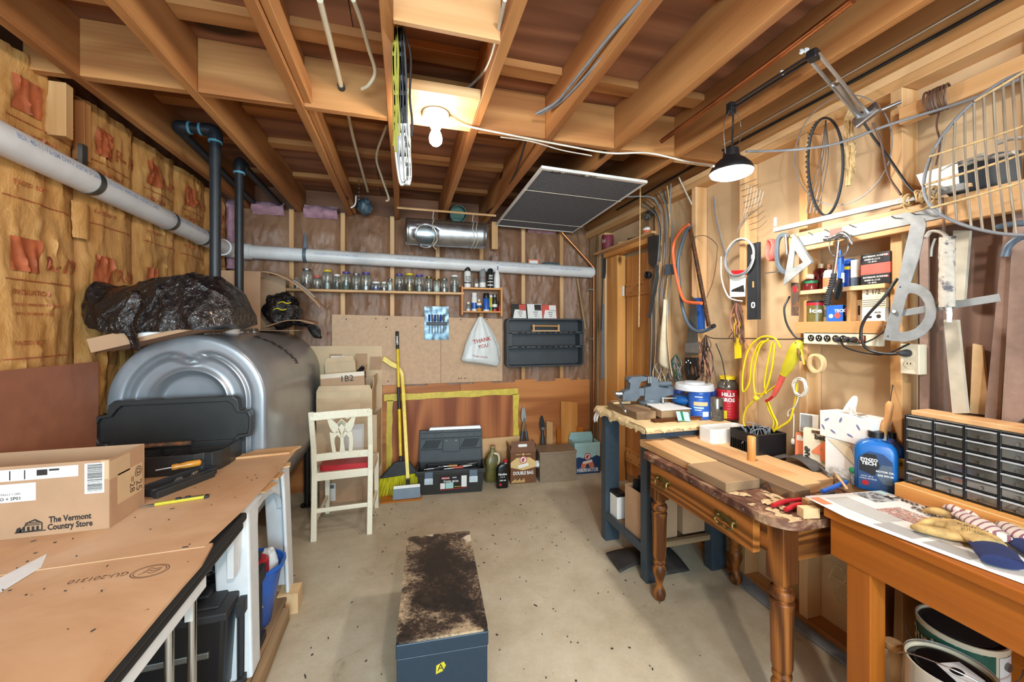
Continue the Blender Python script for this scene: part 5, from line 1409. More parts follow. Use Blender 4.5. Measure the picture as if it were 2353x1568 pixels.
# ---- beer carton, metal box, second carton
t=thing('brown_beer_carton','brown and tan drink carton with cut-out handle on the floor, open top','carton',(1.06,3.53,0),R(-5));w_,dd,hh=.235,.20,.34
B=carton(t,w_,dd,.285,'brown_box',flaps=(('-x',.06,12,.3),('+x',.06,10,.3)),m_in='cardboard')
B(G().hexa([Vector(q)for q in((-w_/2,-dd/2,.285),(w_/2,-dd/2,.285),(w_/2,-dd/2+.003,.285),(-w_/2,-dd/2+.003,.285),(-w_/2+.02,-dd/2+.05,.37),(w_/2-.0,-dd/2+.05,.37),(w_/2,-dd/2+.053,.37),(-w_/2+.02,-dd/2+.053,.37))]),'handle_flap','brown_box')
B(G().prism(rrect(.085,.026,.012,4),(0,-dd/2+.0285,.336),UX,Vector((0,.5,.86)),(0,-.002,.001)),'handle_slot','paper')
y=-dd/2-.0008
B(G().prism([(-.117,.15),(-.117,.195),(-.06,.235),(.06,.235),(.117,.195),(.117,.145),(.0,.12)],(0,y,0),UX,UZ,(0,.0008,0)),'printed_panel','tan_print')
B(G().cyl((0,y,.215),(0,y-.001,.215),.034,n=24).cyl((0,y-.001,.215),(0,y-.0016,.215),.001),'red_roundel','ink_red')
B(G().cyl((0,y-.001,.215),(0,y-.0018,.215),.027,n=24),'roundel_centre','white');B(G().prism([(-.012,-.018),(.01,-.018),(.006,-.004),(.016,.006),(.004,.02),(-.01,.012),(-.018,-.002)],(0,y-.002,.215),UX,UZ,(0,-.0006,0)),'horse_head','ink_red')
B(G().prism([(-.05,.165),(.045,.185),(.05,.16),(-.045,.14)],(0,y-.001,0),UX,UZ,(0,-.0006,0)),'name_ribbon','white')
B(G().text('DOUBLE BAG',.042,(0,y-.0012,.095),UX,UZ,0,'CENTER',.03,fit=.185),'lettering','white')
g=G();
for k in range(9):g.tube(spline([(-.105+.022*k*.6,y-.001,.01),(-.10+.022*k*.6,y-.001,.025+.01*(k%3)),(-.092+.022*k*.6,y-.001,.012)],3),.004,4)
B(g,'hop_drawing','tan_print');B(G().bb((-.07,y-.001,.262),(-.02,y,.267)).bb((.02,y-.001,.262),(.07,y,.267)).cyl((0,y,.265),(0,y-.001,.265),.010,n=12),'small_print','tan_print')
t=thing('metal_box','khaki painted metal box with a flat lid on the floor between the drink cartons','box',(1.385,3.50,0),R(-5));B=L(t)
B(G().bb((-.175,-.115,.001),(.175,.115,.255)),'box_body','khaki_metal',bev=.003);B(G().bb((-.18,-.12,.256),(.18,.12,.276)),'lid','khaki_metal',bev=.003)
t=thing('blue_beer_carton','pale blue and navy drink carton on the floor by the copper pipe','carton',(1.73,3.58,0),R(-4));w_,dd,hh=.26,.17,.30
B=carton(t,w_,dd,hh,'teal_pale',flaps=(('+y',.06,5,.2),));y=-dd/2-.0008
B(G().prism([(-.13,.001),(.13,.001),(.13,.16),(.09,.175),(.05,.155),(-.04,.15),(-.09,.165),(-.13,.15)],(0,y,0),UX,UZ,(0,.0008,0)),'navy_panel','navy')
B(G().cyl((0,y,.165),(0,y-.001,.165),.034,n=24),'red_roundel','ink_red');B(G().cyl((0,y-.001,.165),(0,y-.0018,.165),.027,n=24),'roundel_centre','white')
B(G().prism([(-.012,-.018),(.01,-.018),(.006,-.004),(.016,.006),(.004,.02),(-.01,.012),(-.018,-.002)],(0,y-.002,.165),UX,UZ,(0,-.0006,0)),'horse_head','ink_red')
B(G().prism([(-.07,.06),(.07,.06),(.06,.10),(.045,.12),(-.045,.12),(-.06,.10)],(0,y-.0006,0),UX,UZ,(0,-.0004,0)),'barn_glow','orange_print')
B(G().prism([(-.05,.118),(.045,.136),(.05,.112),(-.045,.095)],(0,y-.0012,0),UX,UZ,(0,-.0006,0)),'name_ribbon','white')
B(G().prism([(-.018,.055),(.018,.055),(.018,.08),(.009,.092),(-.009,.092),(-.018,.08)],(0,y-.0012,0),UX,UZ,(0,-.0006,0)),'bear_drawing','navy')
B(G().text('HIBERNATOR',.05,(0,y-.0012,.035),UX,UZ,0,'CENTER',.03,fit=.22),'lettering','white')
for z in(.20,.215,.235,.26):B(G().bb((-.13,y,z),(.13,y+.0004,z+.001)),'panel_line','ink_grey')
B(G().text('C',.02,(0,y-.0005,.25),UX,UZ,0),'small_mark','ink_red')
# ---- loppers, snips, lath and boards behind
def twohandle(name,label,pv,l_,r__,hm,bm,hw,grip):
 t=thing(name,label,name,pv)
 pv=Vector(pv)
 for q,k in((l_,-1),(r__,1)):
  q=Vector(q);G().cyl(pv,q,hw*.7,hw,10).build('handle',hm,t,smooth=40)
  G().cyl(pv+(q-pv)*.28,pv+(q-pv)*.60,hw*1.15,n=10).build('ferrule',grip,t,smooth=40)
 G().prism([(-.02,-.02),(.02,-.02),(.026,.04),(.012,.115),(0,.125),(-.014,.11),(-.028,.04)],pv,UX,Vector((0,.2,.98)),(0,.008,0)).build('blades',bm,t,bev=.002)
 G().cyl(pv+Vector((0,-.012,0)),pv+Vector((0,.02,0)),.016,n=12).build('pivot','steel',t,smooth=40)
twohandle('loppers','wooden-handled loppers standing blades up behind the brown drink carton',P(1204,965,y=3.70),P(1193,1060,y=3.60),P(1218,1062,y=3.60),'old_board_z','steel_dull',.015,'char_plastic')
twohandle('tin_snips','black pincers standing up behind the khaki metal box',P(1247,985,y=3.69),P(1244,1045,y=3.64),P(1251,1045,y=3.64),'black','black',.013,'black')
for k,(u0,u1,v0,y,m_,lab)in enumerate(((1256,1270,968,3.69,'pine_z','narrow pale lath standing behind the khaki metal box'),(1289,1327,922,3.712,'orange_pine_z','wide tan board standing against the plywood by the corner'),(1280,1290,982,3.700,'cherry_z','thin red-brown board edge beside the wide tan board'),(1326,1340,980,3.700,'cherry_z','short red-brown board behind the blue drink carton'))):
 a,b=P(u0,v0,y=y),P(u1,v0+3,y=y)
 G().prism([(a.x,.002),(b.x,.002),(b.x,b.z),(a.x,a.z)],(0,y,0),UX,UZ,(0,.012,0)).build('standing_board',m_,None,lab,'board',bev=.001)
G().bb((.68,3.69,.002),(1.10,3.705,.36)).build('plywood_scrap','ply_pale',None,'pale plywood scrap standing behind the tool box and brown carton','board')
crumple((1.195,3.46,.155),(.03,.03,.025),4.0,'white','cotton_rag','small white rag wedged between brown carton and metal box','rag',16,10,.3)
# ================================================================ right side: vice bench, oak table, cherry bench
# ---- vice bench on dark steel legs
t=thing('vice_bench','dark steel-legged work bench by the pine door, its top padded with torn cardboard','work bench',(1.55,2.14,0))
VX0,VX1,VY0,VY1,VZ=1.27,1.835,1.865,2.43,.872
G().bb((VX0,VY0,VZ-.032),(VX1,VY1,VZ)).build('benchtop','tan_board',t,bev=.003)
def channel(x,y,sx):
 g=G().bb((x,y-.004,.001),(x+sx*.10,y,VZ-.033)).bb((x,y,.001),(x+sx*.004,y+.055,VZ-.033)).bb((x+sx*.096,y,.001),(x+sx*.10,y+.055,VZ-.033))
 return g
for x,y,s_ in((1.295,1.905,1),(1.295,2.36,1),(1.83,1.905,-1),(1.83,2.36,-1)):channel(x,y,s_).build('leg','steel_blue',t,bev=.001)
G().bb((1.296,1.90,.145),(1.312,2.42,.195)).build('shelf_rail','steel_blue',t,bev=.001)
G().bb((1.302,1.915,.175),(1.825,1.945,.205)).build('shelf_rail','old_board_x',t,bev=.002)
for k in range(3):rough_board((1.315+.17*k,1.95,.17),(1.48+.17*k,2.41,.188),1,'old_board_y','shelf_plank',t,.002,5)
G().bb((1.30,1.905,.74),(1.83,1.92,.838)).build('apron','slate_paint',t,bev=.001)
for z in(.25,.45,.62,.78):
 for y in(2.365,1.91):G().cyl((1.335,y-.0115,z),(1.335,y-.006,z),.005,n=8).build('rivet','steel_dull',t)
# torn cardboard and paper padding
def torn(n,seed,x0,x1,yb,yf,z0):
 g=G();rows=[]
 for i in range(n+1):
  s_=i/n;x=x0+(x1-x0)*s_;e=.018*noise.noise(Vector((s_*9,seed,0)))+.012*noise.noise(Vector((s_*27,seed,4)))
  rows.append([Vector((x,yb,z0+.004)),Vector((x,yf+.02,z0+.006+.004*noise.noise(Vector((s_*11,3,seed))))),Vector((x,yf-.006,z0+.001)),Vector((x,yf-.014+e*.3,z0-.016+e))])
 vs=[p for r in rows for p in r];m_=4
 g.add(vs,[(i*m_+j,(i+1)*m_+j,(i+1)*m_+j+1,i*m_+j+1)for i in range(n)for j in range(3)]);return g
torn(40,2.0,1.26,1.66,2.02,VY0,VZ+.001).build('torn_cardboard','kraft_paper',t,solid=.003)
g=G();rows=[]
for i in range(31):
 s_=i/30;y=VY0+.0+(VY1-VY0+.02)*s_;e=.015*noise.noise(Vector((s_*9,7,0)))+.01*noise.noise(Vector((s_*25,7,4)))
 rows.append([Vector((1.36,y,VZ+.006)),Vector((1.275,y,VZ+.008+.003*math.sin(s_*20))),Vector((1.258+.3*e,y,VZ-.012+e)),Vector((1.256+.4*e,y,VZ-.030+2*e))])
g.add([p for r in rows for p in r],[(i*4+j,(i+1)*4+j,(i+1)*4+j+1,i*4+j+1)for i in range(30)for j in range(3)])
g.build('torn_cardboard','kraft_paper',t,solid=.003)
G().grid(lambda a,c:Vector((1.255+.03*a,2.40+.055*c+.008*math.sin(a*5),VZ-.09+.09*a+.01*math.sin(c*7))),8,8).build('hanging_paper','paper',t,solid=.002,smooth=40)
# timbers on the bench
ZT=VZ+.008
tag(rough_board((1.31,2.02,ZT),(1.44,2.36,ZT+.045),1,'old_board_y','timber_block',None,.002,6),'weathered grey timber block under the front of the vice','timber')
tag(rough_board((1.445,1.975,ZT+.012),(1.645,2.08,ZT+.055),0,'old_board_x','timber_block',None,.001,6),'dark timber block topped with a white sheet on the vice bench','timber')
tag(rough_board((1.37,1.93,ZT),(1.69,1.972,ZT+.015),0,'oak_x','timber_strip',None,.001,6),'flat brown timber strip along the bench edge before the blocks','timber')
G().hexa([(1.44,1.972,ZT+.056),(1.65,1.972,ZT+.056),(1.64,2.16,ZT+.056),(1.47,2.16,ZT+.056),(1.44,1.972,ZT+.0585),(1.65,1.972,ZT+.0585),(1.64,2.16,ZT+.062),(1.47,2.16,ZT+.062)]).build('white_sheet','white',None,'white board sheet lying on the dark timber block','sheet')
tag(rough_board((1.445,2.082,ZT),(1.645,2.30,ZT+.045),1,'old_board_y','timber_block',None,.002,6),'timber block under the swivel base of the vice','timber')
G().hexa([(1.31,2.28,ZT+.046),(1.42,2.26,ZT+.046),(1.43,2.31,ZT+.046),(1.32,2.34,ZT+.046),(1.31,2.28,ZT+.056),(1.42,2.26,ZT+.062),(1.43,2.31,ZT+.062),(1.32,2.34,ZT+.056)]).build('wood_wedge','tan_board',None,'tan wooden wedge under the vice screw','wedge')
# the vice: jaws face away to the door, screw to the left
VB=Vector((1.52,2.22,ZT+.046))
t=thing('bench_vice','blue-grey bench vice with an anvil, swivel base and long sliding handle','vice',VB,R(-12));B=L(t)
B(G().lathe([(.075,.0005),(.078,.01),(.07,.018),(.06,.02),(.055,.035)],(0.02,0,0),n=24),'swivel_base','grey_paint',smooth=40)
for k in range(3):B(G().bb((.02+.085*math.cos(k*2.1)-.018,.085*math.sin(k*2.1)-.018,.001),(.02+.085*math.cos(k*2.1)+.018,.085*math.sin(k*2.1)+.018,.014)),'base_lug','grey_paint',bev=.004)
B(G().prism([(-.035,.03),(.09,.03),(.10,.055),(.155,.065),(.155,.115),(.125,.12),(.12,.105),(.06,.115),(.05,.135),(.045,.175),(.01,.18),(.0,.165),(.008,.12),(-.03,.11)],(0,.038,0),UX,UZ,(0,-.076,0)),'fixed_jaw','grey_paint',bev=.006,seg=3,smooth=40)
B(G().cyl((.06,0,.128),(.155,0,.128),.018,n=16),'anvil_tube','grey_paint',smooth=40)
B(G().prism([(-.175,.03),(-.09,.025),(-.06,.06),(-.075,.10),(-.055,.15),(-.02,.155),(-.015,.178),(-.05,.183),(-.115,.178),(-.135,.165),(-.14,.15),(-.125,.14),(-.13,.10),(-.165,.085),(-.175,.06)],(0,.036,0),UX,UZ,(0,-.072,0)),'moving_jaw','grey_paint',bev=.006,seg=3,smooth=40)
B(G().bb((-.12,-.025,.055),(.06,.025,.105)),'slide','grey_paint',bev=.004)
for x0,x1 in((-.016,-.006),(-.004,.008)):B(G().bb((x0,-.045,.14),(x1,.045,.182)),'jaw_plate','steel_dull',bev=.001)
B(G().cyl((-.215,0,.065),(-.17,0,.065),.018,n=16),'screw_head','steel',smooth=40,bev=.002)
B(G().cyl((-.205,.02,.07),(-.24,-.26,.012),.0065,n=10),'handle_bar','steel',smooth=40)
B(G().blob((-.24,-.262,.012),(.010,.010,.010),10,8).blob((-.204,.03,.072),(.010,.010,.010),10,8),'handle_knob','steel',smooth=50)
B(G().cyl((.07,-.07,.02),(.07,-.07,.055),.009,n=10).cyl((.06,-.075,.05),(.15,-.09,.052),.0045,n=8),'swivel_lock','steel',smooth=40)
# cans and tubs on the bench
CB='cans and tubs on the vice bench'
c_=P(1578,925,y=2.13);t=thing('tape_dispenser','round translucent blue plastic case lying on the vice bench','case',(c_.x,2.13,VZ),group=CB)
G().lathe([(.03,.062),(.075,.064),(.09,.075),(.094,.09),(.09,.105),(.075,.115),(.03,.117)],(c_.x,2.13,VZ),n=28).build('case_body','blue_bottle',t,smooth=50)
G().bb((c_.x-.05,2.10,VZ+.0005),(c_.x+.05,2.16,VZ+.061)).build('stand','cardboard',t)
def ribcan(name,lab,u,y,z0,r,h,m_,txt,tm,lid=None,lr=1.0,lh=.02,extra=None):
 x=P(u,940,y=y).x;t=thing(name,lab,'can',(x,y,z0),group=CB);prof=[(r*.98,.0005),(r,.003)]
 for k in range(9):
  f=.08+.84*k/9*1.0;prof+=[(r,h*f),(r*.985,h*(f+.03)),(r,h*(f+.05))]
 prof+=[(r,h-.003),(r*.97,h)]
 G().lathe(prof,(x,y,z0),n=28).build('can_body',m_,t,smooth=40)
 if lid:G().lathe([(r*lr,h),(r*lr,h+lh*.8),(r*lr*.9,h+lh)],(x,y,z0),n=24).build('lid',lid,t,smooth=40)
 f=Vector((-.66,-.75,0)).normalized();ux=Vector((-f.y,f.x,0));g=G();n0=0
 for s_,zz,sz,tw in txt:
  n0=len(g.v);g.text(s_,sz,(0,0,zz*h),(1,0,0),(0,0,1),0,'CENTER',.04,0,tw)
  for k in range(n0,len(g.v)):
   a=g.v[k].x/r;g.v[k]=Vector((x,y,z0+g.v[k].z))+(ux*math.sin(a)+f*math.cos(a))*(r+.0018)
 if txt:g.build('lettering',tm,t)
 for zz0,zz1,a0,a1,m2 in(extra or[]):
  G().grid(lambda a,c:Vector((x,y,z0+h*(zz0+(zz1-zz0)*c)))+(ux*math.sin(a0+(a1-a0)*a)+f*math.cos(a0+(a1-a0)*a))*(r+.0012),10,2).build('label_patch',m2,t)
 return t,x
t,x=ribcan('blue_can','blue coffee can with a torn tan label strip under the frosted lid',1607,2.0,VZ+.0005,.062,.165,'blue',(),'white',None,1,.02,((.50,.64,-.5,.8,'tan_board'),(.12,.30,.3,.9,'white'),(.80,.84,-.4,.3,'white'),(.40,.46,-.5,.4,'teal_pale'),(.33,.36,-.4,.2,'white')))
t,x2=ribcan('red_can','red coffee can with large white lettering on the vice bench',1672,1.96,VZ+.0005,.062,.175,'red',(('HILLS',.84,.03,.07),('BROS',.66,.03,.07)),'white',None,1,.02,((.02,.30,-.75,-.1,'yellow'),))
t=thing('yellow_lid_jar','glass jar with a yellow lid standing on the red coffee can','jar',(x2,1.96,VZ+.176),group=CB)
G().lathe([(.055,.0008),(.058,.01),(.056,.035),(.04,.05),(.04,.058)],(x2,1.96,VZ+.1758),n=24).build('jar_glass','glass_dark',t,smooth=50)
G().lathe([(.042,.058),(.046,.060),(.046,.074),(.042,.078)],(x2,1.96,VZ+.1758),n=24).build('lid','yellow',t,smooth=40)
x3=P(1643,940,y=1.94).x
t=thing('brown_jar','smoky brown glass jar with a black clip between blue and red cans','jar',(x3,1.93,VZ),group=CB)
G().lathe([(.036,.0008),(.040,.004),(.040,.125),(.038,.132)],(x3,1.93,VZ),n=24).build('jar_glass','glass_dark',t,smooth=40)
G().lathe([(.03,.006),(.034,.03),(.03,.10)],(x3,1.93,VZ),n=16).build('jar_contents','oil_dark',t,smooth=40);G().bb((x3-.012,1.885,VZ+.07),(x3+.004,1.892,VZ+.085)).build('clip','black',t)
x4=P(1598,890,y=2.02).x
t=thing('frosted_tub_lid','wide frosted plastic tub lid resting across the coffee cans','lid',(x4,2.03,VZ+.166),group=CB)
G().lathe([(.105,.0005),(.112,.004),(.108,.036),(.104,.04),(.06,.04),(.058,.05),(.03,.051)],(x4,2.03,VZ+.1665),n=36).build('lid_body','frosted',t,smooth=40)
for k,(u,y,r,h,m_,lab)in enumerate(((1560,2.28,.035,.12,'blue_deep','navy tub with wire scraps behind the round blue case'),(1590,2.15,.03,.12,'oil_red','dark red tin behind the blue coffee can'),(1640,2.12,.05,.155,'blue_deep','navy and orange tin behind the smoky brown jar'))):
 x=P(u,930,y=y).x;t=thing('tin',lab,'tin',(x,y,VZ),group=CB);G().lathe([(r,.0005),(r,h-.004),(r*.94,h)],(x,y,VZ),n=20).build('tin_body',m_,t,smooth=40)
 G().lathe([(r+.001,h*.3),(r+.001,h*.6)],(x,y,VZ),n=20,cap=False).build('label_band',('white','brass','orange')[k],t,smooth=60)
q=P(1615,975,z=VZ+.05)
t=thing('seed_packet','bent white and green packet leaning on the blue coffee can','packet',q)
G().grid(lambda a,c:Vector((1.50+.085*a,1.90+.012*math.sin(3*a)+.02*c,VZ+.008+.05*c+.01*(1-a))),8,6).build('packet_front','teal_pale',t,solid=.002,smooth=40)
G().grid(lambda a,c:Vector((1.535+.015*a,1.897+.012*math.sin(3*(.4+.18*a))+.02*c,VZ+.010+.05*c+.006)),4,6).build('packet_stripe','green',t)
# under the bench
t=thing('carton_of_fittings','open brown carton of plumbing fittings on the lower shelf of the vice bench','box',(1.43,2.06,.189),R(3));B=carton(t,.22,.20,.27,'cardboard',flaps=())
for k in range(3):
 q=Vector((1.40+.04*k,2.03+.02*k,.43));G().tube([q+Vector((.025*math.cos(a),.01*math.sin(a),.025*math.sin(a)))for a in[2*math.pi*j/14 for j in range(14)]],.008,6,closed=True).build('brass_fitting','brass',None,('brass ring fitting in the brown carton under the vice bench','middle brass ring fitting in the carton under the vice bench','brass ring fitting against the far side of that carton')[k],'fitting','fittings in the carton',smooth=50)
G().bb((1.36,2.11,.22),(1.53,2.135,.49)).build('black_folder','black_matte',None,'black folder standing in the carton of fittings','folder',bev=.002)
t=thing('battery','white and black rectangular battery on the lower shelf by the far leg','battery',(1.355,2.30,.189));G().bb((1.318,2.25,.1892),(1.385,2.345,.33)).build('case','white',t,bev=.004);G().bb((1.318,2.25,.331),(1.385,2.345,.352)).build('top','black',t,bev=.003)
t=thing('low_carton','plain brown carton on the lower shelf behind the table leg','box',(1.66,2.07,.206));carton(t,.16,.22,.24,'cardboard')
G().bb((1.56,2.27,.19),(1.80,2.40,.40)).build('dark_case','black',None,'black ribbed case at the back of the lower shelf','case',bev=.01)
g=G().grid(lambda a,c:Vector((1.20+.27*a,2.02+.16*c+.03*a,.012+.03*math.sin(math.pi*a)*(.6+.4*math.sin(4*c))+.02*c*(1-a))),14,10);g.build('rubber_mat','leather_dark',None,'folded dark rubber mat on the concrete under the vice bench','mat',smooth=50,solid=.008)
G().grid(lambda a,c:Vector((1.44+.16*a,1.93+.3*c,.01+.07*math.sin(2.6*c)*(1-.5*a))),8,12).build('leather_belt','leather_dark',None,'dark curled leather strip on the concrete behind the turned leg','belt',smooth=50,solid=.006)
g=G()
for k in range(7):
 g.tube(spline([(1.78+.012*k,1.86-.01*k,.012+.004*k),(1.77+.012*k,1.5,.012),(1.79+.01*k,1.1,.010),(1.80,.6,.01)],5),.005,6)
o=g.build('flat_cables','wire_grey',None,'bundle of grey flat cable lying on the concrete along the sill','cable',smooth=50);o['kind']='stuff'

q=random.Random(21);g=G()
for k in range(130):
 x,y=q.uniform(-.4,1.25),q.uniform(1.1,3.3);a=q.random()*6.28;l_=q.uniform(.003,.012)*(2 if k%9==0 else 1);g.box((x,y,.0022),(l_,q.uniform(.002,.006),.003),rotz(a))
o=g.build('floor_debris','leather_dark',None,'scattered dark chips and crumbs on the concrete floor','debris');o['kind']='stuff'
g=G()
for k in range(60):
 x,y=q.uniform(-1.1,-.6),q.uniform(.7,2.0);a=q.random()*6.28;g.box((x,y,.7762),(q.uniform(.002,.008)*(2 if k%8==0 else 1),q.uniform(.0015,.003),.0018),rotz(a))
o=g.build('table_debris','leather_dark',None,'dark crumbs and splinters on the hardboard work table','debris');o['kind']='stuff'
# ---- oak table with turned legs
OX0,OX1,OY0,OY1,OZ=1.215,1.82,1.02,1.83,.762
t=thing('oak_table','worn oak table with turned legs and one long drawer with brass pulls','table',(1.52,1.42,0))
op=[(OX1,OY0),(OX1,OY1),(OX0+.03,OY1)]+[(OX0+.03-.03*math.sin(R(a)),OY1-.03+.03*math.cos(R(a)))for a in(30,60,90)]+[(OX0+.10-.10*math.cos(R(a)),OY0+.10-.10*math.sin(R(a)))for a in range(0,91,10)]
G().prism(op,(0,0,OZ-.030),UX,UY,(0,0,.030)).build('tabletop','dusty_top',t,bev=.008,seg=3,smooth=40)
def turned(x,y,name='leg'):
 g=G().bb((x-.034,y-.034,.53),(x+.034,y+.034,OZ-.031))
 g.lathe([(.016,.0005),(.028,.012),(.033,.035),(.030,.052),(.018,.075),(.016,.085),(.022,.11),(.032,.145),(.034,.165),(.026,.185),(.022,.19),(.031,.195),(.031,.205),(.024,.212),(.030,.22),(.034,.235),(.037,.44),(.039,.452),(.039,.46),(.028,.468),(.038,.476),(.040,.49),(.036,.503),(.024,.51),(.030,.52),(.032,.531)],(x,y,0),n=24)
 return g.build(name,'oak_z',t,smooth=35,bev=.002)
for x in(1.285,1.775):
 for y in(1.085,1.775):turned(x,y)
G().bb((1.25,1.112,.62),(1.262,1.748,OZ-.031)).build('apron','oak_y',t)
G().bb((1.32,1.068,.60),(1.74,1.086,OZ-.031)).build('apron','oak_x',t);G().bb((1.32,1.774,.60),(1.74,1.792,OZ-.031)).build('apron','oak_x',t);G().bb((1.77,1.12,.60),(1.788,1.74,OZ-.031)).build('apron','oak_y',t)
dr=G().bb((1.218,1.14,.605),(1.249,1.752,.728)).build('drawer',wood('oak_drawer','a8662e','55300f','y',.8,14.0,.4,False,.3),t,bev=.002)
def pull(y,z):
 g=G()
 pts=[(-.055,0),(-.05,.014),(-.035,.010),(-.02,.018),(0,.012),(.02,.018),(.035,.010),(.05,.014),(.055,0),(.05,-.014),(.035,-.010),(.02,-.018),(0,-.012),(-.02,-.018),(-.035,-.010),(-.05,-.014)]
 g.prism(pts,(1.2178,y,z),UY,UZ,(-.003,0,0))
 for s_ in(-1,1):g.cyl((1.216,y+s_*.038,z),(1.205,y+s_*.038,z),.008,.006,10)
 g.tube(spline([(1.207,y-.04,z),(1.203,y-.042,z-.02),(1.202,y-.02,z-.030),(1.201,y,z-.026),(1.202,y+.02,z-.030),(1.203,y+.042,z-.02),(1.207,y+.04,z)],5),.004,8)
 g.build('drawer_pull','brass',dr,smooth=40)
pull(1.655,.675);pull(1.265,.672)
for y in(1.60,1.45,1.32,1.18):G().cyl((1.2145,y,OZ-.016),(1.209,y,OZ-.016),.004,n=8).build('tack','steel_dull',t)
# long boards lying on it
lb=[((1.262,1.515,OZ+.0008),(1.412,1.915,.801),'pine_y','tan saw-cut board on the oak table next to the vice bench'),
((1.238,1.285,OZ+.0008),(1.408,1.510,.800),'old_board_y','short grey board at the front edge of the oak table'),
((1.416,1.150,OZ+.0008),(1.502,1.925,.801),'old_board_y','split brown board beside the short grey board, bark along its side'),
((1.506,1.188,OZ+.0008),(1.606,1.945,.802),'ply_pale','yellowish planed board under the upright dowel'),
((1.610,1.208,OZ+.0008),(1.702,1.945,.802),'pine_y','board nearest the wall among those on the oak table')]
for a,b,m_,lab in lb:tag(rough_board(a,b,1,m_,'loose_board',None,.0015,8),lab,'board','boards on the oak table')
o=G().prism([(1.30,.764),(1.25,.798),(1.222,.768),(1.20,.766),(1.165,.790),(1.158,.764)],(1.4145,0,0),UY,UZ,(-.004,0,0)).build('bark_strip','rust',bpy.data.objects['loose_board.002'])
c_=Vector((1.560,1.47,.8025));t=thing('dowel_stub','short thick amber-coloured dowel standing upright on the boards','dowel',c_);G().lathe([(.0165,0),(.018,.002),(.018,.108),(.0165,.111)],c_,n=22).build('dowel_body','orange_pine_z',t,smooth=40)
def heap_old(x0,x1,y0,y1,z0,h,seed,n=24):
 return G().grid(lambda a,c:Vector((x0+(x1-x0)*a,y0+(y1-y0)*c,z0+h*max(0,math.sin(math.pi*a)*math.sin(math.pi*c))*(.4+.9*max(0,fbm(a*5,c*5,seed)))+.0006)),n,n)
def heap(x0,x1,y0,y1,z0,h,seed,n=70):
 g=heap_old(x0,x1,y0,y1,z0,h,seed,n);ok=[i for i,f in enumerate(g.f)if fbm(g.v[f[0]].x*16,g.v[f[0]].y*16,seed,4)+.35*math.sin(math.pi*(g.v[f[0]].x-x0)/(x1-x0))*math.sin(math.pi*(g.v[f[0]].y-y0)/(y1-y0))>.34]
 g.f=[g.f[i]for i in ok];g.m=[0]*len(g.f);return g
o=heap(1.23,1.44,1.03,1.30,OZ,.010,3.0).build('sawdust','shaving',None,'drift of sawdust on the near end of the oak table','sawdust',smooth=50);o['kind']='stuff'
# red-handled pliers, small blocks
a,b=P(1850,1153,z=OZ+.012),P(1787,1168,z=OZ+.012)
t=thing('red_pliers','pliers with red grips lying open on the oak table corner','pliers',a)
for k,(p,q)in enumerate(((a+Vector((0,.02,0)),b+Vector((.0,.02,0))),(a+Vector((.0,-.012,0)),b+Vector((.014,-.018,0))))):G().tube(spline([p,p.lerp(q,.5)+Vector((0,.004,.002)),q],5),[.007]*4+[.009]*4+[.008]*3,8).build('grip','red',t,smooth=50)
hd=(a-b).normalized();G().tube([a,a+hd*.03,a+hd*.07],[.010,.014,.005],8).build('jaws','steel_dull',t,smooth=40)
G().box((1.355,1.045,OZ+.018),(.06,.03,.034),rotz(-.2)).build('offcut_block','tan_board',None,'small pale wood block at the oak table corner, closest to the newspaper','block',bev=.001)
G().box((1.42,1.075,OZ+.022),(.07,.028,.042),rotz(-.2)).build('offcut_block','pine_x',None,'yellow wood block behind the small pale block','block',bev=.001)

# ---- bins and clutter at the back of the oak table
t=thing('white_bin','open white plastic bin of hardware behind the black bin','bin',(1.70,1.78,OZ));B=L(t);g=G();dish(g,rrect(.25,.11,.02,3),(0,0,.001),UX,UY,(0,0,.115),.03,.2);B(g,'bin_body','white',bev=.003)
for k in range(8):
 q=Vector((1.62+.023*k,1.77+.02*((k*3)%3-1),OZ+.045));rod('loose_fitting',('brass fitting at the far end of','steel fitting second in','cream fitting third in','brass fitting fourth in','steel fitting fifth in','cream fitting sixth in','brass fitting seventh in','steel fitting next to the black bin in')[k]+' the white hardware bin','fitting',q,q+Vector((.02,.015*(k%3-1),.05+.012*(k%2))),.007,('brass','steel_dull','cream')[k%3])
for o in bpy.data.objects:
 if o.name.startswith('loose_fitting'):o['group']='fittings in the white bin'
t=thing('black_bin','black ribbed plastic bin of wires behind the upright dowel','bin',(1.735,1.60,OZ));B=L(t);g=G();dish(g,rrect(.19,.17,.012,3),(0,0,.001),UX,UY,(0,0,.135),.04,.15);B(g,'bin_body','black',bev=.003)
for k in range(14):B(G().bb((-.0955,-.08+.0115*k,.01),(-.094,-.076+.0115*k,.11)),'rib','black')
g=G()
for k in range(10):
 a=Vector((1.66+.15*rnd.random(),1.53+.13*rnd.random(),OZ+.10));g.tube(spline([a,a+Vector((rnd.uniform(-.03,.03),rnd.uniform(-.03,.03),.05)),a+Vector((rnd.uniform(-.06,.06),.02,.06*rnd.random())),a+Vector((rnd.uniform(-.06,.06),.0,-.02))],5),.0022,5)
o=g.build('wire_scraps','wire_grey',t);o['kind']='stuff'
G().bb((1.64,1.53,OZ+.001),(1.82,1.67,OZ+.09)).build('bin_liner','black_matte',t)
ZC=.8005
tag(rough_board((1.706,1.035,OZ+.0008),(1.834,1.42,ZC-.0008),1,'old_board_y','loose_board',None,.001,5),'board under the tissue box and oil bottles by the wall','board','boards on the oak table')
g=G().grid(lambda a,c:Vector((1.70+.07*c-.01*a,1.48-.20*a,ZC+.004+.028*max(0,math.sin(math.pi*min(1,a*1.25-.2)))*(a>.16)+.006*c)),26,5)
for i in range(len(g.v)):
 pass
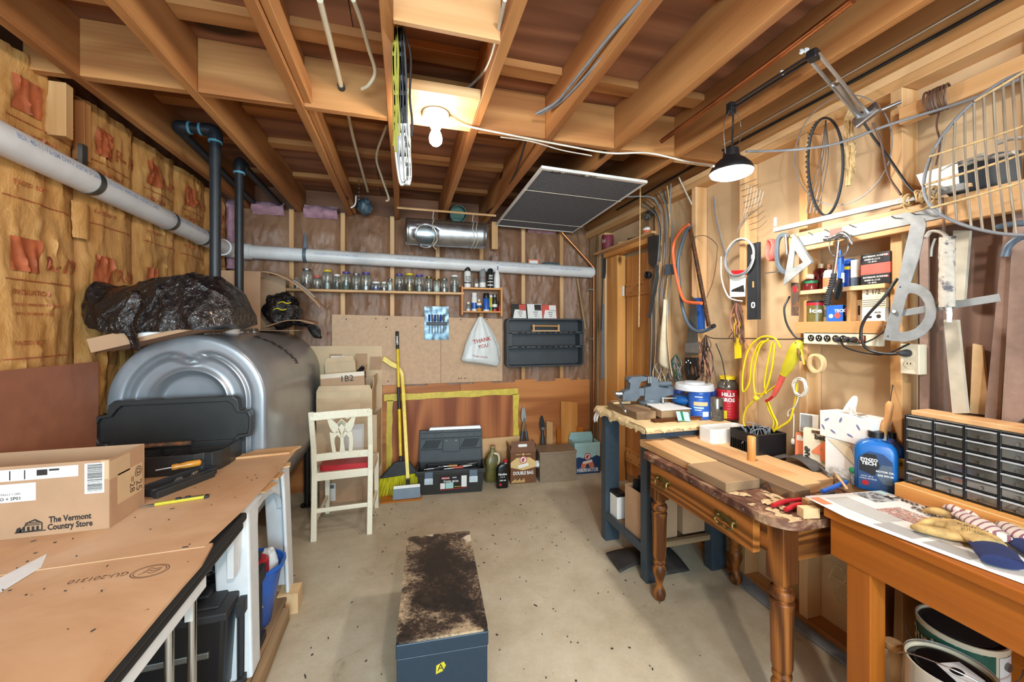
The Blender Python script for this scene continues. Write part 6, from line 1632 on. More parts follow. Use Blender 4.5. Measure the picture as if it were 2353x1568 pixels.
g.build('sanding_belt','felt',None,'grey sanding belt curled on the boards before the orange pack','belt',smooth=50,solid=.003)
def facing(name,label,cat,c,w_,d_,h_,m_,ang,mats=None,tilt=0.0,bev=.001):
 t=thing(name,label,cat,c,rot=(R(tilt),0,R(ang)));B=L(t);B(G().bb((-w_/2,-d_/2,.0006),(w_/2,d_/2,h_)),'carton_body',m_,bev=bev);return t,B
t,B=facing('orange_pack','orange and white blister pack leaning beside the 4 AMP carton','pack',(1.79,1.405,ZC),.06,.02,.125,'orange_print',-62,None,-8)
B(G().bb((-.025,-.0108,.09),(.0,-.0102,.115)).bb((-.025,-.0108,.006),(.01,-.0102,.018)),'label_panel','white');B(G().blob((.02,-.011,.05),(.012,.006,.03),10,8),'blister','maroon',smooth=50)
t,B=facing('silver_packet','silver-grey packet with a white flap above the orange pack','packet',(1.80,1.385,ZC+.135),.07,.012,.085,'white',-62,None,-6)
B(G().bb((-.032,-.0068,.006),(.012,-.006,.08)),'silver_panel','alu')
t,B=facing('amp_carton','cream battery charger carton printed 4 AMP beside the white box','box',(1.775,1.335,ZC),.085,.035,.165,'cream',-68)
B(G().text('4',.105,(.022,-.0203,.072),UX,UZ,0,'CENTER',.05),'big_numeral','orange_print');B(G().text('AMP',.026,(-.025,-.0203,.06),UZ,-UX,0,'CENTER',.05).text('bat',.03,(.02,-.0203,.135),UX,UZ,0,'CENTER',.05),'lettering','ink')
B(G().bb((-.01,-.0206,.15),(.04,-.0201,.163)),'dark_stripe','ink_brown')
t,B=facing('white_box','plain white box with a torn flap under the tissue box','box',(1.785,1.215,ZC),.115,.085,.152,'white',-80)
g=G().add([(-.05,-.044,.15),(.03,-.044,.15),(.055,-.046,.06)],[(0,1,2)]);B(g,'torn_flap','cream',solid=.001)
t,B=facing('tissue_box','white tissue box with grey-violet leaf print and a tissue pulled out','tissue box',(1.79,1.19,ZC+.1535),.20,.105,.108,'white',-90)
for k,(x,z,a)in enumerate(((-.07,.075,40),(-.045,.03,-30),(-.015,.085,70),(.02,.03,-20),(.05,.07,-60),(.075,.03,30),(-.085,.04,-60))):
 ra=R(a);pts=[(x+math.cos(ra)*u_-math.sin(ra)*v_,z+math.sin(ra)*u_+math.cos(ra)*v_)for u_,v_ in((-.013,0),(-.006,.0035),(.005,.0035),(.013,0),(.005,-.0035),(-.006,-.0035))]
 B(G().prism(pts,(0,-.0532,0),UX,UZ,(0,-.0005,0)),'printed_leaf','ink_violet')
B(G().prism([(.05*math.cos(a),.022*math.sin(a))for a in[2*math.pi*k/20 for k in range(20)]],(0,0,.1085),UX,UY,(0,0,.0006)),'slot','film')
g=G().grid(lambda a,c:Vector((-.035+.05*a+.02*c,-.02+.03*math.sin(3*a+c)*(.3+c),.109+.07*c*(1-.4*a)+.01*math.sin(6*a))),10,10);B(g,'tissue','white',smooth=50,solid=.001)
g=G().grid(lambda a,c:Vector((.0+.06*a,-.03-.02*c*a,.112+.03*(1-a)*c+.006*math.sin(7*a))),8,6);B(g,'tissue','white',smooth=50,solid=.001)
c_=Vector((1.718,1.135,ZC));t=thing('green_lid_jar','small glass jar with a green and white lid beside the big blue bottle','jar',c_)
G().lathe([(.017,.0006),(.020,.004),(.020,.042),(.017,.05)],c_,n=18).build('jar_glass','glass',t,smooth=50);G().lathe([(.015,.004),(.017,.03),(.0,.034)],c_,n=14).build('jar_contents','white',t,smooth=50);G().lathe([(.021,.048),(.022,.050),(.022,.06),(.02,.063)],c_,n=18).build('lid','green',t,smooth=40)
crumple((1.725,1.19,ZC+.018),(.022,.035,.02),6.6,'film','plastic_baggie','crumpled clear plastic baggie beside the green-lidded jar','bag',22,14,.3)
t,B=flatbottle('blue_oil_bottle','large blue motor oil bottle with a dark printed label, black cap',1.745,1.085,ZC,.125,.075,.222,'blue_bottle','black',0,R(-57),.66)
fy2=-.0385
B(G().prism([(-.05,.012),(.045,.012),(.045,.12),(.02,.145),(-.02,.15),(-.045,.13),(-.052,.10)],(0,fy2,0),UX,UZ,(0,-.0006,0)),'front_label','navy')
B(G().prism([(.0,.065),(.02,.035),(.044,.035),(.044,.105),(.015,.105)],(0,fy2-.0008,0),UX,UZ,(0,-.0004,0)),'label_panel','blue_grey');B(G().prism([(-.048,.075),(-.005,.06),(.01,.1),(.0,.14),(-.03,.14),(-.046,.12)],(0,fy2-.0008,0),UX,UZ,(0,-.0004,0)),'label_panel','black')
g=G().text('SYNZO',.015,(-.02,fy2-.0014,.118),UX,UZ,0,'CENTER',.04).text('TECH',.017,(-.02,fy2-.0014,.104),UX,UZ,0,'CENTER',.04).text('MOTOR OIL',.009,(.024,fy2-.0014,.08),UX,UZ,0,'CENTER',.03).text('SAE 5W-30',.009,(.026,fy2-.0014,.066),UX,UZ,0,'CENTER',.03).text('ILSAC GF-5',.007,(-.025,fy2-.0014,.055),UX,UZ,0).text('HUILE MOTEUR',.007,(-.022,fy2-.0014,.046),UX,UZ,0)
B(g,'lettering','white');B(G().cyl((-.03,fy2-.0008,.030),(-.03,fy2-.0014,.030),.010,n=16),'round_seal','red')
t,B=flatbottle('slim_oil_bottle','second blue oil bottle with a yellow and white label, half hidden by the drawer chest',1.815,1.075,ZC,.07,.045,.215,'blue','black',0,R(-57),.66)
B(G().bb((-.034,-.0236,.05),(.034,-.023,.125),0),'front_label','white');B(G().bb((-.034,-.0240,.085),(.034,-.0232,.122),0),'label_band','yellow')
B(G().text('OW-30',.022,(0,-.0243,.103),UX,UZ,0,'CENTER',.04,fit=.058).text('OIL',.02,(0,-.0243,.066),UX,UZ,0,'CENTER',.05),'lettering','ink')
t=thing('wooden_grip','bare curved wooden tool grip hanging by a cord in front of the stud','handle',P(2025,930,x=1.80))  # loose wooden tool handle hung on a cord
a,b=P(2046,925,x=1.80),P(2028,1000,x=1.78);G().tube(spline([a+UZ*.004,a.lerp(b,.15),a.lerp(b,.5)+Vector((0,-.004,0)),a.lerp(b,.85)+Vector((0,.003,0)),b],4),[.006,.010,.012,.0125,.0125,.012,.0115,.011,.011,.0115,.012,.0125,.013,.0135,.0135,.0135,.012],10).build('handle','wood_handle',t,smooth=50)
G().tube([a+UZ*.004,P(2048,905,x=1.82),P(2052,885,x=1.838)],.0015,5).build('cord','wire_black',t)
# sticks and small tools between the boards and the bench
sm=[('blue_pliers','blue-handled pliers among scraps behind the newspaper','pliers',(1890,1130),(1945,1108),.81,.008,'blue'),('wood_strip','thin tan wood strip among scraps beside the jar','stick',(1905,1070),(1945,1122),.815,.005,'pine_x'),('chisel','steel chisel lying among the scraps behind the boards','chisel',(1885,1075),(1905,1092),.815,.006,'steel_dull'),('file','dark file lying among scraps behind the newspaper','file',(1878,1145),(1915,1133),.81,.006,'black'),('pencil','grey pencil lying on the scraps beside the oil bottle','pencil',(1925,1095),(1960,1108),.81,.003,'ink_grey')]
for n_,lab,cat,p,q,z,r_,m_ in sm:rod(n_,lab,cat,P(*p,z=z),P(*q,z=z),r_,m_,None,8)

# ---- cherry bench with newspaper
BX,BZ,BY=1.362,.815,1.0
t=thing('cherry_bench','orange-stained cherry bench with a square leg, covered with newspaper','bench',(1.62,.3,0))
G().bb((BX,-.6,BZ-.030),(1.83,BY,BZ)).build('benchtop','cherry_y',t,bev=.004)
G().bb((BX+.025,-.58,.655),(BX+.045,BY-.005,BZ-.031)).build('apron','cherry_y',t,bev=.002)
G().bb((BX+.045,BY-.025,.655),(1.82,BY-.005,BZ-.031)).build('apron','cherry_x',t,bev=.002)
for x,y in((1.392,.88),(1.392,-.5)):G().bb((x,y,.0005),(x+.066,y+.068,.654)).build('leg','cherry_z',t,bev=.002)
G().bb((1.815,-.55,.001),(1.832,.93,.654)).build('back_board','cherry_y',t);G().bb((1.40,-.5,.252),(1.814,.90,.27)).build('shelf','cherry_y',t)
npz=BZ+.001
poly=[P(1865,1150,z=npz),P(1995,1105,z=npz),P(2040,1128,z=npz)]
q0,q1=P(1860,1149,z=npz),P(2353,1338,z=npz);q2,q3=P(1990,1102,z=npz),P(2353,1225,z=npz)
ext=lambda a,b,k:b+(b-a)*k
c0,c1,c2,c3=q0,ext(q0,q1,.5),Vector((1.69,(q0.y+q1.y)/2-.5,npz)),Vector((1.69,1.0,npz))
t=thing('newspaper','open newspaper with headline and photographs spread on the cherry bench','newspaper',(1.5,.8,npz))
nx=lambda a,c:Vector((1.345+.06*(1-a)*0+(1.695-1.345)*c+(1-a)*.0,1.03-.95*a-.02*c,npz+.0012+.004*max(0,math.sin(a*5+c*2))*(1-c)))
def ed(a,c):  # paper: edge follows the photographed slant
 y=1.065-.90*a-.03*c;xf=1.365-.05*min(1,a*6)+.16*a
 return Vector((xf+(1.693-xf)*c,y,npz+.0022+.004*(math.sin(a*7+1)*.5+.5)*(1-c)**2))
for k in range(3):
 G().grid(lambda a,c:ed(a,c)+Vector((.006*k,.004*k,-.0007*k)),24,10).build('sheet','newsprint',t,smooth=60,solid=.0005)
def np_patch(a0,a1,c0_,c1_,name,m_,lift=.001):
 G().grid(lambda a,c:ed(a0+(a1-a0)*a,c0_+(c1_-c0_)*c)+UZ*lift,10,6).build(name,m_,t,smooth=60)
np_patch(.0,.085,.62,.90,'photograph','photo_grey');np_patch(.13,.31,.45,.72,'photograph','photo_colour');np_patch(.01,.07,.03,.14,'advert_band','orange_print');np_patch(.62,1.0,.0,.05,'colour_edge','maroon');np_patch(.0,.03,.92,.98,'advert_band','teal_pale')
npu,npv=Vector((0,-1,0)),Vector((1,0,0))
srf=lambda q:Vector((q.x,q.y,ed(min(max((1.065-q.y)/.90,0),1),.5).z+.0030))
g=G().text('Two Sitters',.040,(1.672,.895,npz),npu,npv,0,'CENTER',.03,0,.185,srf).text('M',.032,(1.648,.985,npz),npu,npv,0,'CENTER',.03,0,None,srf).text('Times',.034,(1.632,.875,npz),npu,npv,0,'CENTER',.03,0,None,srf)
g.build('headline','ink',t)
g=G()
for col in range(4):
 for r_ in range(9):
  a0,c0_=(.22+.12*(col%2),.08+.022*r_)if col<2 else(.02+.1*(col-2),.20+.03*r_)
  pa_,pb2=ed(a0,c0_)+UZ*.0008,ed(a0+.10,c0_)+UZ*.0008
  g.add([pa_,pb2,pb2+Vector((.003,0,0)),pa_+Vector((.003,0,0))],[(0,1,2,3)])
o=g.build('text_lines','ink_grey',t);o['kind']='stuff'
# board and drawer chest
t0=rough_board((1.697,.20,BZ+.0008),(1.832,.998,.864),1,'orange_pine_y','plinth_board',None,.001,5);tag(t0,'thick red-brown board on the bench carrying the drawer chest','board')
CX,CZ0,CZ1,CY1,CYP=1.735,.8655,1.108,.99,.0765
NC,NRW=5,6;CY0=CY1-NC*CYP-.004
t=thing('parts_cabinet','black small-parts cabinet with rows of clear drawers on the bench by the wall','cabinet',(1.79,(CY0+CY1)/2,CZ0))
g=G().bb((CX+.004,CY0,CZ0),(1.845-.012,CY1,CZ0+.006)).bb((CX+.004,CY0,CZ1-.006),(1.833,CY1,CZ1)).bb((1.826,CY0,CZ0),(1.833,CY1,CZ1))
for k in range(NC+1):y=CY1-.004-k*CYP;g.bb((CX,y-.004,CZ0),(1.826,y+.004,CZ1))
ph_=(CZ1-CZ0-.006)/NRW
for k in range(NRW+1):z=CZ0+.003+k*ph_;g.bb((CX+.003,CY0,z-.0022),(1.826,CY1,z+.0022))
g.build('cabinet_frame','black',t,bev=.0008,seg=1)
rq=random.Random(9);cont_m=['steel_dull','rust','steel','brass','white','black_matte']
for i in range(NC):
 for j in range(NRW):
  ya,yb2=CY1-.009-i*CYP,CY1+.001-(i+1)*CYP;z0,z1_=CZ0+.007+j*ph_,CZ0+.001+(j+1)*ph_
  d_=G().bb((CX+.002,yb2,z0),(CX+.005,ya,z1_-.004)).bb((CX+.006,yb2,z0),(1.815,ya,z0+.0015)).build('drawer','glass_dark',t)
  G().bb((CX-.006,yb2,z1_-.006),(CX+.004,ya,z1_-.003)).build('drawer_lip','frosted',d_)  # milky finish puts lamp highlights on the clear lips into the colour
  ym=(ya+yb2)/2;G().bb((CX-.004,ym-.003,z0+.002),(CX+.002,ym+.003,z0+.012)).build('drawer_pull','glass_dark',d_)
  g=G()
  for k in range(7):
   p0=Vector((CX+.02+.05*rq.random(),yb2+.012+(ya-yb2-.024)*rq.random(),z0+.004+.012*rq.random()));dv=Vector((rq.uniform(-1,1),rq.uniform(-1,1),rq.uniform(-.3,.3))).normalized()*.009
   g.cyl(p0-dv,p0+dv,.0028,n=5)
  o=g.build('loose_hardware',cont_m[(i*5+j*3+rq.randrange(3))%6],d_);o['kind']='stuff'
tag(rough_board((1.742,CY0-.03,CZ1+.0008),(1.83,CY1-.015,CZ1+.018),1,'ply_pale','top_board',None,.0008,5),'pale board lying on top of the black parts cabinet','board')
# ---- gloves
def fingertube(g,pts,r,n=10,m=0,flat=.62):g.tube(spline(pts,4),r,n,m,True,False,flat)
gz=npz+.008
def PG(u,v,z=gz):return P(u,v,z=z)
def limb(name,m_,pts,radii,parent,bump=.0015,seed=0.0):
 sp_=spline(pts,5);k=len(radii);rs=[]
 for i in range(len(sp_)):
  f_=i/(len(sp_)-1)*(k-1);i0=min(int(f_),k-2);f_-=i0
  rs.append((radii[i0][0]*(1-f_)+radii[i0+1][0]*f_,radii[i0][1]*(1-f_)+radii[i0+1][1]*f_))
 g=G();rows=[]
 for i,p in enumerate(sp_):
  a,b=sp_[max(i-1,0)],sp_[min(i+1,len(sp_)-1)];tq=(b-a).normalized();sd=tq.cross(UZ).normalized();up=sd.cross(tq);row=[]
  for j in range(16):
   an=2*math.pi*j/16;q=1+.10*noise.noise(Vector((i*.45+seed,math.cos(an)*1.4,math.sin(an)*1.4)))
   row.append(p+sd*rs[i][0]*q*math.cos(an)+up*rs[i][1]*q*math.sin(an)+UZ*rs[i][1])
  rows.append(row)
 g.rings(rows);o=g.build(name,m_,parent,smooth=60);return o
t=thing('work_glove','leather and striped knit work glove with navy cuff, upper of the pair on newspaper','glove',PG(2240,1230))
limb('palm','leather',[PG(2135,1210),PG(2190,1225),PG(2245,1250),PG(2275,1268)],[(.022,.010),(.040,.019),(.044,.020),(.036,.017)],t,seed=1)
limb('back_panel','glove_stripe',[PG(2205,1190,gz+.014),PG(2250,1215,gz+.014),PG(2290,1245,gz+.012)],[(.022,.010),(.034,.014),(.030,.013)],t,seed=4)
for k,(a,b,r_)in enumerate((((2180,1210),(2100,1215),.0125),((2185,1196),(2120,1178),.0125),((2215,1192),(2165,1170),.0125),((2240,1200),(2205,1172),.0125))):
 limb('finger','leather' if k<2 else 'glove_stripe',[PG(*a),PG((a[0]+b[0])/2,(a[1]+b[1])/2-3,gz+.006),PG(*b)],[(r_,r_*.85),(r_*1.15,r_),(r_,r_*.9),(.004,.005)],t,seed=7+k)
limb('thumb','leather',[PG(2215,1245),PG(2165,1236),PG(2110,1222),PG(2098,1216)],[(.020,.012),(.020,.013),(.017,.012),(.006,.006)],t,seed=13)
limb('cuff','navy_knit',[PG(2262,1255),PG(2285,1278),PG(2300,1300),PG(2306,1306)],[(.036,.013),(.040,.014),(.041,.014),(.039,.013)],t,seed=15)
G().text('KINCO',.018,PG(2235,1213,gz+.046),(.35,-.93,0),(.93,.35,0),0,'CENTER',.03).build('lettering','ink_brown',t)
t=thing('work_glove','second leather work glove, half hidden under the first glove','glove',PG(2345,1250))
limb('palm','leather',[PG(2290,1205),PG(2330,1225),PG(2380,1245)],[(.020,.010),(.034,.016),(.036,.017)],t,seed=21);limb('cuff','navy_knit',[PG(2350,1262),PG(2380,1280),PG(2420,1300)],[(.030,.014),(.034,.015),(.034,.015)],t,seed=23)
limb('back_panel','glove_stripe',[PG(2310,1215,gz+.01),PG(2345,1240,gz+.01),PG(2370,1255,gz+.01)],[(.02,.010),(.028,.013),(.028,.013)],t,seed=25)
# ---- paint cans under the bench
def bigcan(name,lab,x,y,r,h,body,lidm,z0=0.0005):
 t=thing(name,lab,'paint can',(x,y,z0))
 G().lathe([(r*.5,0),(r*.97,0),(r,.006),(r,h-.02),(r*1.02,h-.016),(r*1.02,h),(r*.97,h),(r*.97,h-.012)],(x,y,z0),n=36,cap=False).build('can_body',body,t,smooth=40)
 G().lathe([(r*.97,h-.012),(r*.96,h-.012),(r*.80,h-.010),(r*.78,h-.004),(r*.3,h-.004)],(x,y,z0),n=36).build('lid',lidm,t,smooth=40)
 for s_ in(-1,1):G().cyl((x,y+s_*r,z0+h*.78),(x,y+s_*(r+.008),z0+h*.78),.012,n=12).build('bail_ear','steel_dull',t)
 return t
GX,GY,GR,GZ=1.69,.82,.098,.2705
t=bigcan('green_paint_can','large dark-lidded paint can with a green and white label under the cherry bench',GX,GY,GR,.21,'ivory','black_matte',GZ)
f=Vector((-.9,-.44,0)).normalized();ux=Vector((-f.y,f.x,0))
def wrap(t,x,y,r,a0,a1,z0,z1,nm,m_):
 G().grid(lambda a,c:Vector((x,y,z0+(z1-z0)*c))+(ux*math.sin(a0+(a1-a0)*a)+f*math.cos(a0+(a1-a0)*a))*(r+.0015),16,2).build(nm,m_,t,smooth=60)
wrap(t,GX,GY,GR,-1.3,.75,GZ+.12,GZ+.20,'label_band','green_dark');wrap(t,GX,GY,GR,.30,.75,GZ+.03,GZ+.12,'label_band','green_dark');wrap(t,GX,GY,GR,.85,1.4,GZ+.05,GZ+.19,'label_panel','white')
g=G();g.text('Quality',.055,(-.06,0,GZ+.155),(1,0,0),(0,0,1),0,'CENTER',.03,0,.15)
for k in range(len(g.v)):
 a=g.v[k].x/GR-.2;g.v[k]=Vector((GX,GY,g.v[k].z))+(ux*math.sin(a)+f*math.cos(a))*(GR+.0032)
g.build('lettering','ivory',t)
G().tube([Vector((GX,GY,GZ+.15))+ux*.12*math.cos(a)+f*.125*math.sin(a)+UZ*(-.02*math.sin(a))for a in[math.pi*k/18 for k in range(19)]],.002,6).build('bail','steel',t,smooth=60)
BX2,BY2,BR2=1.49,.745,.090
t=bigcan('black_lid_can','cream can wrapped in plastic with a glossy black lid under the bench',BX2,BY2,BR2,.19,'cream','black_gloss',GZ)
G().prism([(-.045,-.03),(.035,-.045),(.05,.015),(-.02,.03)],(BX2,BY2-.01,GZ+.1872),UX,UY,(0,0,.0006)).build('lid_label','white',t)
G().prism([(.018*math.cos(q),.014*math.sin(q))for q in[k*.5236 for k in range(12)]],(BX2,BY2-.015,GZ+.1880),UX,UY,(0,0,.0005)).build('label_hole','black',t)
G().lathe([(BR2+.005,.0),(BR2+.008,.1),(BR2+.004,.18),(BR2+.004,.195)],(BX2,BY2,GZ),n=36,cap=False).build('plastic_wrap','film',t,smooth=60)
G().tube([Vector((BX2,BY2,GZ+.16))+ux*.105*math.cos(a)+f*.06*math.sin(a)+UZ*(.06*math.sin(a))for a in[math.pi*k/18 for k in range(19)]],.002,6).build('bail','steel',t,smooth=60)
t=thing('tan_jug','tan plastic jug with a round cap beside the cans under the bench','jug',(1.545,.84,GZ))
G().lathe([(.035,.0006),(.04,.01),(.04,.08),(.03,.10),(.02,.108),(.02,.115)],(1.53,.90,GZ),n=24).build('jug_body','cream',t,smooth=50);G().lathe([(.024,.113),(.025,.115),(.025,.13),(.023,.132)],(1.53,.90,GZ),n=20).build('cap','tan_board',t,smooth=40)
# ---- black chest in the middle of the floor
A_=Vector((-.0246,1.3925,0));rzc=math.atan2(-(.336-.2916),2.05-1.369)
cc=(Vector((.0165,2.088,0))+Vector((.336,2.05,0))+Vector((.2916,1.369,0))+A_)/4
t=thing('black_chest','old long black wooden chest with a worn scuffed lid in the middle of the floor','chest',cc,rzc);B=L(t)
B(G().box((0,0,.145),(.312,.68,.288)),'chest_body','chest_paint',bev=.003)
B(G().box((0,0,.3165),(.318,.69,.0500)),'lid','chest_paint',bev=.004)
B(G().prism(rrect(.316,.688,.018,4),(0,0,.3420),UX,UY,(0,0,.0085)),'lid_top','chest_top',bev=.003)
B(G().prism([(-.033,.052),(-.008,.062),(.0,.048),(-.010,.03),(-.035,.022)],(.01,-.3403,.195),UX,UZ,(0,-.0006,0)),'yellow_sticker','yellow_green');B(G().text('A',.034,(-.008,-.3412,.238),UX,UZ,0,'CENTER',0),'sticker_letter','ink')
B(G().bb((.1585,-.05,.27),(.164,.05,.31)),'side_hasp','steel_dull',bev=.001)
# ================================================================ things on the stud wall
def W(u,v,x=1.80):return P(u,v,x=x)
def wire(name,lab,cat,pts,r,m_,x=1.80,n=5,seg=5,group=None,closed=False,parent=None):
 q=[W(p[0],p[1],p[2]if len(p)>2 else x)if not isinstance(p,Vector)else p for p in pts]
 return G().tube(spline(q,seg),r,n,closed=closed).build(name,m_,parent,lab,cat,group,smooth=60)
def plate(name,m_,pts,x,th,parent=None,label=None,cat=None,bev=0,hole=None,tilt=0.0):
 """flat piece seen on the wall: pixel outline on the plane x, given a thickness towards the wall"""
 q=[W(u,v,x)for u,v in pts]
 pl_=[(p.y,p.z)for p in q];hl=[(p.y,p.z)for p in[W(u,v,x)for u,v in hole]]if hole else None
 return G().prism(pl_,(x,0,0),UY,UZ,(th,0,0),hole=hl).build(name,m_,parent,label,cat,bev=bev)

# ---- shelf unit between the studs
t=thing('stud_shelf','pine shelf unit built between two studs, holding cans and boxes','shelf',(1.86,1.26,1.4))
ya,yb_=1.098,1.424
sh1,sh2=P(1850,668,x=1.82).z,P(1850,742,x=1.82).z
for z in(sh1,sh2):G().bb((1.815,ya,z-.018),(XR-.002,yb_+.03,z)).build('shelf','pine_y',t,bev=.001)
G().bb((1.80,ya,sh2-.05),(1.814,yb_+.03,sh2+.004)).build('front_lip','pine_y',t,bev=.001)
G().bb((1.825,1.228,sh2),(XR-.003,1.243,sh1-.019)).build('divider','pine_z',t,bev=.001)
SG='boxes and tins on the stud shelf'
def xy(u,x):return P(u,700,x=x).y
zA,zB=sh1+.0005,sh2+.0005
def wcan(name,lab,cat,u,x,z,r,h,m_,cap=None,caph=.02,capr=.6,band=None,txt=None,tm='ink'):
 return can(name,lab,cat,x,xy(u,x),z,r,h,m_,cap,caph,capr,band,SG,txt,tm,cap is not None,18,(-.75,-.66,0))
wcan('tin','dark tin with a red band and white lettering by the far stud','tin',1873,1.86,zB,.033,.10,'oil_dark',None,0,0,[(.8,.93,'red'),(.93,1,'black')],[('ice',.55,.028)],'white')
wcan('tin','pale tin behind the dark red-banded tin','tin',1893,1.89,zB,.025,.085,'cream',None,0,0,[(.3,.7,'ink_grey')])
def wbox(name,lab,u0,u1,x,z,h,dep,m_,cat='box'):
 y0,y1=xy(u1,x),xy(u0,x);t=thing(name,lab,cat,(x+dep/2,(y0+y1)/2,z),group=SG)
 G().bb((x,y0,z),(x+dep,y1,z+h)).build('carton_body',m_,t,bev=.001);return t,y0,y1
def onbox(t,x,s_,y,z,size,m_,bold=.03,nm='lettering',fit=None):G().text(s_,size,(x-.0008,y,z),(0,-1,0),UZ,0,'CENTER',bold,fit=fit).build(nm,m_,t)
t,y0,y1=wbox('tea_box','blue and red small carton with a tree mark, under the hammer',1899,1937,1.845,zB,.076,.05,'blue')
onbox(t,1.845,'TECK',y0+.012,zB+.05,.018,'white');G().cyl((1.8446,y0+.022,zB+.03),(1.844,y0+.022,zB+.03),.014,n=6).build('red_badge','red_soft',t);G().cyl((1.8446,y1-.02,zB+.028),(1.844,y1-.02,zB+.028),.010,n=8).build('tree_mark','teal_pale',t)
t,y0,y1=wbox('black_red_tin','narrow black and red tin beside the shelf divider',1941,1953,1.85,zB,.075,.04,'black');G().bb((1.8494,y0+.002,zB+.03),(1.85,y1-.002,zB+.065)).build('label_panel','maroon',t)
t,y0,y1=wbox('grey_switch_plate','pale grey electrical cover standing beside the white cartons',1957,1980,1.865,zB,.095,.012,'white');G().bb((1.8642,y0+.006,zB+.03),(1.865,y0+.014,zB+.07)).build('slot','char_dark',t)
t,y0,y1=wbox('white_carton','white carton with recycling mark, lowest of the stack of three',1981,2034,1.83,zB,.055,.08,'white');onbox(t,1.83,'REUSE',y0+.025,zB+.038,.008,'ink');G().lathe([(.006,0),(.008,0),(.008,.0005)],(1.8298,y0+.022,zB+.022),(-1,0,0),12).build('recycling_mark','ink',t);G().bb((1.8294,y1-.035,zB+.015),(1.8298,y1-.008,zB+.024)).build('print_bar','ink',t)
t,y0,y1=wbox('cream_carton','cream lined carton in the middle of the stack of three',1981,2036,1.83,zB+.0555,.042,.08,'cream');[G().bb((1.8294,y0+.002,zB+.063+.008*k),(1.8298,y1-.002,zB+.066+.008*k)).build('print_line','ink_grey',t)for k in range(4)]
t,y0,y1=wbox('cream_carton','cream carton hand-marked 2 1/2, top of the stack of three',1981,2033,1.83,zB+.098,.045,.08,'cream');onbox(t,1.83,'2 1/2',(y0+y1)/2,zB+.12,.026,'ink',0)
wcan('jar','jar with a green label and purple fruit picture on the upper shelf','jar',1862,1.85,zA,.030,.075,'oil_red','cream',.022,.5,[(.62,.85,'green')])
wcan('brown_bottle','brown syrup bottle with a cream cap behind the green-labelled jar','bottle',1886,1.895,zA,.026,.125,'oil_red','cream',.022,.45)
wcan('glue_bottle','white glue bottle with an orange cap behind the hammer handle','bottle',1906,1.86,zA,.024,.11,'white','rust',.025,.35,[(.1,.6,'orange_print')])
wcan('spray_can','blue spray can with a yellow band behind the hammer','can',1950,1.89,zA,.027,.125,'blue_deep','blue',.02,.9,[(.75,.88,'yellow')])
wcan('marker_tin','slim blue and white tube beside the hammer shaft','tube',1932,1.84,zA,.012,.135,'blue','blue_deep',.03,.9,[(.2,.6,'white')])
wcan('white_bottle','white and grey plastic bottle beside the stacked cartons','bottle',1969,1.875,zA,.020,.115,'white',None,0,0,[(.0,.35,'blue_grey')])
for k,(m_,lab,tx)in enumerate((('black','black screw carton under the red carton on the upper shelf',1),('red_soft','plain red carton between two black cartons on the upper shelf',0),('black','black screw carton topmost on the upper shelf',1))):
 t,y0,y1=wbox('screw_carton',lab,1978,2046,1.835,zA+.0425*k,.042,.075,m_)
 if tx:
  onbox(t,1.835,'EXTERIOR SCREWS',(y0+y1)/2,zA+.0425*k+.030,.009,'white',.02,fit=.085);onbox(t,1.835,'GREEN 8 x 2-1/2',(y0+y1)/2+.01,zA+.0425*k+.018,.008,'white',.02);onbox(t,1.835,'1 lb  #2 bit',(y0+y1)/2+.01,zA+.0425*k+.008,.007,'white',.02)
  G().bb((1.8344,y0+.006,zA+.0425*k+.026),(1.835,y0+.02,zA+.0425*k+.034)).build('badge','red_soft',t)
# ---- power strip and cords
zs0,zs1=P(1846,790,x=1.80).z,P(1846,763,x=1.80).z
t=thing('power_strip','ivory metal power strip with black sockets and a glowing red switch','power strip',(1.815,1.27,zs0))
ys0,ys1=xy(2018,1.80),xy(1846,1.80)
G().bb((1.80,ys0,zs0),(1.838,ys1,zs1)).build('strip_body','ivory',t,bev=.003)
for u in(1864,1882,1901,1921,1938):
 y,z=xy(u,1.80),(zs0+zs1)/2;s_=G().cyl((1.7995,y,z),(1.798,y,z),.0145,n=20).build('socket','black',t,smooth=40);g=G()
 for dy in(-.005,.005):g.bb((1.7972,y+dy-.0012,z-.001),(1.7982,y+dy+.0012,z+.007))
 g.bb((1.7972,y-.002,z-.009),(1.7982,y+.002,z-.005));g.build('slot','ivory',s_)
y=xy(1982,1.80);G().bb((1.797,y-.011,zs0+.012),(1.80,y+.011,zs1-.012)).build('switch_bezel','black',t);G().bb((1.7955,y-.007,zs0+.015),(1.797,y+.007,zs1-.015)).build('switch','glow_red',t)
for u,lab in((1928,'black plug of the long cord in the fourth socket of the strip'),(1950,'black plug in the fifth socket of the strip'),(1965,'thick black plug beside the red switch')):
 y,z=xy(u,1.80),(zs0+zs1)/2-.003;G().lathe([(.012,0),(.013,.008),(.009,.022),(.005,.03)],(1.797,y,z),(-1,-.2,0),12).build('plug','black_rubber',None,lab,'plug',smooth=40)
wire('black_cable','black cord from the strip hanging past the stud to the outlet','cord',[(1932,786,1.775),(1945,800,1.77),(1990,812,1.77),(2035,814,1.77),(2090,790,1.78)],.0035,'wire_black')
wire('grey_cable','grey cord looping from the fifth plug behind the metal protractor plate','cord',[(1951,784,1.775),(1975,789,1.77),(2005,780,1.775),(2040,755,1.79)],.003,'wire_black')
wire('black_cable','thick black cord looping from behind the protractor plate to the outlet','cord',[(2062,640,1.79),(2030,685,1.77),(1990,730,1.765),(1978,765,1.765),(1990,800,1.765),(2030,813,1.765),(2075,813,1.775)],.0055,'wire_black',n=8)
